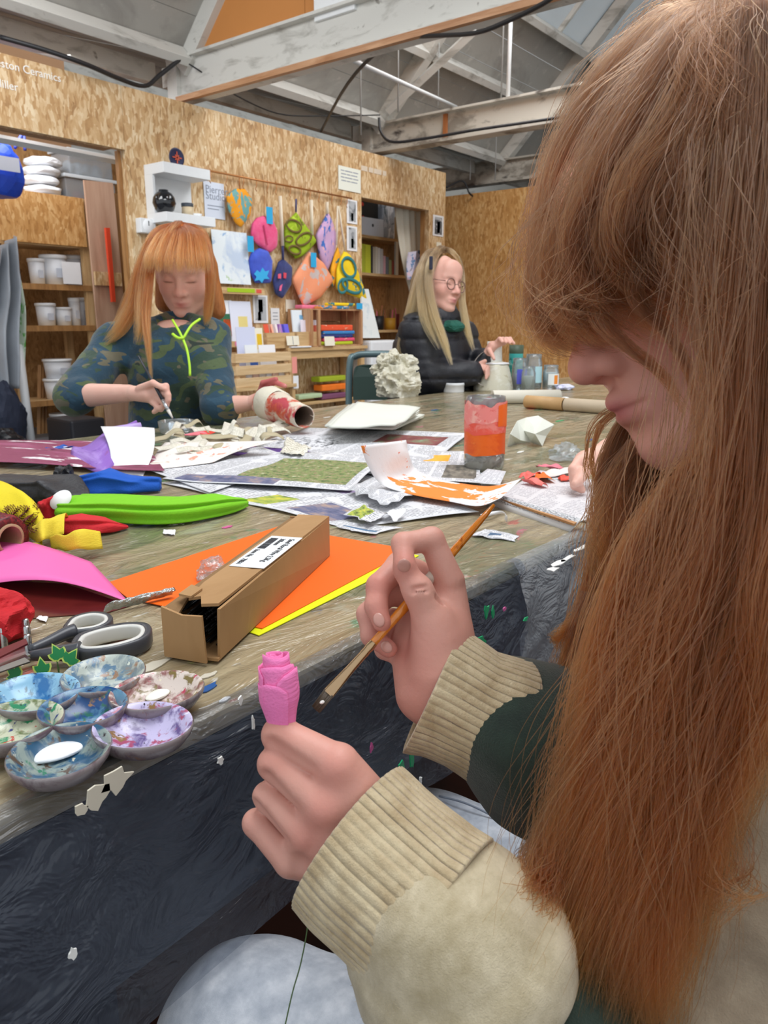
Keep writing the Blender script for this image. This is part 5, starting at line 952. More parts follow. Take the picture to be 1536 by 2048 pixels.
# cards and prints on the wall
wcard('photo_card', 'upper photo card of a figure beside the tote bags', 'card', 693, 398, 714, 449, PAPER, ((.18, .08, .85, .94, PHOTO), (.4, .12, .62, .45, M('#4A4E56', .6))))
wcard('photo_card', 'lower photo card of a figure beside the tote bags', 'card', 693, 451, 714, 503, PAPER, ((.18, .08, .85, .94, PHOTO), (.4, .12, .64, .5, M('#9AC03A', .6))))
wcard('photo_card', 'photo card of a figure in red near the end of the partition', 'card', 866, 429, 886, 474, PAPER, ((.15, .08, .85, .92, PHOTO), (.38, .15, .66, .7, M('#A8343A', .6))))
wcard('small_card', 'tiny cream card below the card of the red figure', 'card', 873, 484, 882, 500, CREAM)
wcard('photo_card', 'bordered photo card of a figure in white beside the card rack', 'card', 505, 590, 536, 646, PAPER, ((.12, .08, .88, .95, PHOTO), (.35, .4, .65, .85, PAPER), (.3, .1, .5, .4, M('#4A4E56', .6))))
wcard('small_card', 'small white printed card left of the wooden card boxes', 'card', 541, 616, 559, 650, PAPER, ((.2, .3, .8, .34, INKG), (.2, .5, .8, .54, INKG), (.2, .7, .8, .74, INKG)))
wcard('small_card', 'small plain cream card under the coral bag', 'card', 571, 599, 590, 624, CREAM)
wcard('small_card', 'small white card beside the hair of the girl in camouflage', 'card', 411, 620, 426, 640, PAPER)
lg = thing('picture_ledge', 'pine picture ledge holding the watercolour print', 'ledge', onY(466, 575, YW)); a = onY(419, 582, YW - .01); b = onY(512, 560, YW - .01)
zl = a.z; box2('ledge_base', (a.x, YW - .09, zl - .02), (b.x + .02, YW - .002, zl), PINE_X, lg); box2('ledge_lip', (a.x, YW - .095, zl - .02), (b.x + .02, YW - .08, zl + .035), PINE_X, lg)
box2('shelf_strip', (a.x + .12, YW - .098, zl - .005), (b.x - .10, YW - .0955, zl + .028), LIMEP, lg); box2('shelf_strip', (b.x - .08, YW - .098, zl - .005), (b.x - .02, YW - .0955, zl + .025), REDP, lg)
WCOL = painted('watercolour', '#E9F0F4', [('#8FB4DA', (7, 7, 7), .58, .06, 2.0), ('#A9C98A', (9, 9, 8), .62, .05, 5.0), ('#C8D6EA', (4, 4, 4), .56, .1, 8.0)], 'World', .7)
wcard('art_print', 'large watercolour print in blue and green on the pine ledge', 'print', 421, 458, 496, 570, WCOL, (), YW - .03, .006, .035)
lg2 = thing('picture_ledge', 'lower pine ledge with greeting prints behind the girl in camouflage', 'ledge', onY(440, 685, YW)); a = onY(428, 690, YW - .01); b = onY(480, 680, YW - .01); zl = a.z; box2('ledge_base', (a.x - .1, YW - .09, zl - .02), (b.x, YW - .002, zl), PINE_X, lg2); box2('ledge_lip', (a.x - .1, YW - .1, zl - .02), (b.x, YW - .085, zl + .03), PINE_X, lg2); box2('shelf_strip', (b.x - .14, YW - .103, zl - .01), (b.x - .02, YW - .1005, zl + .025), M('#E88AB4', .6), lg2)
wcard('art_print', 'print with an orange form on dark green on the lower ledge', 'print', 427, 600, 466, 684, PAPER, ((.15, .15, .98, .68, GRN), (.42, .14, .80, .55, M('#F2642A', .6))), YW - .03, .005, .03)
wcard('art_print', 'white print with a small yellow shape on the lower ledge', 'print', 457, 602, 503, 690, M('#E2E6F6', .7), ((.35, .32, .78, .66, M('#E6D68A', .6)),), YW - .04, .005, .03)
# display table with crates and boxes, in front of the wall
YD = 5.0
def dz(px, py, Y=YD): p = onY(px, py, Y); return p
ta, tb_ = dz(576, 695), dz(726, 692); zt_ = (ta.z + tb_.z)/2; dt = thing('display_table', 'small pine table against the OSB wall carrying the crate and card boxes', 'table', ((ta.x + tb_.x)/2, 5.13, 0))
box2('tabletop', (ta.x - .02, YD - .02, zt_ - .03), (tb_.x + .05, YW - .002, zt_), PINE_X, dt, bev=.003); box2('apron', (ta.x + .03, YD, zt_ - .10), (tb_.x, YD + .02, zt_ - .03), PINE_X, dt)
for x in (ta.x + .03, tb_.x - .01):
    for y in (YD + .02, YW - .05): box2('leg', (x - .025, y - .025, 0), (x + .025, y + .025, zt_ - .03), PINE, dt)
cr = thing('display_crate', 'wooden crate on its side holding folded cloths', 'crate', dz(672, 688)); a = dz(616, 690); b = dz(722, 690); zt2 = onY(616, 617, YD).z; x0, x1 = a.x + .02, b.x; z0 = zt_ + .001; y0, y1 = YD - .02, YW - .03
for k in range(3): 
    w = (y1 - y0)/3; box2('slat', (x0, y0 + k*w + .004, z0), (x1, y0 + (k + 1)*w - .004, z0 + .012), CRATE, cr); box2('slat', (x0, y0 + k*w + .004, zt2 - .012), (x1, y0 + (k + 1)*w - .004, zt2), CRATE, cr)
    hz = (zt2 - z0)/3
    for xx in (x0, x1 - .012): box2('side_slat', (xx, y0 + k*w + .006, z0 + .012), (xx + .012, y0 + (k + 1)*w - .006, zt2 - .012), CRATE, cr)
    box2('back_slat', (x0, y1 - .012, z0 + k*hz + .004), (x1, y1, z0 + (k + 1)*hz - .004), CRATE, cr)
for xx in (x0 - .001, x0 + .10, x1 - .031): box2('corner_post', (xx + .002, y0 - .004, z0 + .012), (xx + .032, y0 + .024, zt2 - .012), CRATE, cr)
cols = [('#B8CC2A', 'lime folded cloth at the bottom of the crate'), ('#E8527A', 'pink folded cloth second from the bottom of the crate'), ('#2E3A7A', 'navy folded cloth in the middle of the crate stack'), ('#3F86C8', 'blue patterned folded cloth under the orange cloth'), ('#EE5A34', 'orange-red folded cloth on top of the crate stack')]
z = z0 + .013
for k, (cc, lb) in enumerate(cols):
    h = .055 if k == 4 else .032; fc = fabric('fold_fabric', cc, [('#E8C8A8', (16, 16, 40), .62, k*1.3)]); o = box('folded_cloth', ((x0 + x1)/2 + .03*(k % 2) + .05, (y0 + y1)/2, z + h/2), ((x1 - x0)*.62, .2, h), fc, bev=.012); mark(o, lb, 'cloth'); z += h + .001
z = zt2 + .001
for k, (xa, xb, h, m, lb) in enumerate(((.02, .30, .035, M('#E87A9A', .8), 'pink folded cloth at the left on top of the crate'), (.18, .62, .03, F_MIX, 'patterned folded cloth lying on top of the crate'), (.34, .72, .028, F_YEL, 'yellow folded cloth spread on the patterned one'))):
    zz = z + (0 if k < 1 else .0 if k == 1 else .031); yo = .07 if k == 0 else -.03
    o = box('folded_cloth', (x0 + (xa + xb)/2*.9 + .03, (y0 + y1)/2 + (.05 if k == 0 else -.06), zz + h/2), ((xb - xa)*.9, .10, h), m, bev=.012); mark(o, lb, 'cloth')
decal(None, 'swing_tag', x1 - .10, zt2 + .004, x1 - .01, zt2 + .06, y0 - .01, SKYP); mark(COL.objects[-1], 'small blue price tag at the right end of the crate top', 'tag')
def cardbox(label, pxa, pxb, py, pyt, cards, Y=YD):
    a = onY(pxa, py, Y); b = onY(pxb, py, Y); h = onY(pxa, pyt, Y).z - zt_; t_ = thing('card_box', label, 'box', ((a.x + b.x)/2, Y + .06, zt_))
    z0 = zt_ + .001
    box2('front', (a.x, Y, z0), (b.x, Y + .012, z0 + h), PINE_X, t_); box2('back', (a.x, Y + .11, z0), (b.x, Y + .122, z0 + h), PINE_X, t_); box2('end', (a.x, Y + .012, z0), (a.x + .012, Y + .11, z0 + h), PINE_X, t_); box2('end', (b.x - .012, Y + .012, z0), (b.x, Y + .11, z0 + h), PINE_X, t_); box2('base', (a.x + .012, Y + .012, z0), (b.x - .012, Y + .11, z0 + .01), PINE_X, t_); return a, b, z0, h
a, b, z0, h = cardbox('left wooden box of small cards on the pine display table', 535, 590, 694, 666, 0)
for k, (cc, lb) in enumerate((('#E0573A', 'red card at the left of the left card box'), ('#F0B49A', 'peach card in the left card box'), ('#F3E6E6', 'white card in the left card box'), ('#B07AC8', 'violet card in the left card box'), ('#6A62E0', 'blue-violet card at the right of the left card box'))):
    xx = a.x + .03 + k*(b.x - a.x - .1)/4.4; mark(box('greeting_card', (xx + .04, YD + .06, z0 + h + .01), (.085, .004, .13), M(cc, .6), rx=-.25), lb, 'card')
a, b, z0, h = cardbox('right wooden box of cards on the pine display table', 595, 638, 690, 664, 0, YD + .0)
wcard('greeting_card', 'white card with a coral dot in the right card box', 'card', 600, 640, 636, 676, M('#E9E2EE', .7), ((.48, .15, .88, .72, M('#E07058', .6)),), YD + .05, .004, .01)
wcard('greeting_card', 'tall white card with a blue spot behind the right card box', 'card', 581, 620, 616, 668, M('#E6EEF4', .7), ((.42, .62, .62, .8, M('#7AB4DC', .6)),), YD + .10, .012, .02)
wcard('price_card', 'small cream price card leaning before the folded cloths', 'card', 648, 673, 668, 691, CREAM, (), YD - .03, .003, .01); wcard('price_card', 'small cream card standing before the left card box', 'card', 572, 672, 597, 690, CREAM, ((.48, .05, .52, .95, INKG),), YD - .015, .003, .01)
o = box('paper_stack', (onY(600, 692, YD - .01).x, YD + .0, zt_ + .008), (.26, .06, .012), PAPER, bev=.002); mark(o, 'thin pile of white leaflets on the front of the display table', 'leaflets')
# slatted card crate on a low trestle in front
YC_ = 4.8; a = onY(471, 708, YC_); b = onY(572, 706, YC_); zb_ = onY(474, 776, YC_).z; sc_ = thing('slatted_crate', 'pale slatted crate full of cards in front of the display table', 'crate', ((a.x + b.x)/2, YC_ + .14, zb_))
Hc = a.z - zb_; x0, x1 = a.x, b.x + .06; hs = Hc*.27
for k in range(3):
    z = zb_ + k*Hc*.365; box2('slat', (x0, YC_, z), (x1, YC_ + .014, z + hs), SLAT, sc_, bev=.002); box2('slat', (x0, YC_ + .27, z), (x1, YC_ + .284, z + hs), SLAT, sc_, bev=.002)
    box2('end_slat', (x0 - .0, YC_ + .014, z), (x0 + .014, YC_ + .27, z + hs), SLAT, sc_); box2('end_slat', (x1 - .014, YC_ + .014, z), (x1, YC_ + .27, z + hs), SLAT, sc_)
box2('base', (x0 + .014, YC_ + .014, zb_), (x1 - .014, YC_ + .27, zb_ + .012), SLAT, sc_)
for xx in (x0 + .02, x1 - .05): box2('corner_post', (xx, YC_ + .015, zb_ + .012), (xx + .03, YC_ + .035, zb_ + Hc), SLAT, sc_)
lo_ = thing('trestle', 'low pine trestle under the slatted card crate', 'stand', ((x0 + x1)/2, YC_ + .14, 0)); box2('trestle_top', (x0 - .02, YC_ - .01, zb_ - .03), (x1 + .05, YC_ + .3, zb_ - .001), PINE_X, lo_)
for xx in (x0, x1 + .01):
    for yy in (YC_ + .02, YC_ + .26): box2('leg', (xx, yy - .015, 0), (xx + .035, yy + .02, zb_ - .03), PINE, lo_)
for k, (p0, p1, m, pr, lb) in enumerate((((470, 654), (511, 712), M('#D3D8F0', .7), (), 'tall pale lilac card standing at the left of the slatted crate'), ((508, 656), (526, 712), M('#F2EEDC', .7), ((.2, .45, .85, .85, M('#E8C02A', .6)),), 'cream card with a yellow flower behind the lilac card'), ((488, 690), (514, 716), M('#E8EEF4', .7), ((.3, .02, .95, .4, M('#4A78D8', .6)),), 'white card with a blue block in the slatted crate'), ((516, 690), (550, 716), M('#EEF0F6', .7), (), 'plain white card leaning at the right in the slatted crate'))):
    wcard('greeting_card', lb, 'card', p0[0], p0[1], p1[0], p1[1] + 20, m, pr, YC_ + (.16, .22, .08, .10)[k], .006, .02)
for k in range(6): 
    px = 498 + k*13; c = onY(px, 744, YC_ + .05); mark(crumple('wrapped_card', None, None, c - Vector((0, 0, .06)), (.07, .03, .09), M(('#E4E8F0', '#F0D0C0', '#E8E4E0')[k % 3], .5), 3.0 + k, .1, 0, None, 3, 2.0), ('white wrapped card packet first from the left in the slatted crate', 'peach wrapped card packet second from the left in the slatted crate', 'grey-white wrapped card packet third from the left in the slatted crate', 'white wrapped card packet fourth from the left in the slatted crate', 'peach wrapped card packet fifth from the left in the slatted crate', 'grey-white wrapped card packet at the right in the slatted crate')[k], 'card')
p = onY(589, 735, YC_ - .001); decal(None, 'swing_tag', p.x - .03, p.z - .05, p.x + .03, p.z + .09, YC_ - .002, M('#F09A90', .6)); mark(COL.objects[-1], 'salmon tag on the right end of the slatted crate', 'tag'); p = onY(591, 763, YC_); decal(None, 'swing_tag', p.x - .03, p.z - .06, p.x + .035, p.z + .05, YC_ - .002, PAPER); mark(COL.objects[-1], 'white tag below the salmon tag on the slatted crate', 'tag')
# low shelf of fabrics under the display table
ls = thing('low_shelf', 'low board under the display table with fabric piles', 'shelf', (5.6, 5.1, .3)); zs = onY(660, 800, YD + .05).z; box2('board', (4.9, YD + .03, zs - .02), (tb_.x - .04, YW - .01, zs), PINE_X, ls)
for xx in (5.0, tb_.x - .12): box2('foot', (xx, YD + .05, 0), (xx + .04, YW - .03, zs - .02), PINE, ls)
for k, (pa, pb, y1, y0, cc, lb) in enumerate(((640, 692, 765, 750, '#A8B82A', 'olive-lime folded fabric on top of the low pile'), (645, 694, 783, 766, '#F07A1E', 'orange folded fabric below the olive-lime one'), (645, 694, 800, 784, '#7A4A6A', 'dark patterned fabric at the bottom of the low pile'), (598, 645, 800, 786, '#B8D0A8', 'pale green folded fabric left of the orange pile'))):
    a = onY(pa, y1, YD + .08); b = onY(pb, y0, YD + .08); mark(box2('folded_fabric', (a.x, YD + .08, a.z + .001), (b.x, YD + .2, b.z), M(cc, .85, var=.12), bev=.012), lb, 'cloth')
# canvas leaning beside the opening and white storage tub
q = [onY(720, 578, 5.22), onY(734, 578, 5.24), onY(757, 676, 5.05), onY(722, 676, 5.03)]; mark(prism('canvas', [Vector(p) for p in (q[3], q[2], q[1], q[0])], (0, -.02, 0), painted('pale_canvas', '#DDE2E2', [('#C3D0D6', (8, 8, 8), .55, .1, 1.0)], 'World', .6)), 'pale painted canvas leaning beside the right opening', 'canvas')
a = onY(722, 738, 5.0); b = onY(790, 680, 5.0); mark(box2('storage_tub', (a.x + .1, 4.95, a.z - .5), (b.x + .1, 5.2, b.z), M('#E6EAEE', .4, var=.04), bev=.02), 'white plastic storage tub standing behind the green chair', 'tub')
# ---------------------------------------------------------------- the right studio seen through the opening
YS = 5.95; bs = thing('bookcase', 'wooden bookcase inside the right studio opening', 'bookcase', (7.0, 6.1, 0))
xa, xb = onY(716, 480, YS).x, onY(800, 480, YS).x + .2
zsh = [onY(755, 473, YS).z, onY(755, 547, YS).z, onY(755, 660, YS).z]
for z in zsh: box2('shelf_board', (xa, YS, z - .03), (xb, YS + .3, z), PINE_X, bs)
box2('side', (xa - .02, YS, 0), (xa, YS + .3, 2.3), PINE, bs); box2('side', (xb, YS, 0), (xb + .02, YS + .3, 2.3), PINE, bs); box2('back', (xa, YS + .3, 0), (xb, YS + .31, 2.3), OSB_IN, bs); box2('post', (onY(791, 540, YS).x, YS - .005, zsh[1]), (onY(796, 540, YS).x, YS + .02, zsh[0] - .03), M('#D8D6CE', .6), bs)
a, b = onY(722, 470, YS + .03), onY(766, 440, YS + .03); wbx = thing('storage_box', 'white storage box on the top bookcase shelf', 'box', (a.x + .15, YS + .1, zsh[0])); box2('box_body', (a.x, YS + .02, zsh[0] + .001), (b.x, YS + .26, b.z), M('#D9DDE6', .5), wbx, bev=.004); lathe('ring_pull', [(.001, .004), (.016, .004), (.018, 0)], M('#3A3C42', .4), wbx, mw=Matrix.Translation(((a.x + b.x)/2, YS + .02, (zsh[0] + b.z)/2 + .02)) @ Matrix.Rotation(math.radians(90), 4, 'X'), n=16)
a, b = onY(767, 470, YS + .03), onY(793, 405, YS + .03); mark(box2('paper_bundle', (a.x + .01, YS + .05, zsh[0] + .001), (b.x, YS + .2, b.z), painted('wrapped_grey', '#9AA2AE', [('#D8DCE2', (14, 14, 6), .52, .05, 1.0), ('#5A6A72', (12, 12, 8), .6, .05, 3.0)], 'World', .5), bev=.02), 'grey wrapped bundle standing right of the white storage box', 'bundle')
mark(box2('dark_box', (onY(722, 440, YS + .1).x, YS + .12, onY(722, 440, YS).z + .02), (onY(764, 405, YS + .1).x, YS + .28, onY(764, 402, YS).z), M('#22201F', .6)), 'black box stacked on the white storage box', 'box')
for k, (px, py) in enumerate(((724, 410), (726, 438))): mark(crumple('red_object', None, None, onY(px, py, YS + .08) - Vector((0, 0, .01)), (.05, .03, .05), M('#E2402E', .5), 3 + k, .1, 0, None, 3), ('small red thing at the left above the white storage box', 'small red thing at the left edge beside the black box')[k], 'ornament')
books = [(723, 730, 488, '#B9C23A', 'yellow-green'), (731, 741, 490, '#D2D83E', 'bright yellow-green'), (742, 745, 492, '#2E2E34', 'black'), (746, 750, 495, '#B8B0A0', 'beige'), (751, 755, 494, '#D8D4C8', 'cream'), (756, 760, 496, '#E4E4E2', 'white'), (761, 766, 498, '#C9CCD2', 'light grey'), (767, 771, 512, '#E0B8C8', 'pale pink'), (772, 777, 514, '#7A8A9A', 'slate'), (778, 783, 520, '#A8B88A', 'sage'), (784, 789, 522, '#C86A5A', 'brick red')]
for k, (p0, p1, pt, cc, nm) in enumerate(books):
    a, b = onY(p0, 545, YS + .04), onY(p1 + .6, pt, YS + .04); t_ = thing('book', '%s book spine, number %s in the bookcase row from the left' % (nm, ('one', 'two', 'three', 'four', 'five', 'six', 'seven', 'eight', 'nine', 'ten', 'eleven')[k]), 'book', (a.x, YS + .1, zsh[1]), 'books in the bookcase'); box2('cover', (a.x + .002, YS + .04, zsh[1] + .001), (b.x - .002, YS + .22, b.z), M(cc, .6), t_, bev=.002); box2('pages', (a.x + .006, YS + .05, b.z - .002), (b.x - .006, YS + .2, b.z + .001), CREAM, t_)
def potb(label, px, pb, pt, w, col, Y, n=6, seed=1):
    c = onY(px, pb, Y); c = Vector((c.x, Y, zsh[2] + .001)); r = wpx(c, w)/2; H_ = max(.08, onY(px, pt, Y).z - c.z); t_ = thing('brush_pot', label, 'pot', c); lathe('pot', [(.001, 0), (r*.92, 0), (r, H_), (r*.9, H_), (r*.85, .01), (.001, .01)], M(col, .5), t_, loc=c, n=20); rr = random.Random(seed)
    for k in range(n): d = Vector((rr.uniform(-.5, .5)*r, rr.uniform(-.4, .4)*r, 0)); tube('brush_handle', [c + d + Vector((0, 0, .02)), c + d*2.2 + Vector((0, 0, H_ + rr.uniform(.05, .13)))], .006, M(('#6A4A34', '#A86A4A', '#E86A9A', '#3A4A5A')[k % 4], .5), t_, 6)
potb('black pot of brushes on the lower bookcase shelf', 756, 655, 632, 24, '#1E1E22', YS + .08, 6, 1); potb('ochre tin of tools beside the black brush pot', 780, 655, 636, 22, '#C8962E', YS + .10, 5, 2); potb('red-brown jar behind the ochre tin', 800, 655, 628, 18, '#7A3A34', YS + .18, 5, 3)
# cream curtain tied aside and printed cloth
cA = [onY(x, y, 5.62) for x, y in ((790, 412), (796, 470), (806, 530), (822, 592))]; cB = [onY(x, y, 5.62) for x, y in ((846, 424), (846, 470), (843, 530), (834, 594))]
A_, B_ = catmull(cA, 25), catmull(cB, 25)
mark(sheet('curtain', lambda u, w: Vector(A_[int(round(w*24))]*(1 - u) + B_[int(round(w*24))]*u) + Vector((0, .03*math.sin(u*28)*(1 - .5*w), 0)), 60, 24, M('#E9E3D2', .85, var=.03), None, .002), 'cream curtain drawn aside in the right studio opening', 'curtain'); mark(tube('curtain_rail', [(6.45, 5.62, A_[0][2] + .015), (7.6, 5.62, A_[0][2] + .015)], .012, M('#C9C4B8', .4), None, 8), 'thin rail across the right studio opening carrying the curtain', 'rail')
q = [onY(816, 505, 5.5), onY(842, 500, 5.5), onY(842, 556, 5.5), onY(815, 560, 5.5)]; mark(sheet('printed_cloth', lambda u, w: quadfn(*q)(u, w) + Vector((0, .02*math.sin(u*9 + w*3), 0)), 12, 12, painted('printed_pale', '#D8D2E4', [('#5A86B4', (16, 16, 20), .56, .03, 1.0), ('#2A2E4A', (7, 7, 7), .62, .03, 4.0), ('#E8C8D4', (9, 9, 9), .55, .08, 7.0)], 'World', .8), None, .002), 'blue and pink printed cloth hanging in front of the curtain', 'cloth')
# ---------------------------------------------------------------- the left store seen through the opening
YR = 6.7; rk = thing('shelf_rack', 'tall timber shelf rack of white buckets in the left store', 'shelf rack', (3.8, 6.9, 0))
xl = onY(46, 640, YR).x - .09; xr = onY(182, 640, YR).x - .02
zr = [onY(110, y, YR + .02).z for y in (570, 652, 800)]
def rackpost(x, y, z1=2.2): return box2('post', (x, y, 0), (x + .07, y + .05, z1), PINE, rk)
for x in (xl, xr):
    for y in (YR, YR + .42): rackpost(x, y, 2.02 if x == xl else 2.1)
for z in zr: box2('shelf_board', (xl + .07, YR + .01, z - .03), (xr, YR + .45, z), PINE_X, rk); box2('shelf_lip', (xl + .02, YR - .012, z - .045), (xr + .05, YR, z + .005), TIMBER, rk)
a, b = onY(36, 484, YR), onY(167, 398, YR); box2('front_panel', (xl - .06, YR - .03, a.z), (xr + .03, YR - .012, b.z), OSB_DK, rk, bev=.003); box2('top_board', (xl + .02, YR - .01, a.z - .01), (xr + .05, YR + .45, a.z + .02), PINE_X, rk)
ztop = b.z - .06; box2('upper_board', (xl, YR + .01, ztop - .03), (xr, YR + .45, ztop), PINE_X, rk)
def bucket(label, px, w, py0, py1, z, Y=YR + .12, handle=False, lid=True):
    c = onY(px, py1, Y); c = Vector((c.x, Y, z + .001)); r = wpx(c, w)/2; H_ = (py1 - py0)*depth(c)/FPX; t_ = thing('bucket', label, 'bucket', c, 'white buckets on the rack')
    lathe('tub', [(.001, 0), (r*.84, 0), (r*.97, H_*.9), (r*.9, H_*.9)], M('#E4E7EC', .45, var=.02), t_, loc=c, n=26); lathe('lid', [(r*.97, H_*.86), (r*1.04, H_*.87), (r*1.05, H_*.97), (r*.98, H_), (r*.9, H_*.985), (.001, H_*.985)], M('#EEF1F4', .4), t_, loc=c, n=26)
    d = Vector((-_h[0]*.3, -1, 0)).normalized(); decal(t_, 'label', c.x - r*.35, c.z + H_*.25, c.x + r*.3, c.z + H_*.55, c.y - r*.98, M('#C9CFDA', .5), .004); return t_
bucket('small white bucket at the left of the upper rack shelf', 76, 32, 516, 566, zr[0]); bucket('large white bucket in the middle of the upper rack shelf', 110, 50, 508, 566, zr[0], YR + .14); bucket('white bucket at the right of the upper rack shelf', 150, 40, 506, 566, zr[0], YR + .26)
bx_ = onY(134, 548, YR + .05); decal(None, 'paper_note', bx_.x - .09, bx_.z - .09, bx_.x + .09, bx_.z + .1, bx_.y - .08, PAPER); mark(COL.objects[-1], 'white paper note fixed on the front of the upper shelf buckets', 'note')
bucket('white bucket at the left of the middle rack shelf', 94, 38, 604, 648, zr[1]); bucket('low white bucket second on the middle rack shelf', 128, 34, 612, 648, zr[1], YR + .13); bucket('tall narrow white bucket third on the middle rack shelf', 152, 22, 594, 648, zr[1], YR + .14); bucket('narrow white bucket at the right end of the middle rack shelf', 168, 20, 594, 648, zr[1], YR + .24)
t1 = bucket('lower white bucket of the pair stacked on the bottom rack shelf', 118, 52, 758, 798, zr[2]); b1 = COL.objects[-3]
hb = 40*depth(onY(118, 798, YR + .12))/FPX; bucket('upper white bucket of the pair stacked on the bottom rack shelf', 118, 54, 722, 760, zr[2] + hb)
bucket('white bucket on the floor under the rack', 126, 44, 822, 862, 0.0, YR + .15)
bucket('white bucket half hidden behind the camouflage sleeve', 162, 30, 716, 760, zr[2] + .0, YR + .3)
mark(prism('plywood_plank', [Vector(onY(*p, YR - .12)) for p in ((222, 940), (280, 940), (226, 366), (168, 360))], (0, .02, 0), PLY), 'tall pinkish plywood plank leaning beside the rack', 'plank')
mark(prism('spirit_level', [Vector(onY(*p, YR - .16)) for p in ((221, 604), (228, 604), (216, 456), (208, 456))], (0, -.03, 0), M('#D8472A', .45)), 'long orange-red level hanging on the plywood plank', 'level'); mark(box('osb_block', onY(216, 558, YR - .15), (.27, .03, .12), OSB), 'small OSB bracket across the plywood plank', 'bracket')
mark(box2('timber_post', (onY(231, 500, YR - .05).x, YR - .05, 0), (onY(247, 500, YR - .05).x, YR + .0, onY(240, 388, YR - .05).z), TIMBER), 'dark timber post right of the plywood plank', 'post')
# things on top of the rack
sk = thing('white_sacks', 'stack of soft white sacks on top of the rack', 'sacks', onY(85, 400, YR + .2))
for k in range(5): c = onY(84 + 3*math.sin(k*2), 400 - 18*k, YR + .2); crumple('sack', None, None, Vector((c.x, YR + .2, ztop + .002 + .078*k)), (.33 - .01*k, .3, .095), M('#EDEFF2', .7), 2.0 + k, .10, .2*k, sk, 4, 2.0)
CLEARB = glassy('cloudy_box', tint='#DDE4E8', amount=.72, rough=.25); 
for k, (pa, pb, y1, y0, lb, cc) in enumerate(((118, 212, 394, 345, 'lower cloudy plastic box of tools on the rack', '#8AA0A8'), (122, 204, 320, 285, 'white-lidded plastic box on top of the rack', '#D8DEE2'))):
    a, b = onY(pa, y1, YR + .25), onY(pb, y0, YR + .25); z_ = ztop + .002 if k == 0 else None; za = ztop + .002 if k == 0 else ztop + .004 + hb2; hb2 = b.z - a.z; t_ = thing('plastic_box', lb, 'box', ((a.x + b.x)/2, YR + .3, za))
    box2('box_shell', (a.x, YR + .12, za), (b.x, YR + .42, za + hb2*.88), CLEARB, t_, bev=.01); box2('box_lid', (a.x - .02, YR + .10, za + hb2*.885), (b.x + .02, YR + .44, za + hb2), M('#D6DCE0', .3) , t_, bev=.008)
    for j in range(4): xx = a.x + (b.x - a.x)*(.15 + .22*j); crumple('contents', None, None, (xx, YR + .27, za + .012), (.1, .14, hb2*.6), M(('#3A5A7A', '#B8483A', '#2E3A4A', '#A8B0B8')[j] if k == 0 else '#C8D0D6', .5), 3.0 + j, .2, j, t_, 3)
wr1 = onY(0, 277, YW + .25); wr2 = onY(236, 322, YW + .25); mark(tube('sliding_rail', [wr1 - Vector((.4, 0, 0)), wr2], .028, M('#D5DADC', .4), None, 4, smooth=False), 'pale plastic rail across the top of the left store opening', 'rail')
bgb = thing('blue_bag', 'bright blue woven bag hanging at the top of the left store', 'bag', onY(20, 345, 6.2)); crumple('bag_body', None, None, onY(-14, 392, 6.2), (.46, .3, .46), M('#1F4FD0', .45, var=.1, scale=8), 5.0, .14, .1, bgb, 4, 2.0); p = onY(10, 328, 6.02); decal(bgb, 'label', p.x - .1, p.z - .05, p.x + .10, p.z + .05, 6.0, M('#D6DEEE', .5), .003); tube('handle', catmull([onY(30, 296, 6.2), onY(46, 268, 6.25), onY(50, 300, 6.2)], 12), .012, M('#4A5AB8', .5), bgb, 8)
# hanging plastic, bags and poles at the left edge
HANG = M('#9AA0A8', .3, var=.15, scale=10)
gp = [onY(-10, 500, 6.3), onY(34, 470, 6.3), onY(36, 776, 6.3), onY(-10, 780, 6.3)]
mark(sheet('plastic_dust_sheet', lambda u, w: quadfn(*gp)(u, w) + Vector((0, .07*math.sin(u*13 + 2*nz(w*3, u)) + .03*nz(u*5, w*6), 0)), 30, 30, HANG, None, .004), 'grey plastic dust sheet hanging left of the rack', 'sheet')
gp2 = [onY(30, 575, 6.45), onY(44, 560, 6.45), onY(52, 730, 6.45), onY(28, 750, 6.45)]
mark(sheet('striped_bag', lambda u, w: quadfn(*gp2)(u, w) + Vector((0, .04*math.sin(u*9 + w*5), 0)), 12, 20, painted('green_white_bag', '#C9D6C8', [('#5AA84A', (14, 14, 6), .54, .05, 2.0), ('#E8ECE8', (20, 20, 8), .6, .05, 6.0)], 'World', .4), None, .004), 'green and white crumpled bag hanging by the rack', 'bag')
mark(crumple('navy_coat', None, None, Vector((*onY(10, 850, 6.2).xy, .02)), (.34, .24, .60), M('#1C2438', .8), 3.0, .15, .2, None, 4), 'dark navy cloth bundle on the floor below the dust sheet', 'bundle'); mark(crumple('rubbish_bag', None, None, Vector((*onY(-4, 868, 5.9).xy, .002)), (.34, .3, .25), M('#15161A', .25), 6.0, .25, .3, None, 4, 3.0), 'black rubbish bag on the floor at the left edge', 'bag')
mark(tube('white_pole', [onY(36, 690, 6.45), Vector((*onY(60, 862, 6.3).xy, .01))], .035, M('#D8DCE0', .4), None, 10), 'white plastic pole leaning against the rack', 'pole'); mark(crumple('stored_things', None, None, onY(-30, 500, 7.2) - Vector((0, 0, .5)), (.34, .25, .9), painted('jumble', '#5A5048', [('#9AA8B4', (9, 9, 9), .52, .05, 1.0), ('#C8C0B0', (12, 12, 12), .6, .05, 3.0), ('#2A2A30', (8, 8, 8), .58, .05, 5.0)], 'World', .6), 3.0, .2, 0, None, 4), 'jumble of stored things behind the hanging dust sheet', 'stored goods')
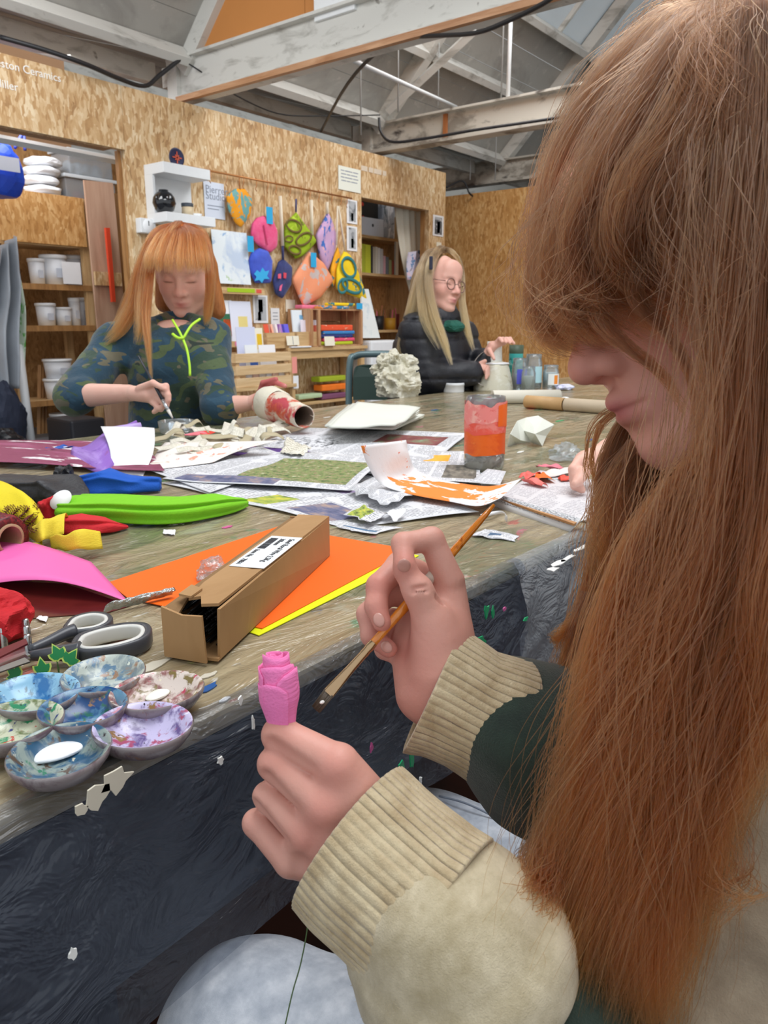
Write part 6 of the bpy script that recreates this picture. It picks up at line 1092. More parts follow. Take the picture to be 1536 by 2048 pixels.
for k in range(3): mark(tube('timber_batten', [onY(80 + 5*k, 730 + 4*k, YR + .3), onY(78 + 7*k, 870, YR + .28)], .022, TIMBER, None, 4, smooth=False), ('thin timber batten leftmost behind the rack', 'thin timber batten in the middle behind the rack', 'thin timber batten rightmost behind the rack')[k], 'batten')
a = Vector(onY(58, 868, YR - .35)); a.z = 0; mark(box2('black_crate', (onY(118, 860, 6.2).x, 6.0, 0), (onY(186, 860, 6.2).x, 6.4, .22), M('#2A2C32', .4), bev=.02), 'black plastic crate on the floor in front of the rack', 'crate')
# green metal chair
ch = thing('green_chair', 'dark green chair with grey-green tubular back frame', 'chair', (2.95, 2.15, 0)); q = [P(x, y, t) for x, y, t in ((697, 800, 3.55), (699, 735, 3.55), (712, 712, 3.55), (745, 708, 3.50), (800, 710, 3.42), (830, 722, 3.38), (838, 800, 3.38))]
q[0].z = .45; q[-1].z = .45; tube('back_frame', catmull(q, 50), .016, M('#5E7478', .35, metal=.3), ch, 10)
q2 = [P(x, y, t) for x, y, t in ((706, 800, 3.54), (707, 745, 3.54), (718, 731, 3.54), (750, 730, 3.49), (800, 730, 3.43), (826, 740, 3.40), (830, 800, 3.40))]
prism('back_panel', [Vector(p) for p in catmull(q2, 24)], tuple(Vector((-_h[0], -_h[1], 0))*-.03), M('#123028', .6, var=.1), ch)
cc = (q[0] + q[-1])/2; fwd = Vector((-.35, -1, 0)).normalized(); ss = (q[-1] - q[0]).normalized(); cs = cc + fwd*.2; cs.z = .44
bm = bmesh.new(); add_box(bm, (.42, .40, .05), frm(ss, Vector((-ss.y, ss.x, 0)), (0, 0, 1), cs), .015); bmo('seat', bm, M('#123028', .6, var=.1), ch)
for sx_ in (-.19, .19):
    for fy in (-.18, .18): p = cs + ss*sx_ + Vector((-ss.y, ss.x, 0))*fy; tube('leg', [(p.x, p.y, 0), (p.x, p.y, .42)], .014, M('#5E7478', .35, metal=.3), ch, 8)
# ---------------------------------------------------------------- people: tools
def relaxed(ops, lo, hi, h, relax=2, disp=None):
    V, Q = surf(field(ops, disp), lo, hi, h)
    for _ in range(relax):
        s = np.zeros_like(V); c = np.zeros(len(V))
        for i in range(4):
            for j in ((i + 1) % 4, (i + 3) % 4):
                c += np.bincount(Q[:, i], minlength=len(V))
                for x in range(3): s[:, x] += np.bincount(Q[:, i], weights=V[Q[:, j], x], minlength=len(V))
        V = V*0.45 + 0.55*s/np.maximum(c, 1)[:, None]
    return V, Q
def joined(name, parts, mat, parent):
    """several implicit pieces (V, Q, colour) as one continuous figure mesh"""
    Vs, Qs, Cs, o = [], [], [], 0
    for V, Q, C in parts: Vs.append(V); Qs.append(Q + o); Cs.append(np.zeros((len(V), 4)) if C is None else C); o += len(V)
    V, Q, C = np.vstack(Vs), np.vstack(Qs), np.vstack(Cs); me = bpy.data.meshes.new(name)
    me.vertices.add(len(V)); me.loops.add(Q.size); me.polygons.add(len(Q)); me.vertices.foreach_set('co', V.astype(np.float32).ravel())
    me.loops.foreach_set('vertex_index', Q.ravel().astype(np.int32)); me.polygons.foreach_set('loop_start', np.arange(0, Q.size, 4, dtype=np.int32)); me.update(calc_edges=True); me.validate()
    a = me.color_attributes.new('Col', 'FLOAT_COLOR', 'POINT'); a.data.foreach_set('color', C.astype(np.float32).ravel())
    return put(name, me, mat, parent, True)
def g2(p, c, s): return np.exp(-((np.asarray(p) - np.array(c))**2).sum(1)/(2*s*s))
def head_ops(lid=True, nose=1.0, jaw=1.0):
    """head in its own frame: +Y out of the face, +Z up, eyes near z=0, metres"""
    o = [('u', 0, ell((0, -.015, .030), (.074, .093, .085))), ('u', .030, ell((0, .026, -.028), (.060*jaw, .060, .080)))]
    for s in (-1, 1):
        o += [('u', .025, cap((s*.047*jaw, .000, -.060), (s*.014, .062, -.092), .020, .017)), ('u', .022, ell((s*.034, .052, -.030), (.026, .026, .026))), ('u', .012, cap((s*.008, .082, .020), (s*.042, .062, .020), .009, .008))]
    o += [('u', .018, ell((0, .066, -.096), (.021, .018, .016))), ('u', .02, ell((0, .060, .052), (.050, .030, .040)))]
    for s in (-1, 1): o.append(('s', .014, ell((s*.032, .093, .000), (.017, .016, .011))))
    for s in (-1, 1):
        o.append(('u', .004, ell((s*.031, .0695, -.001), (.0155, .0125, .0115))))
        if lid: o.append(('s', .002, cap((s*.020, .0840, -.0065), (s*.043, .0755, -.0055), .0010)))
    o += [('u', .010, cap((0, .084, .008), (0, .098*nose, -.026), .0075, .0095)), ('u', .008, ell((0, .1015*nose, -.033), (.0115, .0120, .0105)))]
    for s in (-1, 1): o += [('u', .006, ell((s*.0125, .0895, -.0365), (.0085, .0115, .0085))), ('s', .004, ell((s*.0060, .0955, -.0445), (.0036, .0050, .0040)))]
    o += [('u', .012, ell((0, .076, -.064), (.026, .016, .020))), ('u', .005, cap((-.018, .082, -.0635), (0, .0915, -.0600), .0042, .0062)), ('u', .005, cap((.018, .082, -.0635), (0, .0915, -.0600), .0042, .0062)),
          ('u', .005, cap((-.016, .082, -.0705), (.016, .082, -.0705), .0055)), ('u', .005, ell((0, .0875, -.0715), (.011, .0065, .0060))), ('s', .003, cap((-.023, .085, -.0662), (0, .0975, -.0662), .0011)), ('s', .003, cap((.023, .085, -.0662), (0, .0975, -.0662), .0011)),
          ('s', .010, ell((0, .0935, -.0835), (.014, .006, .0040)))]
    for s in (-1, 1): o.append(('u', .006, ell((s*.074, -.008, -.012), (.009, .019, .031))))
    o.append(('u', .030, cap((0, -.024, -.060), (0, -.045, -.170), .050, .050)))
    return o
def head_col(V, lips=1.0, brow=0.6):
    C = np.zeros((len(V), 4)); C[:, 3] = 1
    x, y, z = V.T; lip = np.exp(-(x/.017)**2)*np.exp(-((z + .0660)/.0085)**4)*(y > .078); C[:, 0] = np.clip(lip*lips*1.2, 0, 1)
    ch = sum(g2(V, (s*.040, .060, -.028), .017) for s in (-1, 1)) + .8*g2(V, (0, .104, -.034), .013); C[:, 1] = np.clip(ch, 0, 1)*.8
    b = sum(np.exp(-((x - s*.030)/.015)**4)*np.exp(-((z - .0200 + .10*(np.abs(x) - .028)**1)/.0035)**2) for s in (-1, 1))*(y > .05)
    l = sum(np.exp(-((x - s*.031)/.014)**4)*np.exp(-((z + .0062)/.0016)**2) for s in (-1, 1))*(y > .06); C[:, 2] = np.clip(b*brow + l*.95, 0, 1); return C
def make_head(mw, h, **kw):
    ck = {k: kw.pop(k) for k in ('lips', 'brow') if k in kw}; sc = kw.pop('scale', 1.0)
    V, Q = relaxed(head_ops(**kw), (-.10, -.13, -.185), (.10, .13, .13), h, 1); C = head_col(V, **ck); m = np.array(mw.to_3x3()); return (V*sc) @ m.T + np.array(mw.translation), Q, C
UP3 = Vector((_h[0]*SP, _h[1]*SP, CP)); RT3 = Vector((_r[0], _r[1], 0)); FW3 = Vector((_h[0]*CP, _h[1]*CP, -SP))
def head_matrix(anchor_local, world, fwd, up):
    y = fwd.normalized(); x = y.cross(up).normalized(); z = x.cross(y); m = frm(x, y, z, Vector()); m.translation = Vector(world) - m.to_3x3() @ Vector(anchor_local); return m
def bounds(pts, pad): a = np.array([tuple(p) for p in pts]); return a.min(0) - pad, a.max(0) + pad
def hair_mat(name, stops, rough=.32, dark='#2A1608', light='#D8A468'):
    t = NT(name); hi = t.n('HairInfo'); c = t.ramp(hi.outputs['Intercept'], stops); rn = t.n('Attribute', attribute_name='tone').outputs['Fac']
    dk = t.n('MapRange', {0: rn, 1: .55, 2: 0.0, 3: 0.0, 4: .85}).outputs[0]; c2 = t.mix(dk, c, t.mix(.75, c, dark)); hb = t.n('MapRange', {0: rn, 1: .70, 2: 1.0, 3: 0.0, 4: .75}).outputs[0]; c2 = t.mix(hb, c2, light)
    b = t.n('BsdfHairPrincipled'); b.parametrization = 'COLOR'; t.set(b.inputs['Color'], c2); b.inputs['Roughness'].default_value = rough; b.inputs['Radial Roughness'].default_value = .45
    t.set(t.out.inputs[0], b); return t.m
def hair(name, parent, locks, mat, npts=28, rad=.00013, seed=1, kind='stuff'):
    rg = np.random.default_rng(seed); allp = []; tone = []
    for L in locks:
        g = catmull([tuple(p) for p in L['p']], npts); n = L['n']; tg = np.gradient(g, axis=0); tg /= np.linalg.norm(tg, axis=1)[:, None]
        e1 = np.cross(tg, np.array(tuple(FW3))); e1 /= np.linalg.norm(e1, axis=1)[:, None] + 1e-9; e2 = np.cross(tg, e1)
        s = np.linspace(0, 1, npts); sp = np.interp(s, np.linspace(0, 1, len(L['r'])), L['r']); fl = L.get('flat', .6)
        a = rg.uniform(0, 2*np.pi, n); q = np.sqrt(rg.uniform(0, 1, n)); ph = rg.uniform(0, 50, n); cut = rg.uniform(L.get('cut', .8), 1.0, n); fz = L.get('frizz', .002); wv = L.get('wave', .003)
        clump = rg.integers(0, max(2, n//18), n); ca = rg.uniform(0, 2*np.pi, clump.max() + 1); cr = np.sqrt(rg.uniform(0, 1, clump.max() + 1)); cph = rg.uniform(0, 9, clump.max() + 1); ct = rg.uniform(0, 1, clump.max() + 1)
        for i in range(n):
            k = clump[i]; cl = np.clip(s*1.3, 0, L.get('clump', .72)); ax_ = np.cos(a[i])*q[i]*(1 - cl) + np.cos(ca[k])*cr[k]*cl; ay_ = np.sin(a[i])*q[i]*(1 - cl) + np.sin(ca[k])*cr[k]*cl
            w1 = wv*np.sin(s*L.get('freq', 7) + cph[k])*s + fz*np.sin(s*11 + ph[i])*s + fz*.7*np.sin(s*23 + ph[i]*2)*s; w2 = wv*np.cos(s*L.get('freq', 7)*.8 + cph[k]*2)*s + fz*np.cos(s*13 + ph[i]*1.7)*s
            sj = s*cut[i]; idx = sj*(npts - 1); i0 = np.minimum(idx.astype(int), npts - 2); f = (idx - i0)[:, None]
            gg = g[i0]*(1 - f) + g[i0 + 1]*f; E1 = e1[i0]*(1 - f) + e1[i0 + 1]*f; E2 = e2[i0]*(1 - f) + e2[i0 + 1]*f; spp = np.interp(sj, s, sp)
            tone.append(np.clip(.62*ct[k] + .38*rg.uniform(), 0, 1)); allp.append(gg + E1*((ax_*spp + w1)[:, None]) + E2*((ay_*spp*fl + w2)[:, None]))
    Pn = np.array(allp, dtype=np.float32); cu = bpy.data.hair_curves.new(name); cu.add_curves([npts]*len(Pn)); cu.attributes['position'].data.foreach_set('vector', Pn.ravel())
    ra = cu.attributes.get('radius') or cu.attributes.new('radius', 'FLOAT', 'POINT'); rr = np.tile(np.interp(np.linspace(0, 1, npts), [0, .7, 1], [rad, rad*.85, rad*.25]), len(Pn)); ra.data.foreach_set('value', rr.astype(np.float32))
    ta = cu.attributes.new('tone', 'FLOAT', 'CURVE'); ta.data.foreach_set('value', np.array(tone, dtype=np.float32))
    cu.materials.append(mat); o = bpy.data.objects.new(name, cu); COL.objects.link(o); child(o, parent); return mark(o, kind=kind)
def pp(L): return [P(*q) for q in L]
def nail(parent, c, along, out, w, l, mat):
    c = Vector(c); y = Vector(along).normalized(); z = (Vector(out) - y*Vector(out).dot(y)).normalized(); x = y.cross(z); bm = bmesh.new(); bmesh.ops.create_uvsphere(bm, u_segments=16, v_segments=8, radius=1.0, matrix=frm(x*w, y*l, z*.0011, c)); return bmo('nail', bm, mat, parent, True)
def sleeve_rings(name, pts, ra, rb, m1, mat, parent, n=96, m=40, rib=0, ribamp=.0, wr=.0, seed=0.0, ends=True, fold=0.0, inner=False):
    """fabric tube: centre points, semi-axes across (ra) and in depth (rb); m1 = across direction hint"""
    p = catmull(pts, m); A = np.interp(np.linspace(0, 1, m), np.linspace(0, 1, len(ra)), ra); B = np.interp(np.linspace(0, 1, m), np.linspace(0, 1, len(rb)), rb)
    tg = np.gradient(p, axis=0); tg /= np.linalg.norm(tg, axis=1)[:, None]; v = []; f = []; up = np.array(tuple(m1))
    for i in range(m):
        e = up - tg[i]*(up @ tg[i]); e /= np.linalg.norm(e); d = np.cross(tg[i], e)
        for k in range(n):
            a = 2*math.pi*k/n; w = 1 + (ribamp/A[i])*(abs(math.sin(a*rib*.5)) - .6 if rib else 0) + wr*nz(math.cos(a)*1.3 + seed, math.sin(a)*1.3, i*.08) + fold*math.sin(i*1.1 + 2*nz(math.cos(a) + seed, math.sin(a), i*.1))
            v.append(p[i] + e*A[i]*w*math.cos(a) + d*B[i]*w*math.sin(a))
    for i in range(m - 1):
        for k in range(n): f.append((i*n + k, (i + 1)*n + k, (i + 1)*n + (k + 1) % n, i*n + (k + 1) % n))
    o = mesh(name, v, f, mat, parent, True)
    s = o.modifiers.new('thickness', 'SOLIDIFY'); s.thickness = .003; s.offset = -1; return o
SKIN_A = skin_mat('skin_near', '#D9A596', '#C87468', '#A8505A'); SKIN_B = skin_mat('skin_camo', '#E6BBAA', '#D0786C', '#C06A66'); SKIN_C = skin_mat('skin_puffer', '#E3B4A4', '#CF7A70', '#B8646A')
# ---------------------------------------------------------------- girl in the camouflage top
def camo():
    t = NT('camouflage'); g = t.n('Mapping', {'Vector': t.co('World'), 'Scale': (11, 11, 19)}).outputs[0]; n1 = t.noise(g, 1.0, 2, .5, .8).outputs[0]; n2 = t.noise(t.n('Mapping', {'Vector': g, 'Location': (7, 3, 1)}).outputs[0], .9, 2, .5, .8).outputs[0]; n3 = t.noise(t.n('Mapping', {'Vector': g, 'Location': (1, 13, 5)}).outputs[0], 1.3, 2, .5, .6).outputs[0]
    c = t.ramp(n1, [(0, '#2E4438'), (.46, '#1F3F52'), (.60, '#27485C')], 'CONSTANT'); c = t.mix(t.math('GREATER_THAN', n2, .56), c, '#4A5A3A'); c = t.mix(t.math('GREATER_THAN', n3, .60), c, '#625E4C'); c = t.mix(t.math('GREATER_THAN', n2, .66), c, '#24302A')
    b = t.bsdf(c, .9, Sheen_Weight=.2); w = t.noise(t.co('World'), 45, 3).outputs[0]; t.set(b.inputs['Normal'], t.bump(w, .3, .01)); return t.m
g1 = thing('person', 'girl with long ginger hair in camouflage top painting a tube across the table', 'person', (1.42, 1.95, 0))
T1 = 2.12
fw = (-FW3*math.cos(math.radians(33)) - UP3*math.sin(math.radians(33)) + RT3*.05).normalized(); hm1 = head_matrix((0, .085, 0), P(358, 561, T1), fw, UP3)
parts = [make_head(hm1, .0036, brow=.25, lips=.6, jaw=1.06)]
neck, chest, waist = P(354, 676, T1 + .06), P(350, 730, T1 + .08), P(345, 880, T1 + .17); shR, shL = P(232, 690, T1 + .06), P(418, 680, T1 + .08)
elR, wrR = P(146, 792, 2.02), P(262, 786, 1.93); elL, wrL = P(438, 815, 2.08), P(500, 806, 2.06)
def hand_simple(wr, knuck, tips, thumb, h, rf=.0075, pal=.02):
    """small far hand: palm plus five fingers, each (mcp, pip, tip)"""
    ops = [('u', 0, cap(wr, knuck, .019, pal))]
    for (a, b, c) in tips: ops.append(('u', .006, cap(knuck, a, pal*.7, rf*1.15))); 
    fs = [chain([a, b, c], [rf*1.1, rf, rf*.8], .003) for a, b, c in tips] + [chain(list(thumb), [rf*1.5, rf*1.1, rf*.85][:len(thumb)], .003)]
    for f in fs: ops.append(('u', .003, f))
    pts = [wr, knuck] + [p for t_ in tips for p in t_] + list(thumb); lo, hi = bounds(pts, .03); return ops, lo, hi
body_ops = [('u', 0, cap(neck + Vector((0, 0, -.02)), chest, .04, .085)), ('u', .05, cap(chest, waist, .115, .11)), ('u', .04, cap(shR, shL, .05, .05)), ('u', .02, cap(shR, elR, .042, .034)), ('u', .015, cap(elR, wrR, .035, .022)), ('u', .02, cap(shL, elL, .042, .034)), ('u', .015, cap(elL, wrL, .033, .021))]
lo, hi = bounds([neck, chest, waist, shR, shL, elR, wrR, elL, wrL], .14); V, Q = relaxed(body_ops, lo, hi, .009, 1); parts.append((V, Q, None))
kR = P(300, 790, 1.90); tipsR = [(P(312, 776, 1.885), P(332, 772, 1.86), P(338, 800, 1.86)), (P(316, 786, 1.885), P(336, 790, 1.86), P(334, 812, 1.865)), (P(314, 796, 1.89), P(330, 806, 1.87), P(322, 820, 1.88)), (P(306, 804, 1.895), P(318, 816, 1.88), P(308, 824, 1.89))]
ops, lo, hi = hand_simple(wrR, kR, tipsR, [P(280, 778, 1.90), P(306, 766, 1.87), P(330, 778, 1.855)], .003); V, Q = relaxed(ops, lo, hi, .0026, 1); parts.append((V, Q, None))
kL = P(522, 798, 2.05); tipsL = [(P(530, 780, 2.03), P(548, 764, 2.01), P(570, 772, 1.99)), (P(520, 784, 2.04), P(526, 766, 2.02), P(552, 758, 2.0)), (P(530, 792, 2.03), P(545, 778, 1.99), P(562, 786, 1.985)), (P(534, 806, 2.03), P(536, 820, 2.0), P(548, 832, 1.985))]
ops, lo, hi = hand_simple(wrL, kL, tipsL, [P(512, 815, 2.03), P(524, 826, 2.0), P(540, 834, 1.985)], .003); V, Q = relaxed(ops, lo, hi, .0026, 1); C = np.zeros((len(V), 4)); C[:, 0] = np.clip(g2(V, tuple(P(545, 775, 2.01)), .035)*1.6, 0, 1); parts.append((V, Q, C))
SKIN_B2 = skin_mat('skin_camo', '#E6BBAA', '#D0786C', '#B03040'); joined('body', parts, SKIN_B2, g1)
CAMO = camo()
elRc = elR.lerp(wrR, .16); elLc = elL.lerp(wrL, .12)
top_ops = [('u', 0, cap(neck + Vector((0, 0, -.01)), chest, .055, .115)), ('u', .05, cap(chest, waist, .128, .128)), ('u', .05, cap(shR, shL, .060, .060)), ('u', .03, cap(shR, elR, .058, .052)), ('u', .01, cap(elR, elRc, .052, .046)), ('u', .03, cap(shL, elL, .056, .050)), ('u', .01, cap(elL, elLc, .050, .046)), ('u', .02, cap(neck + Vector((0, 0, .026)), neck, .054, .062)), ('s', .01, cap(neck + Vector((0, 0, .030)) + fw*.03, neck + Vector((0, 0, .13)) + fw*.05, .040, .060))]
lo, hi = bounds([neck, chest, waist, shR, shL, elR, elL], .17)
dsp = lambda p: .006*noise3(p*[14, 14, 20]) + .0035*noise3(p*[34, 34, 40] + 3)
V, Q = relaxed(top_ops, lo, hi, .0075, 1, dsp); topo = joined('camouflage_top', [(V, Q, None)], CAMO, g1)
LIMEC = M('#B6E83A', .6)
zt0 = P(366, 655, T1 - .075); tube('zip_edge', catmull(pp([(345, 640, T1 - .06), (358, 662, T1 - .085), (366, 678, T1 - .095)]), 10), .0035, LIMEC, topo, 6); tube('zip_edge', catmull(pp([(400, 638, T1 - .05), (382, 652, T1 - .08), (366, 678, T1 - .095)]), 10), .0035, LIMEC, topo, 6)
tube('zip_pull', catmull(pp([(366, 678, T1 - .097), (374, 700, T1 - .105), (379, 730, T1 - .11), (380, 752, T1 - .112)]), 12), .0035, LIMEC, topo, 6); tube('zip_bow', catmull(pp([(345, 668, T1 - .09), (356, 676, T1 - .10), (368, 676, T1 - .10)]), 8), .004, LIMEC, topo, 6)
GING = hair_mat('ginger_hair', [(0, '#7A3A18'), (.5, '#8A481E'), (1, '#A06230')], .3, '#4A2410', '#C08A58'); GMASS = wood('ginger_mass', '#9A5A2E', '#C07C44', axis='Z', scale=6, rough=.45, bump=.3)
hv = lambda x, y, z: hm1 @ Vector((x, y, z))
hm_ops = [('u', 0, ell((0, -.022, .036), (.082, .096, .088))), ('u', .03, cap((.055, -.03, 0), (.07, -.03, -.10), .03, .03)), ('u', .03, cap((-.06, -.03, 0), (-.075, -.03, -.12), .03, .03)), ('u', .04, cap((0, -.08, 0), (0, -.085, -.16), .055, .06)), ('s', .012, ell((0, .085, -.035), (.064, .07, .092)))]
V, Q = relaxed(hm_ops, (-.13, -.17, -.26), (.13, .12, .15), .005, 1); joined('hair_mass', [(V @ np.array(hm1.to_3x3()).T + np.array(hm1.translation), Q, None)], GMASS, g1)
lk = []
def LK(pts, r, n, **k): lk.append(dict(p=[Vector(p) if len(p) == 3 and isinstance(p, Vector) else P(*p) for p in pts], r=r, n=n, **k))
for (x0, x1, dt_) in ((322, 300, -.005), (336, 318, -.03), (350, 338, -.04), (364, 360, -.045), (376, 378, -.04), (388, 396, -.025), (396, 408, -.005)):
    LK([(358 + (x0 - 358)*.25, 452, T1 + .03), (x0, 470, T1 - .03 + dt_*.5), (x1, 512, T1 - .075 + dt_*.4), (x1 + (x1 - 358)*.10, 548, T1 - .075 + dt_*.6)], [.006, .014, .017, .016], 170, frizz=.0006, wave=.001, clump=.15)
LK([(350, 448, T1 + .04), (312, 470, T1 + .0), (284, 540, T1 - .02), (268, 610, T1 - .02), (238, 660, T1 - .02), (205, 690, T1 - .02)], [.006, .02, .026, .026, .030, .016], 380, frizz=.001, wave=.004)
LK([(350, 448, T1 + .05), (305, 480, T1 + .05), (278, 560, T1 + .06), (250, 640, T1 + .06), (222, 720, T1 + .05), (210, 830, T1 + .05)], [.006, .02, .03, .03, .03, .02], 300, frizz=.001, wave=.004)
LK([(345, 450, T1 + .03), (308, 490, T1 - .03), (298, 560, T1 - .06), (292, 630, T1 - .07), (296, 690, T1 - .09), (303, 770, T1 - .10)], [.005, .014, .015, .016, .012, .003], 240, frizz=.0008, wave=.003)
LK([(345, 450, T1 + .03), (300, 500, T1 - .02), (284, 580, T1 - .04), (280, 650, T1 - .06), (270, 690, T1 - .06)], [.005, .016, .02, .022, .014], 240, frizz=.0008, wave=.003)
LK([(368, 448, T1 + .04), (408, 480, T1 + .0), (420, 550, T1 - .02), (416, 620, T1 - .0), (410, 652, T1 + .01)], [.006, .016, .016, .016, .008], 300, frizz=.0008, wave=.002)
LK([(362, 447, T1 + .05), (404, 470, T1 + .05), (418, 540, T1 + .06), (418, 640, T1 + .06)], [.006, .02, .02, .014], 180, frizz=.0008)
LK([(358, 446, T1 + .05), (350, 452, T1), (330, 480, T1 - .05), (312, 530, T1 - .06)], [.014, .02, .02, .016], 160, frizz=.0006)
hair('hair', g1, lk, GING, 20, .00042, 5)
# painted tube and its brush, glass dish
ga_, gb_ = P(535, 805, 2.0), P(608, 834, 1.83); axt = (gb_ - ga_).normalized(); s_ = axt.cross(Vector((0, 0, 1))).normalized(); mwt = frm(s_, s_.cross(axt), axt, ga_ - axt*.01); LT = (gb_ - ga_).length + .01
pt_ = thing('painted_tube', 'cardboard tube covered in red-streaked glued paper held by the girl in camouflage', 'tube', ga_); r0, r1 = .042, .028
TUBEP = painted('red_streaks', '#D9CDBB', [('#C9583E', (16, 16, 30), .50, .10, 2.0), ('#B83A48', (14, 14, 12), .58, .06, 5.0), ('#E8E2D4', (30, 30, 30), .62, .05, 8.0), ('#D8894A', (20, 20, 20), .64, .06, 3.0)], 'World', .5)
lathe('tube_wall', [(r0*.9, 0), (r0, .01), (r0*.98, .06), ((r0 + r1)/2, LT*.55), (r1*1.04, LT*.85), (r1, LT), (r1*.9, LT), (r1*.92, LT*.6), (r0*.8, .0)], TUBEP, pt_, mw=mwt, n=32, wob=lambda a, z: .02*nz(math.cos(a)*3, math.sin(a)*3, z*40)); lathe('tube_lining', [(r1*.895, LT*.999), (r1*.90, LT*.6), (r0*.75, .01), (.001, .008)], M('#8A7768', .8), pt_, mw=mwt, n=28); lathe('paper_wrap', [(r0*1.01, .012), (r0*1.05, .02), (r0*1.0, .075), (r0*.95, .08)], M('#DDD8C6', .7, var=.1, bump=.4), pt_, mw=mwt, n=32, wob=lambda a, z: .05*nz(math.cos(a)*3, math.sin(a)*3, z*60))
b0, b1 = P(277, 712, 1.90), P(345, 836, 1.84); pb_ = thing('paint_brush', 'dark brush held by the girl in camouflage over the glass dish', 'brush', b1); tube('handle', [b0, b0.lerp(b1, .72)], [.0022, .0042], M('#2A2E38', .4), pb_, 8); tube('ferrule', [b0.lerp(b1, .72), b0.lerp(b1, .88)], [.0044, .0046], M('#C9CCD0', .25, metal=.8), pb_, 8); tube('bristles', [b0.lerp(b1, .88), b1], [.0046, .002], M('#D8D4CC', .7), pb_, 8)
cdish = onz(349, 872, ZT); rdish = wpx(cdish, 74)/2; lathe('glass_dish', [(.001, .002), (rdish*.8, .002), (rdish*.95, .012), (rdish, .034), (rdish*.96, .034), (rdish*.90, .014), (.001, .006)], GLASS, None, loc=cdish + Vector((_h[0], _h[1], 0))*rdish*.6, n=36); mark(COL.objects[-1], 'round clear glass dish under the brush of the girl in camouflage', 'dish')
# ---------------------------------------------------------------- girl in the black puffer jacket
g2_ = thing('person', 'girl in black puffer jacket and round glasses with long fair hair', 'person', (2.75, 2.0, 0)); T2 = 3.08
ps = math.radians(44); fw2 = (-FW3*math.cos(ps) + RT3*math.sin(ps) - UP3*.20).normalized(); hm2 = head_matrix((0, .100, -.033), P(914, 585, T2 - .05), fw2, UP3)
parts = [make_head(hm2, .0036, brow=.35, lips=.9)]
nk, chs, wst = P(878, 640, T2 + .05), P(866, 700, T2 + .10), P(852, 800, T2 + .22); s1, s2_ = P(838, 665, T2 - .02), P(918, 672, T2 + .14); e1_, w1_ = P(862, 752, T2 - .02), P(950, 745, T2 - .02); e2_, w2_ = P(945, 745, T2 + .12), P(972, 712, T2 + .0)
lo, hi = bounds([nk, chs, wst, s1, s2_, e1_, w1_, e2_, w2_], .15); V, Q = relaxed([('u', 0, cap(nk, chs, .05, .1)), ('u', .05, cap(chs, wst, .11, .11)), ('u', .03, cap(s1, s2_, .05, .05)), ('u', .02, cap(s1, e1_, .04, .035)), ('u', .02, cap(e1_, w1_, .034, .024)), ('u', .02, cap(s2_, e2_, .04, .035)), ('u', .02, cap(e2_, w2_, .034, .022))], lo, hi, .011, 1); parts.append((V, Q, None))
for wr_h, kn, ctr_ in ((w2_, P(985, 692, T2 - .02), P(996, 680, T2 - .06)),):
    tips = [(P(990 + 6*k, 688 - abs(k - 1)*1, T2 - .03), P(999 + 7*k, 677, T2 - .05), P(1004 + 8*k, 684 + k, T2 - .075)) for k in range(4)]
    ops, lo, hi = hand_simple(wr_h, kn, tips, [P(978, 700, T2 - .04), P(984, 710, T2 - .07), P(988, 718, T2 - .085)], .003); V, Q = relaxed(ops, lo, hi, .0034, 1); parts.append((V, Q, None))
kn = P(962, 738, T2 - .03); tips = [(P(969, 732 + 4*k, T2 - .03), P(976, 734 + 5*k, T2 - .04), P(972, 742 + 5*k, T2 - .05)) for k in range(4)]; ops, lo, hi = hand_simple(w1_, kn, tips, [P(961, 728, T2 - .03), P(970, 722, T2 - .04)], .003); V, Q = relaxed(ops, lo, hi, .0034, 1); parts.append((V, Q, None))
joined('body', parts, SKIN_C, g2_)
PUFF = M('#1B1C24', .55, var=.2, bump=.5, scale=22, kind='World'); qd = (UP3*.97).normalized()
def puffd(p):
    z = (p - np.array(tuple(nk))) @ np.array((0, 0, 1.0)); return .010*np.exp(-(np.sin(z*math.pi/.075)/.22)**2) + .005*noise3(p*24) + .002*noise3(p*60) - .002
V, Q = relaxed([('u', 0, cap(nk, chs, .075, .145)), ('u', .06, cap(chs, wst, .155, .165)), ('u', .05, cap(s1, s2_, .075, .075)), ('u', .03, cap(s1, e1_, .075, .066)), ('u', .02, cap(e1_, e1_.lerp(w1_, .92), .066, .050)), ('u', .03, cap(s2_, e2_, .075, .066)), ('u', .02, cap(e2_, e2_.lerp(w2_, .8), .062, .046)), ('u', .02, cap(nk + Vector((0, 0, .035)) , nk, .066, .075)), ('s', .006, cap(nk + Vector((0, 0, .01)) + fw2*.01, nk + Vector((0, 0, .1)) + fw2*.02, .050, .056))], *bounds([nk, chs, wst, s1, s2_, e1_, w1_, e2_, w2_], .19), .009, 1, puffd); jk = joined('puffer_jacket', [(V, Q, None)], PUFF, g2_)
crumple('scarf', None, None, P(905, 648, T2 - .03) - Vector((0, 0, .03)), (.10, .09, .05), M('#1E5A4C', .9), 2.0, .12, 0, g2_, 4)
BLOND = hair_mat('fair_hair', [(0, '#5A4632'), (.25, '#6E5840'), (1, '#B0905E')], .3, '#3A2C1C', '#C8AA7C'); BMASS = wood('fair_mass', '#6E563A', '#A48860', axis='Z', scale=6, rough=.5, bump=.3)
V, Q = relaxed([('u', 0, ell((0, -.026, .032), (.081, .092, .088))), ('u', .03, cap((-.06, -.04, 0), (-.075, -.05, -.16), .032, .03)), ('u', .03, cap((.06, -.04, 0), (.07, -.04, -.16), .028, .025)), ('u', .04, cap((0, -.085, 0), (0, -.10, -.20), .055, .06)), ('s', .012, ell((0, .085, -.025), (.066, .075, .110)))], (-.13, -.19, -.30), (.13, .12, .15), .006, 1)
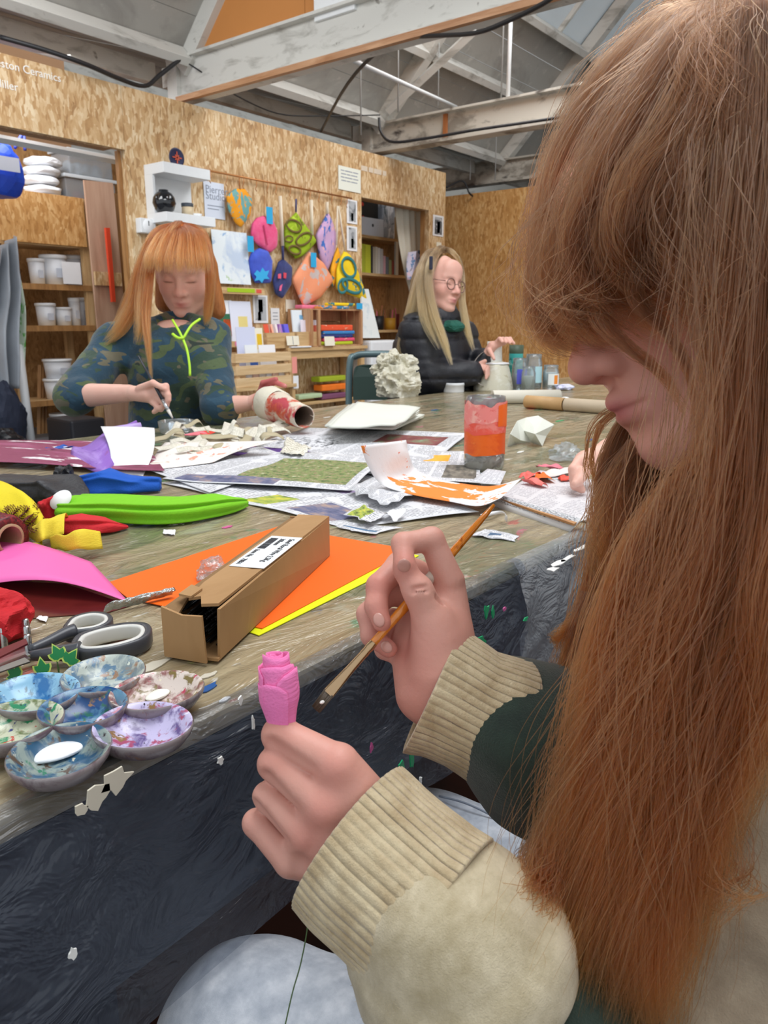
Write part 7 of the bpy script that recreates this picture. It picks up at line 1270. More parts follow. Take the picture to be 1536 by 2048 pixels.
joined('hair_mass', [(V @ np.array(hm2.to_3x3()).T + np.array(hm2.translation), Q, None)], BMASS, g2_); lk = []
LK([(884, 499, T2 + .02), (858, 512, T2 - .04), (842, 560, T2 - .05), (828, 620, T2 - .04), (806, 690, T2 + .0), (796, 740, T2 + .03)], [.008, .03, .036, .038, .03, .016], 420, frizz=.001, wave=.004)
LK([(886, 499, T2 + .0), (868, 512, T2 - .08), (858, 560, T2 - .10), (868, 620, T2 - .12), (888, 680, T2 - .16), (904, 732, T2 - .18)], [.008, .022, .022, .022, .020, .008], 420, frizz=.0008, wave=.003)
LK([(886, 499, T2 + .02), (850, 530, T2 - .06), (846, 590, T2 - .08), (852, 640, T2 - .10), (880, 700, T2 - .15)], [.008, .028, .03, .03, .012], 320, frizz=.001, wave=.004)
LK([(892, 499, T2 + .02), (914, 514, T2 + .0), (924, 545, T2 + .02), (924, 600, T2 + .0), (932, 650, T2 - .02), (948, 702, T2 - .06)], [.006, .012, .012, .014, .018, .010], 360, frizz=.0008, wave=.003)
LK([(888, 498, T2 + .02), (876, 502, T2 - .05), (862, 525, T2 - .09), (856, 560, T2 - .1)], [.02, .022, .02, .02], 200, frizz=.0006); LK([(888, 498, T2 + .03), (902, 503, T2 - .02), (916, 520, T2 - .02), (922, 548, T2)], [.012, .014, .012, .010], 150, frizz=.0006)
hair('hair', g2_, lk, BLOND, 20, .0006, 9)
box('hair_clip', P(862, 526, T2 - .125), (.012, .012, .05), M('#23263E', .4), g2_, bev=.004)
GF = M('#8A6A62', .3, metal=.5); gl_ = mark(bpy.data.objects.new('glasses', None), None); COL.objects.link(gl_); child(gl_, g2_)
for s in (-1, 1):
    q = [hm2 @ Vector((s*.031 + .022*math.cos(a), .092 - .10*abs(s*.031 + .022*math.cos(a))**1.0*.35, -.006 + .021*math.sin(a))) for a in np.linspace(0, 2*math.pi, 33)]; tube('rim', q, .0022, GF, gl_, 6, False)
    tube('temple_arm', [hm2 @ Vector((s*.053, .080, .002)), hm2 @ Vector((s*.076, .04, .004)), hm2 @ Vector((s*.080, -.01, .0))], .0018, GF, gl_, 5)
tube('bridge', [hm2 @ Vector((-.009, .093, -.004)), hm2 @ Vector((0, .096, -.002)), hm2 @ Vector((.009, .093, -.004))], .0022, GF, gl_, 5)
# ---------------------------------------------------------------- girl in front: seated side-on, painting a paper rose
g0 = thing('person', 'girl with long auburn hair in front painting a pink paper rose', 'person', (P(1500, 1900, .6).x, P(1500, 1900, .6).y, 0))
pt = math.radians(22); yw = math.radians(6)
f0 = (-RT3*math.cos(pt)*math.cos(yw) - UP3*math.sin(pt) - FW3*math.sin(yw)).normalized(); u0 = UP3*math.cos(pt) - RT3*math.sin(pt)
hm0 = head_matrix((0, .1135, -.033), P(1140, 750, .485), f0, u0)
Vh, Qh, Ch = make_head(hm0, .0014, brow=.5, lips=.8, nose=1.0)
# left fist (near), knuckles towards us
def fing(joints, rads, k=.003): return chain([P(*j) for j in joints], rads, k)
LW = P(706, 1694, .415)
L_mcp = [P(676, 1530, .405), P(648, 1612, .402), P(612, 1668, .405), P(582, 1722, .412)]
fists = [fing([(676, 1530, .405), (560, 1470, .412), (592, 1497, .440), (632, 1512, .436)], [.0106, .0094, .0082, .0072]),
         fing([(648, 1612, .402), (549, 1528, .411), (582, 1560, .440), (625, 1580, .436)], [.0100, .0087, .0080, .0070]),
         fing([(612, 1668, .405), (536, 1594, .414), (570, 1620, .440), (612, 1640, .436)], [.0092, .0079, .0074, .0066]),
         fing([(582, 1722, .412), (513, 1646, .420), (548, 1672, .442), (588, 1688, .438)], [.0087, .0073, .0068, .0060])]
ops = [('u', 0, cap(L_mcp[0], LW + RT3*.012 + UP3*.012, .0118, .0185))]
for m, r_, o_ in zip(L_mcp[1:], (.0118, .0108, .0098), (.006, .0, -.006)): ops.append(('u', .012, cap(m + FW3*.002, LW + UP3*o_, r_, .0185)))
ops += [('u', .012, cap(P(640, 1600, .430), LW + FW3*.012, .016, .018)), ('u', .010, cap(LW, P(800, 1780, .40), .0225, .024))]
for f_ in fists: ops.append(('u', .0012, f_))
ops += [('u', .004, fing([(700, 1590, .438), (645, 1530, .446), (600, 1492, .444), (572, 1462, .434)], [.0125, .0105, .0092, .0075]))]
for m in (L_mcp[0], L_mcp[1]): ops.append(('u', .008, ell(m - FW3*.0040, (.0058, .0058, .0056))))
for a_, b_, t1_, t2_ in (((540, 1490), (622, 1538), .4015, .3975), ((530, 1557), (588, 1614), .4025, .3975), ((509, 1616), (569, 1684), .408, .4005)): ops.append(('s', .0035, cap(P(*a_, t1_), P(*b_, t2_), .0038, .0014)))
ops.append(('s', .006, ell(P(600, 1733, .399), (.004, .004, .004))))
lo, hi = bounds([P(500, 1640, .42), P(560, 1440, .41), LW, P(800, 1780, .40), P(640, 1500, .45), P(580, 1722, .41)], .03)
Vl, Ql = relaxed(ops, lo, hi, .0011, 2); Cl = np.zeros((len(Vl), 4)); Cl[:, 1] = np.clip(sum(g2(Vl, tuple(m - FW3*.011), .008) for m in L_mcp[:3]) + .6*sum(g2(Vl, tuple(P(*q)), .008) for q in ((556, 1466, .405), (545, 1526, .403))), 0, 1)*.7
# right hand (farther), thumb and index on the brush
RW = P(893, 1392, .480)
rf = [fing([(897, 1160, .487), (863, 1079, .484), (806, 1088, .474), (808, 1128, .464)], [.0098, .0078, .0070, .0060]),
      fing([(868, 1165, .500), (800, 1130, .497), (757, 1172, .482), (752, 1212, .476), (764, 1246, .471)], [.0098, .0085, .0075, .0068, .0058]),
      fing([(850, 1200, .508), (778, 1185, .500), (736, 1228, .488), (743, 1272, .484), (777, 1298, .480)], [.0094, .0080, .0070, .0064, .0056]),
      fing([(838, 1245, .512), (785, 1240, .508), (758, 1270, .500), (768, 1300, .497), (796, 1316, .495)], [.0086, .0072, .0062, .0056, .0050])]
thumb = fing([(884, 1330, .474), (864, 1240, .470), (835, 1180, .466), (812, 1146, .467)], [.0165, .0112, .0092, .0070])
ops = [('u', 0, cap(P(897, 1165, .490), RW + RT3*.006 + UP3*.004, .0105, .0165)), ('u', .012, cap(P(868, 1175, .500), RW, .0115, .0165)), ('u', .012, cap(P(845, 1215, .506), RW - RT3*.006, .0115, .015)), ('u', .012, cap(P(826, 1258, .506), P(846, 1388, .486), .0115, .0125)), ('u', .012, cap(P(815, 1290, .496), P(836, 1388, .482), .0095, .0120)), ('u', .012, cap(RW, P(985, 1445, .482), .0195, .022))]
for f_ in rf: ops.append(('u', .0018, f_))
ops.append(('u', .007, thumb)); ops += [('s', .0015, cap(P(822, 1178, .4575), P(856, 1172, .4585), .0010)), ('s', .0015, cap(P(824, 1186, .4575), P(858, 1182, .4585), .0008)), ('s', .003, cap(P(872, 1196, .4640), P(908, 1246, .4740), .0015)), ('s', .003, cap(P(822, 1252, .4650), P(852, 1292, .4580), .0010))]; ops.append(('u', .015, cap(P(882, 1340, .474), P(880, 1280, .474), .0155, .0135)))
lo, hi = bounds([P(720, 1225, .48), P(863, 1070, .485), RW, P(985, 1445, .482), P(758, 1250, .5), P(800, 1300, .51), P(880, 1330, .46)], .03)
Vr, Qr = relaxed(ops, lo, hi, .0011, 2); Cr = np.zeros((len(Vr), 4)); Cr[:, 1] = np.clip(sum(g2(Vr, tuple(P(*q)), .009) for q in ((808, 1122, .457), (764, 1244, .465), (777, 1298, .474), (750, 1165, .474))) + .5*g2(Vr, tuple(P(810, 1340, .47)), .02), 0, 1)*.9
# trunk, arms and legs under the clothes
shN, shF = P(1640, 1330, .43), P(1500, 1300, .63); pel = P(1820, 2200, .54); chst = P(1630, 1560, .53); nck = hm0 @ Vector((0, -.045, -.165))
elN, elF = P(1330, 2270, .405), P(1420, 1700, .52)
kn1, kn2 = P(520, 2112, .575), P(850, 1722, .86); hipN, hipF = P(1560, 2330, .485), P(1640, 2080, .62)
an1 = Vector((kn1.x + .02, kn1.y - .03, .07)); an2 = Vector((kn2.x + .0, kn2.y - .04, .07))
trunk = [('u', 0, cap(nck, chst, .05, .11)), ('u', .06, cap(chst, pel, .11, .13)), ('u', .04, cap(shN, shF, .05, .05)), ('u', .02, cap(shN, elN, .042, .036)), ('u', .01, cap(elN, P(800, 1780, .40), .036, .025)), ('u', .02, cap(shF, elF, .042, .036)), ('u', .01, cap(elF, P(985, 1445, .482), .036, .023)), ('u', .05, cap(hipN, kn1, .078, .056)), ('u', .05, cap(hipF, kn2, .078, .056)), ('u', .02, cap(kn1, an1, .050, .034)), ('u', .02, cap(kn2, an2, .050, .034))]
lo, hi = bounds([nck, chst, pel, shN, shF, elN, elF, kn1, kn2, hipN, hipF, an1, an2], .16); Vt, Qt = relaxed(trunk, lo, hi, .011, 1)
joined('body', [(Vh, Qh, Ch), (Vl, Ql, Cl), (Vr, Qr, Cr), (Vt, Qt, None)], SKIN_A, g0)
NAILM = M('#CE988B', .28, coat=.3)
nail(g0, P(808, 1131, .4560), P(809, 1145, .460) - P(807, 1117, .456), -FW3, .0040, .0046, NAILM); nail(g0, P(758, 1240, .4652), P(764, 1252, .466) - P(753, 1222, .468), -FW3 - RT3*.1, .0036, .0045, NAILM); nail(g0, P(773, 1294, .4750), P(782, 1303, .475) - P(760, 1284, .477), -FW3 - RT3*.1, .0034, .0042, NAILM)
# clothes
def knit(name, a, b, fine=700):
    t = NT(name); v = t.co('World'); n = t.noise(v, 60, 4, .65); c = t.ramp(n.outputs[0], [(.3, a), (.7, b)]); bs = t.bsdf(c, .95, Sheen_Weight=.35); w2 = t.noise(v, fine, 3, .75).outputs[0]
    t.set(bs.inputs['Normal'], t.bump(w2, .6, .0016)); return t.m
CREAMK = knit('cream_knit', '#B09A76', '#D6C6A4'); CREAMF = knit('cream_fleece', '#B3A482', '#DACDAF', 900); GREENK = knit('green_knit', '#142620', '#24382E', 800); BEIGEK = knit('beige_knit', '#8C7C68', '#A89882', 800)
sw = sleeve_rings('cuff', [P(*q) for q in ((700, 1678, .414), (735, 1712, .408), (790, 1760, .400), (850, 1812, .391), (885, 1842, .386))], [.0435, .0440, .0430, .0425, .0440], [.0300, .0310, .0320, .0330, .0345], RT3*.64 + UP3*.77, CREAMK, g0, 220, 34, 52, .0013, .02, 1.0)
cu2 = sleeve_rings('cuff', [P(*q) for q in ((862, 1376, .481), (895, 1392, .480), (940, 1416, .480), (985, 1436, .482), (1004, 1444, .484))], [.0405, .0380, .0360, .0385, .0400], [.0290, .0275, .0285, .0320, .0330], RT3*.47 + UP3*.88, CREAMK, g0, 220, 34, 50, .0012, .05, 4.0)
slv = lambda nm, ps, r0_, m, sd, amp=.010: joined(nm, [(*relaxed([('u', .03, cap(ps[i], ps[i + 1], r0_[i], r0_[i + 1])) for i in range(len(ps) - 1)], *bounds(ps, max(r0_) + .03), .0042, 1, lambda p: amp*noise3(p*[17, 17, 17] + sd) + amp*.35*noise3(p*44 + sd)), None)], m, g0)
slv('sleeve', [P(896, 1852, .391), P(915, 1880, .394), P(915, 1912, .396)], [.040, .0485, .0530], CREAMF, 2.0, .005)
slv('sleeve_band', [P(960, 1930, .406), P(1090, 2050, .412), elN, elN.lerp(shN, .10)], [.0485, .052, .056, .054], GREENK, 5.0)
slv('upper_sleeve', [elN.lerp(shN, .14), elN.lerp(shN, .6), shN], [.058, .060, .070], BEIGEK, 7.0)
slv('far_sleeve', [P(1000, 1444, .486), P(1060, 1478, .490), P(1200, 1560, .505), elF, elF.lerp(shF, .6), shF], [.036, .046, .052, .056, .060, .065], GREENK, 9.0, .006)
sw_ops = [('u', 0, cap(nck + Vector((0, 0, -.03)), chst, .06, .13)), ('u', .06, cap(chst, pel, .13, .155)), ('u', .05, cap(shN, shF, .07, .07))]
lo, hi = bounds([nck, chst, pel, shN, shF], .2); joined('sweater', [(*relaxed(sw_ops, lo, hi, .009, 1, lambda p: .006*noise3(p*15)), None)], GREENK, g0)
GREYJ = cloth('grey_marl', ('#A6AEBB', '#CBD1DB'), 60, rough=.9, fine=1400, stops=[(.30, '#A4ACB9'), (.5, '#BAC1CC'), (.7, '#D2D7E0')], bump=.25, fuzz=.002)
leg_ops = [('u', 0, cap(hipN, kn1, .096, .073)), ('u', .05, cap(hipF, kn2, .096, .073)), ('u', .03, cap(kn1, an1 + Vector((0, 0, .05)), .068, .052)), ('u', .03, cap(kn2, an2 + Vector((0, 0, .05)), .068, .052)), ('u', .05, cap(hipN, hipF, .10, .10)), ('u', .05, cap(hipN.lerp(hipF, .5), pel, .11, .12))]
lo, hi = bounds([kn1, kn2, hipN, hipF, an1, an2, pel], .16); joined('joggers', [(*relaxed(leg_ops, lo, hi, .008, 2, lambda p: .005*noise3(p*[12, 12, 9]) + .002*noise3(p*32)), None)], GREYJ, g0)
sm = [P(878, 1592, .835), P(930, 1606, .82), P(985, 1632, .80), P(1040, 1668, .78)]; tube('seam', catmull(sm, 16), .0012, M('#8E96A4', .9), g0, 6)
for a_ in (an1, an2): crumple('shoe', None, None, (a_.x - .05, a_.y + .05, .007), (.11, .25, .10), M('#D8D8DA', .6), 2.0, .04, .6, g0, 4)
st0 = thing('stool', 'round wooden stool under the girl in front', 'stool', (pel.x, pel.y, 0)); zs0 = min(.44, pel.z - .14); lathe('seat', [(.001, zs0 - .03), (.17, zs0 - .03), (.175, zs0 - .015), (.17, zs0), (.001, zs0)], PINE_X, st0, loc=(pel.x, pel.y, 0), n=32)
for k in range(4): a = k*math.pi/2 + .6; tube('leg', [(pel.x + .12*math.cos(a), pel.y + .12*math.sin(a), zs0 - .03), (pel.x + .17*math.cos(a), pel.y + .17*math.sin(a), 0)], .016, PINE, st0, 8)
# fuzz on the cuffs and sleeves
def fuzz(name, pts_r, n, ln, mat, seed):
    rg = np.random.default_rng(seed); out = []
    for (c, ra_, ax) in pts_r:
        c = np.array(tuple(c)); ax = np.array(tuple(ax.normalized()))
        for _ in range(n):
            d = rg.normal(size=3); d -= ax*(d @ ax); d /= np.linalg.norm(d); p0 = c + d*ra_*.98 + ax*rg.uniform(-.012, .012); q = d + .9*rg.normal(size=3)*.6; q /= np.linalg.norm(q); bend = rg.normal(size=3)*.3
            out.append([p0 + q*ln*s*rg.uniform(.6, 1.1) + bend*ln*s*s for s in (0, .35, .7, 1.0)])
    Pn = np.array(out, dtype=np.float32); cu = bpy.data.hair_curves.new(name); cu.add_curves([4]*len(Pn)); cu.attributes['position'].data.foreach_set('vector', Pn.ravel()); ra = cu.attributes.get('radius') or cu.attributes.new('radius', 'FLOAT', 'POINT'); ra.data.foreach_set('value', np.full(len(Pn)*4, .00006, dtype=np.float32)); cu.materials.append(mat); o = bpy.data.objects.new(name, cu); COL.objects.link(o); child(o, g0); return mark(o, kind='stuff')
FUZZM = hair_mat('wool_fuzz', [(0, '#C8B894'), (1, '#D8CAA8')], .5, '#B0A07C', '#E0D4B4'); fz = []
fa = [P(900, 1856, .391), P(915, 1880, .394), P(915, 1912, .396)]
for u in np.linspace(0, 1, 9):
    q = catmull([tuple(p) for p in fa], 21)[int(u*20)]; fz.append((q, np.interp(u, [0, .45, 1], [.041, .0485, .053]), Vector((fa[2] - fa[0]))))
fuzz('fuzz', fz, 900, .0035, FUZZM, 7)
# paper rose on its wire
rs0 = thing('paper_rose', 'pink rolled crepe paper rosebud on a thin green wire', 'paper flower', P(560, 1448, .414)); rb0 = P(566, 1462, .414); rt0 = P(550, 1306, .408); axr = (rt0 - rb0); RL = axr.length; axr.normalize(); rx0 = RT3 - axr*RT3.dot(axr); rx0.normalize(); ry0 = axr.cross(rx0)
PINKC = crepe('#FC86C4', .90)
def petal(a0, a1, r0_, r1_, h0, h1, seed, name='petal', lean=0.0):
    n, m = 40, 12; v = []; f = []
    for i in range(n + 1):
        u = i/n; a = a0 + (a1 - a0)*u; rr = r0_ + (r1_ - r0_)*u
        for j in range(m + 1):
            w = j/m; h = h0 + (h1 - h0)*w*(1 - .10*math.sin(math.pi*u)*0 + .06*nz(u*5 + seed, seed)) - (.10*RL*(2*u - 1)**4*w)
            prof = .62 + .38*min(1, (h/RL)*2.4) if h/RL < .42 else 1.0 - .16*max(0, h/RL - .55); q = rr*prof*(1 + .05*nz(a*1.3 + seed, w*3, seed) + .10*w*w*lean)
            v.append(rb0 + axr*h + rx0*math.cos(a)*q + ry0*math.sin(a)*q)
    for i in range(n):
        for j in range(m): k = i*(m + 1) + j; f.append((k, k + m + 1, k + m + 2, k + 1))
    o = mesh(name, v, f, PINKC, rs0, True); s = o.modifiers.new('thickness', 'SOLIDIFY'); s.thickness = .0004; return o
petal(0, 4*math.pi, .0020, .0062, RL*.3, RL*.995, 1.0); petal(1.0, 1.0 + 2.2*math.pi, .0068, .0082, RL*.05, RL*.98, 2.0); petal(-2.9, .2, .0088, .0098, 0, RL*.90, 3.0, lean=.4); petal(-1.5, 1.4, .0098, .0106, 0, RL*.80, 4.0, lean=.8); petal(-3.6, -1.0, .0104, .0108, 0, RL*.66, 5.0); petal(1.2, 4.0, .0098, .0104, 0, RL*.84, 6.0)
tube('wire_stem', catmull([rb0, P(590, 1560, .435), P(615, 1700, .432), P(617, 1830, .425), P(603, 1920, .42), P(585, 1985, .415), P(566, 2070, .41)], 30), .0004, M('#4E6A3A', .5), rs0, 6)
# brush
br = thing('paint_brush', 'orange-brown lacquered flat paint brush held in the right hand', 'brush', P(860, 1155, .480)); BA, BF, BB, BT = P(988, 1010, .506), P(738, 1296, .4660), P(656, 1388, .4540), P(631, 1420, .4500)
axb = (BF - BA).normalized(); pth = [BA + axb*d for d in np.linspace(0, (BF - BA).length, 14)]; LACQ = painted('orange_lacquer', '#D27A1C', [('#A8540E', (90, 90, 30), .6, .06, 2.0), ('#DE8A2A', (60, 60, 30), .55, .1, 5.0)], 'World', .12, .8)
tube('handle', pth, [.0012, .0020, .0023, .0025, .0027, .0030, .0032, .0034, .0034, .0033, .0031, .0028, .0026, .0025], LACQ, br, 16)
GOLDF = M('#B79A78', .18, metal=.95); v, f = [], []
fp_ = [(BF - axb*.004, .0027, .0027), (BF, .0029, .0029), (BF + axb*.002, .0026, .0026), (BF + axb*.004, .0028, .0028), (BF + axb*.006, .0026, .0026), (BF.lerp(BB, .45), .0028, .0025), (BF.lerp(BB, .8), .0034, .0016), (BB, .0037, .0013)]
xb = (RT3 - axb*RT3.dot(axb)).normalized(); yb = axb.cross(xb)
for p_, a_, b_ in fp_:
    for k in range(20): an = 2*math.pi*k/20; v.append(p_ + xb*a_*math.cos(an) + yb*b_*math.sin(an))
for i in range(len(fp_) - 1):
    for k in range(20): f.append((i*20 + k, i*20 + (k + 1) % 20, (i + 1)*20 + (k + 1) % 20, (i + 1)*20 + k))
mesh('ferrule', v, f, GOLDF, br, True)
allv, allf = [], []; rr = random.Random(4)
for k in range(220):
    x, y = rr.uniform(-1, 1), rr.uniform(-1, 1); p0 = BB + xb*x*.0034 + yb*y*.001 - axb*.001; p1 = BT + xb*(x*.0028 + rr.uniform(-.0003, .0003)) + yb*y*.0007 - axb*rr.uniform(0, .0012); vv, ff = tube_data([p0, p1], .00022, 4); o_ = len(allv); allv += vv; allf += [tuple(i + o_ for i in q) for q in ff]
mark(mesh('bristles', allv, allf, M('#4A3E30', .5), br, True), kind='stuff'); crumple('paint_load', None, None, BB.lerp(BT, .45) - FW3*.0012 - Vector((0, 0, .001)), (.0030, .0022, .0018), M('#E8E6E2', .4), 2.0, .3, 0, br, 3); mid = BA.lerp(BF, .52); tube('paper_label', [mid - axb*.002, mid + axb*.0035], .00345, M('#D8CDBE', .6), br, 16)
# far hand of someone hidden behind the hair
g3 = thing('person', 'hand of a person behind the hair reaching to the bright tissue scraps', 'person', P(1200, 960, 1.25)); T3 = 1.24
kn = P(1172, 925, T3); tips = [(P(1158 - 3*k, 922 + 11*k, T3 - .02), P(1146 + 1.5*k, 938 + 11*k, T3 - .035), P(1152 + 4*k, 956 + 8*k, T3 - .04)) for k in range(4)]; ops, lo, hi = hand_simple(P(1222, 905, T3 + .02), kn, tips, [P(1166, 946, T3 - .04), P(1156, 962, T3 - .05), P(1150, 968, T3 - .055)], .003); ops.append(('u', .01, cap(P(1222, 905, T3 + .02), P(1330, 880, T3 + .1), .024, .032))); lo2, hi2 = bounds([P(1330, 880, T3 + .1)], .05); V, Q = relaxed(ops, np.minimum(lo, lo2), np.maximum(hi, hi2), .0026, 1); joined('body', [(V, Q, None)], SKIN_B, g3)
slv2 = relaxed([('u', 0, cap(P(1300, 888, T3 + .08), P(1480, 860, T3 + .2), .042, .055))], *bounds([P(1300, 888, T3 + .08), P(1480, 860, T3 + .2)], .08), .006, 1); joined('sleeve', [(*slv2, None)], M('#3A3E4A', .9), g3)
# ---------------------------------------------------------------- the auburn hair
AUB = hair_mat('auburn_hair', [(0, '#523626'), (.2, '#5A3822'), (.5, '#6A381A'), (1, '#844418')], .36, '#180C06', '#AA7648'); AMASS = painted('auburn_mass', '#4A2C1A', [('#6A3E22', (40, 40, 6), .5, .12, 2.0), ('#2E1A0E', (60, 60, 9), .58, .1, 5.0)], 'World', .6)
mo = [('u', 0, cap(P(1436, 400, .520), P(1480, 470, .54), .100, .100)), ('u', .04, cap(P(1480, 500, .56), P(1560, 1000, .53), .105, .095)), ('u', .05, cap(P(1560, 1000, .50), P(1480, 1350, .47), .075, .07)), ('u', .05, cap(P(1470, 1350, .46), P(1320, 1750, .49), .058, .050)), ('u', .04, cap(P(1320, 1750, .49), P(1230, 2120, .49), .048, .038)), ('u', .04, cap(P(1430, 860, .55), P(1370, 1120, .54), .035, .045)), ('u', .04, cap(P(1370, 1120, .53), P(1300, 1500, .50), .045, .045)),
      ('u', .03, cap(P(1430, 260, .51), P(1310, 340, .515), .060, .045)), ('u', .03, cap(P(1310, 340, .515), P(1225, 520, .515), .045, .028))]
fc = np.array([tuple(hm0 @ Vector(q)) for q in ((0, .085, -.035),)])[0]; Rh = np.array(hm0.to_3x3())
mo.append(('s', .012, ell(fc, (.082, .082, .088), Rh)))
V, Q = relaxed(mo, *bounds([P(1436, 400, .520), P(1480, 500, .56), P(1560, 1000, .53), P(1480, 1350, .47), P(1330, 1750, .45), P(1230, 2120, .44), P(1165, 520, .515), P(1320, 1120, .51)], .13), .006, 1, lambda p: .004*noise3(p*[40, 40, 7])); joined('hair_mass', [(V, Q, None)], AMASS, g0)
lk = []
# fringe, far to near
LK([(1430, 60, .52), (1330, 100, .53), (1205, 240, .53), (1130, 420, .53), (1100, 570, .53), (1115, 655, .53), (1160, 680, .53)], [.010, .026, .028, .026, .022, .016, .006], 700, frizz=.0017, wave=.007)
LK([(1440, 40, .48), (1350, 70, .475), (1235, 190, .475), (1150, 350, .48), (1105, 520, .48), (1095, 620, .48), (1120, 672, .48), (1175, 688, .48)], [.010, .024, .026, .026, .022, .020, .012, .005], 1000, frizz=.0017, wave=.007)
LK([(1460, 40, .45), (1370, 85, .44), (1260, 230, .44), (1175, 400, .445), (1132, 530, .45), (1138, 612, .45), (1185, 655, .445), (1250, 672, .44)], [.012, .026, .026, .024, .022, .016, .009, .003], 1000, frizz=.0017, wave=.007)
LK([(1470, 40, .43), (1400, 100, .41), (1300, 260, .41), (1215, 400, .415), (1178, 490, .42), (1192, 560, .42), (1250, 612, .42), (1335, 680, .415)], [.012, .026, .026, .022, .018, .012, .006, .003], 900, frizz=.0017, wave=.007)
LK([(1480, 40, .41), (1445, 120, .395), (1370, 280, .39), (1300, 380, .395), (1258, 470, .40), (1265, 535, .405), (1325, 590, .405), (1400, 680, .40)], [.012, .026, .026, .022, .017, .011, .006, .003], 800, frizz=.0017, wave=.007)
LK([(1490, 40, .40), (1475, 150, .385), (1430, 300, .38), (1380, 410, .385), (1352, 490, .39), (1375, 565, .39), (1425, 650, .39)], [.012, .024, .026, .024, .018, .012, .010], 700, frizz=.0017, wave=.007)
LK([(1440, 420, .385), (1405, 520, .385), (1405, 590, .388), (1430, 660, .39), (1442, 740, .39)], [.016, .018, .014, .010, .008], 250, frizz=.002, wave=.004)
LK([(1360, 420, .40), (1290, 540, .40), (1280, 600, .405), (1330, 660, .405), (1375, 740, .40), (1388, 830, .40), (1376, 880, .40)], [.010, .012, .008, .004, .003, .002, .001], 130, frizz=.001, wave=.002)
LK([(1300, 420, .43), (1215, 560, .425), (1200, 640, .425), (1260, 700, .42), (1330, 755, .415), (1378, 840, .41)], [.014, .016, .010, .004, .0025, .001], 120, frizz=.001, wave=.002)
LK([(1330, 40, .50), (1200, 150, .50), (1090, 330, .50), (1040, 490, .50), (1022, 600, .50), (1040, 680, .50)], [.010, .020, .020, .018, .018, .018], 90, frizz=.005, wave=.01)
LK([(1400, 60, .42), (1280, 250, .41), (1200, 450, .41), (1150, 600, .42), (1160, 680, .42)], [.02, .04, .045, .045, .04], 160, frizz=.004, wave=.018, clump=.3)
LK([(1500, 60, .385), (1480, 300, .37), (1430, 520, .37), (1400, 700, .38)], [.03, .05, .05, .04], 120, frizz=.004, wave=.02, clump=.3)
AUBF = hair_mat('auburn_fringe', [(0, '#563A28'), (.4, '#56341E'), (1, '#5E3216')], .36, '#180C06', '#AA7648')
# crown over the top
LK([(1500, -20, .44), (1430, 20, .46), (1340, 75, .49), (1250, 170, .50), (1190, 270, .50)], [.02, .03, .03, .026, .02], 700, frizz=.003, wave=.005)
LK([(1600, -20, .42), (1530, 0, .43), (1450, 50, .45), (1370, 130, .46)], [.03, .035, .035, .03], 600, frizz=.003, wave=.005)
LK([(1560, 0, .40), (1530, 60, .39), (1490, 180, .38), (1450, 330, .375)], [.04, .045, .045, .04], 700, frizz=.004, wave=.008)
hair('fringe', g0, lk, AUBF, 36, .00016, 4); lk = []
# side curtains
LK([(1500, 20, .39), (1490, 220, .377), (1465, 430, .375), (1452, 620, .378), (1455, 780, .38), (1436, 910, .382), (1372, 1010, .388), (1310, 1120, .392), (1265, 1280, .395), (1225, 1450, .397), (1175, 1650, .395), (1120, 1850, .39), (1085, 2060, .385)], [.012, .022, .024, .020, .014, .013, .018, .022, .026, .028, .028, .022, .014], 1600, frizz=.0017, wave=.007, freq=12)
LK([(1520, 10, .38), (1530, 250, .368), (1505, 500, .366), (1500, 750, .368), (1485, 930, .37), (1410, 1090, .376), (1340, 1280, .38), (1295, 1480, .382), (1250, 1680, .382), (1200, 1880, .38), (1165, 2090, .378)], [.012, .024, .026, .024, .022, .024, .026, .026, .026, .024, .016], 1700, frizz=.0017, wave=.007, freq=12)
LK([(1550, 10, .37), (1570, 300, .360), (1545, 600, .358), (1520, 880, .358), (1485, 1080, .36), (1430, 1280, .364), (1380, 1480, .368), (1330, 1690, .37), (1280, 1890, .37), (1250, 2100, .37)], [.012, .024, .026, .026, .026, .026, .026, .026, .022, .016], 1600, frizz=.0017, wave=.007, freq=12)
LK([(1590, 10, .365), (1620, 400, .352), (1600, 780, .348), (1570, 1080, .348), (1520, 1280, .352), (1450, 1470, .358), (1400, 1630, .362), (1355, 1800, .365), (1310, 1960, .366), (1290, 2100, .368)], [.014, .028, .028, .028, .026, .024, .022, .020, .018, .010], 1300, frizz=.0017, wave=.007, freq=12)
LK([(1640, 200, .36), (1660, 600, .345), (1640, 950, .34), (1600, 1200, .34), (1560, 1350, .345), (1500, 1480, .35), (1450, 1620, .355), (1420, 1740, .36)], [.02, .03, .03, .03, .022, .016, .012, .005], 700, frizz=.003, wave=.007)
LK([(1520, 300, .36), (1500, 700, .355), (1440, 1050, .36), (1350, 1350, .365), (1260, 1650, .365), (1200, 1950, .365)], [.04, .05, .055, .055, .055, .05], 260, frizz=.004, wave=.022, clump=.35)
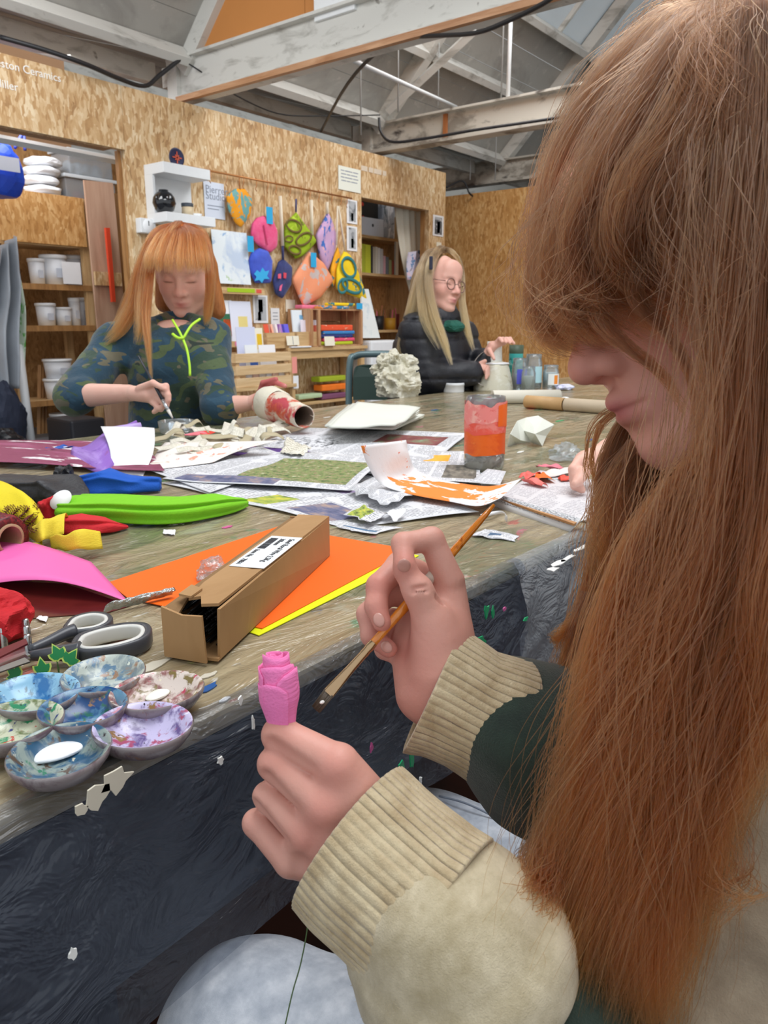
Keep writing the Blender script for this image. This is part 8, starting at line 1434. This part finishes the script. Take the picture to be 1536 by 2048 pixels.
# far side, behind the chin
LK([(1360, 720, .535), (1275, 830, .535), (1228, 930, .532), (1225, 1030, .53), (1215, 1130, .52), (1190, 1250, .51), (1165, 1370, .50), (1150, 1480, .49), (1115, 1620, .47), (1065, 1760, .45)], [.010, .012, .014, .018, .020, .022, .022, .022, .020, .012], 1200, frizz=.0018, wave=.007, freq=12)
LK([(1400, 800, .52), (1330, 900, .52), (1285, 1000, .51), (1270, 1120, .50), (1250, 1260, .485), (1210, 1420, .465), (1170, 1600, .445), (1120, 1780, .425), (1075, 1930, .41), (1055, 2080, .40)], [.012, .016, .020, .024, .026, .026, .026, .022, .018, .010], 1500, frizz=.0018, wave=.008, freq=12)
LK([(1440, 880, .50), (1370, 990, .48), (1325, 1090, .46), (1300, 1230, .445), (1270, 1420, .43), (1220, 1620, .415), (1170, 1820, .40), (1130, 2080, .39)], [.012, .020, .026, .028, .028, .026, .022, .014], 1400, frizz=.0018, wave=.008, freq=12)
LK([(1290, 900, .505), (1250, 980, .50), (1235, 1080, .495), (1245, 1180, .49)], [.014, .022, .026, .026], 700, frizz=.0017, wave=.007)
LK([(1225, 1010, .515), (1200, 1120, .515), (1165, 1220, .512), (1120, 1275, .51), (1102, 1290, .51)], [.010, .012, .010, .006, .003], 130, frizz=.002, wave=.003)
LK([(1215, 1200, .505), (1160, 1360, .50), (1120, 1480, .49), (1070, 1570, .48), (1030, 1610, .475)], [.02, .026, .03, .03, .03], 220, frizz=.004, wave=.012)
LK([(1180, 1560, .42), (1110, 1700, .40), (1060, 1790, .385), (1020, 1870, .375), (1030, 2000, .37)], [.018, .02, .022, .02, .012], 420, frizz=.005, wave=.009)
LK([(1400, 1560, .375), (1430, 1700, .36), (1440, 1790, .355), (1470, 1850, .35)], [.02, .02, .022, .02], 60, frizz=.004, wave=.012)
LK([(1262, 800, .53), (1200, 850, .53), (1180, 930, .53), (1186, 990, .53)], [.004, .006, .006, .003], 60, frizz=.001, wave=.002)
hair('hair', g0, lk, AUB, 40, .00016, 3)
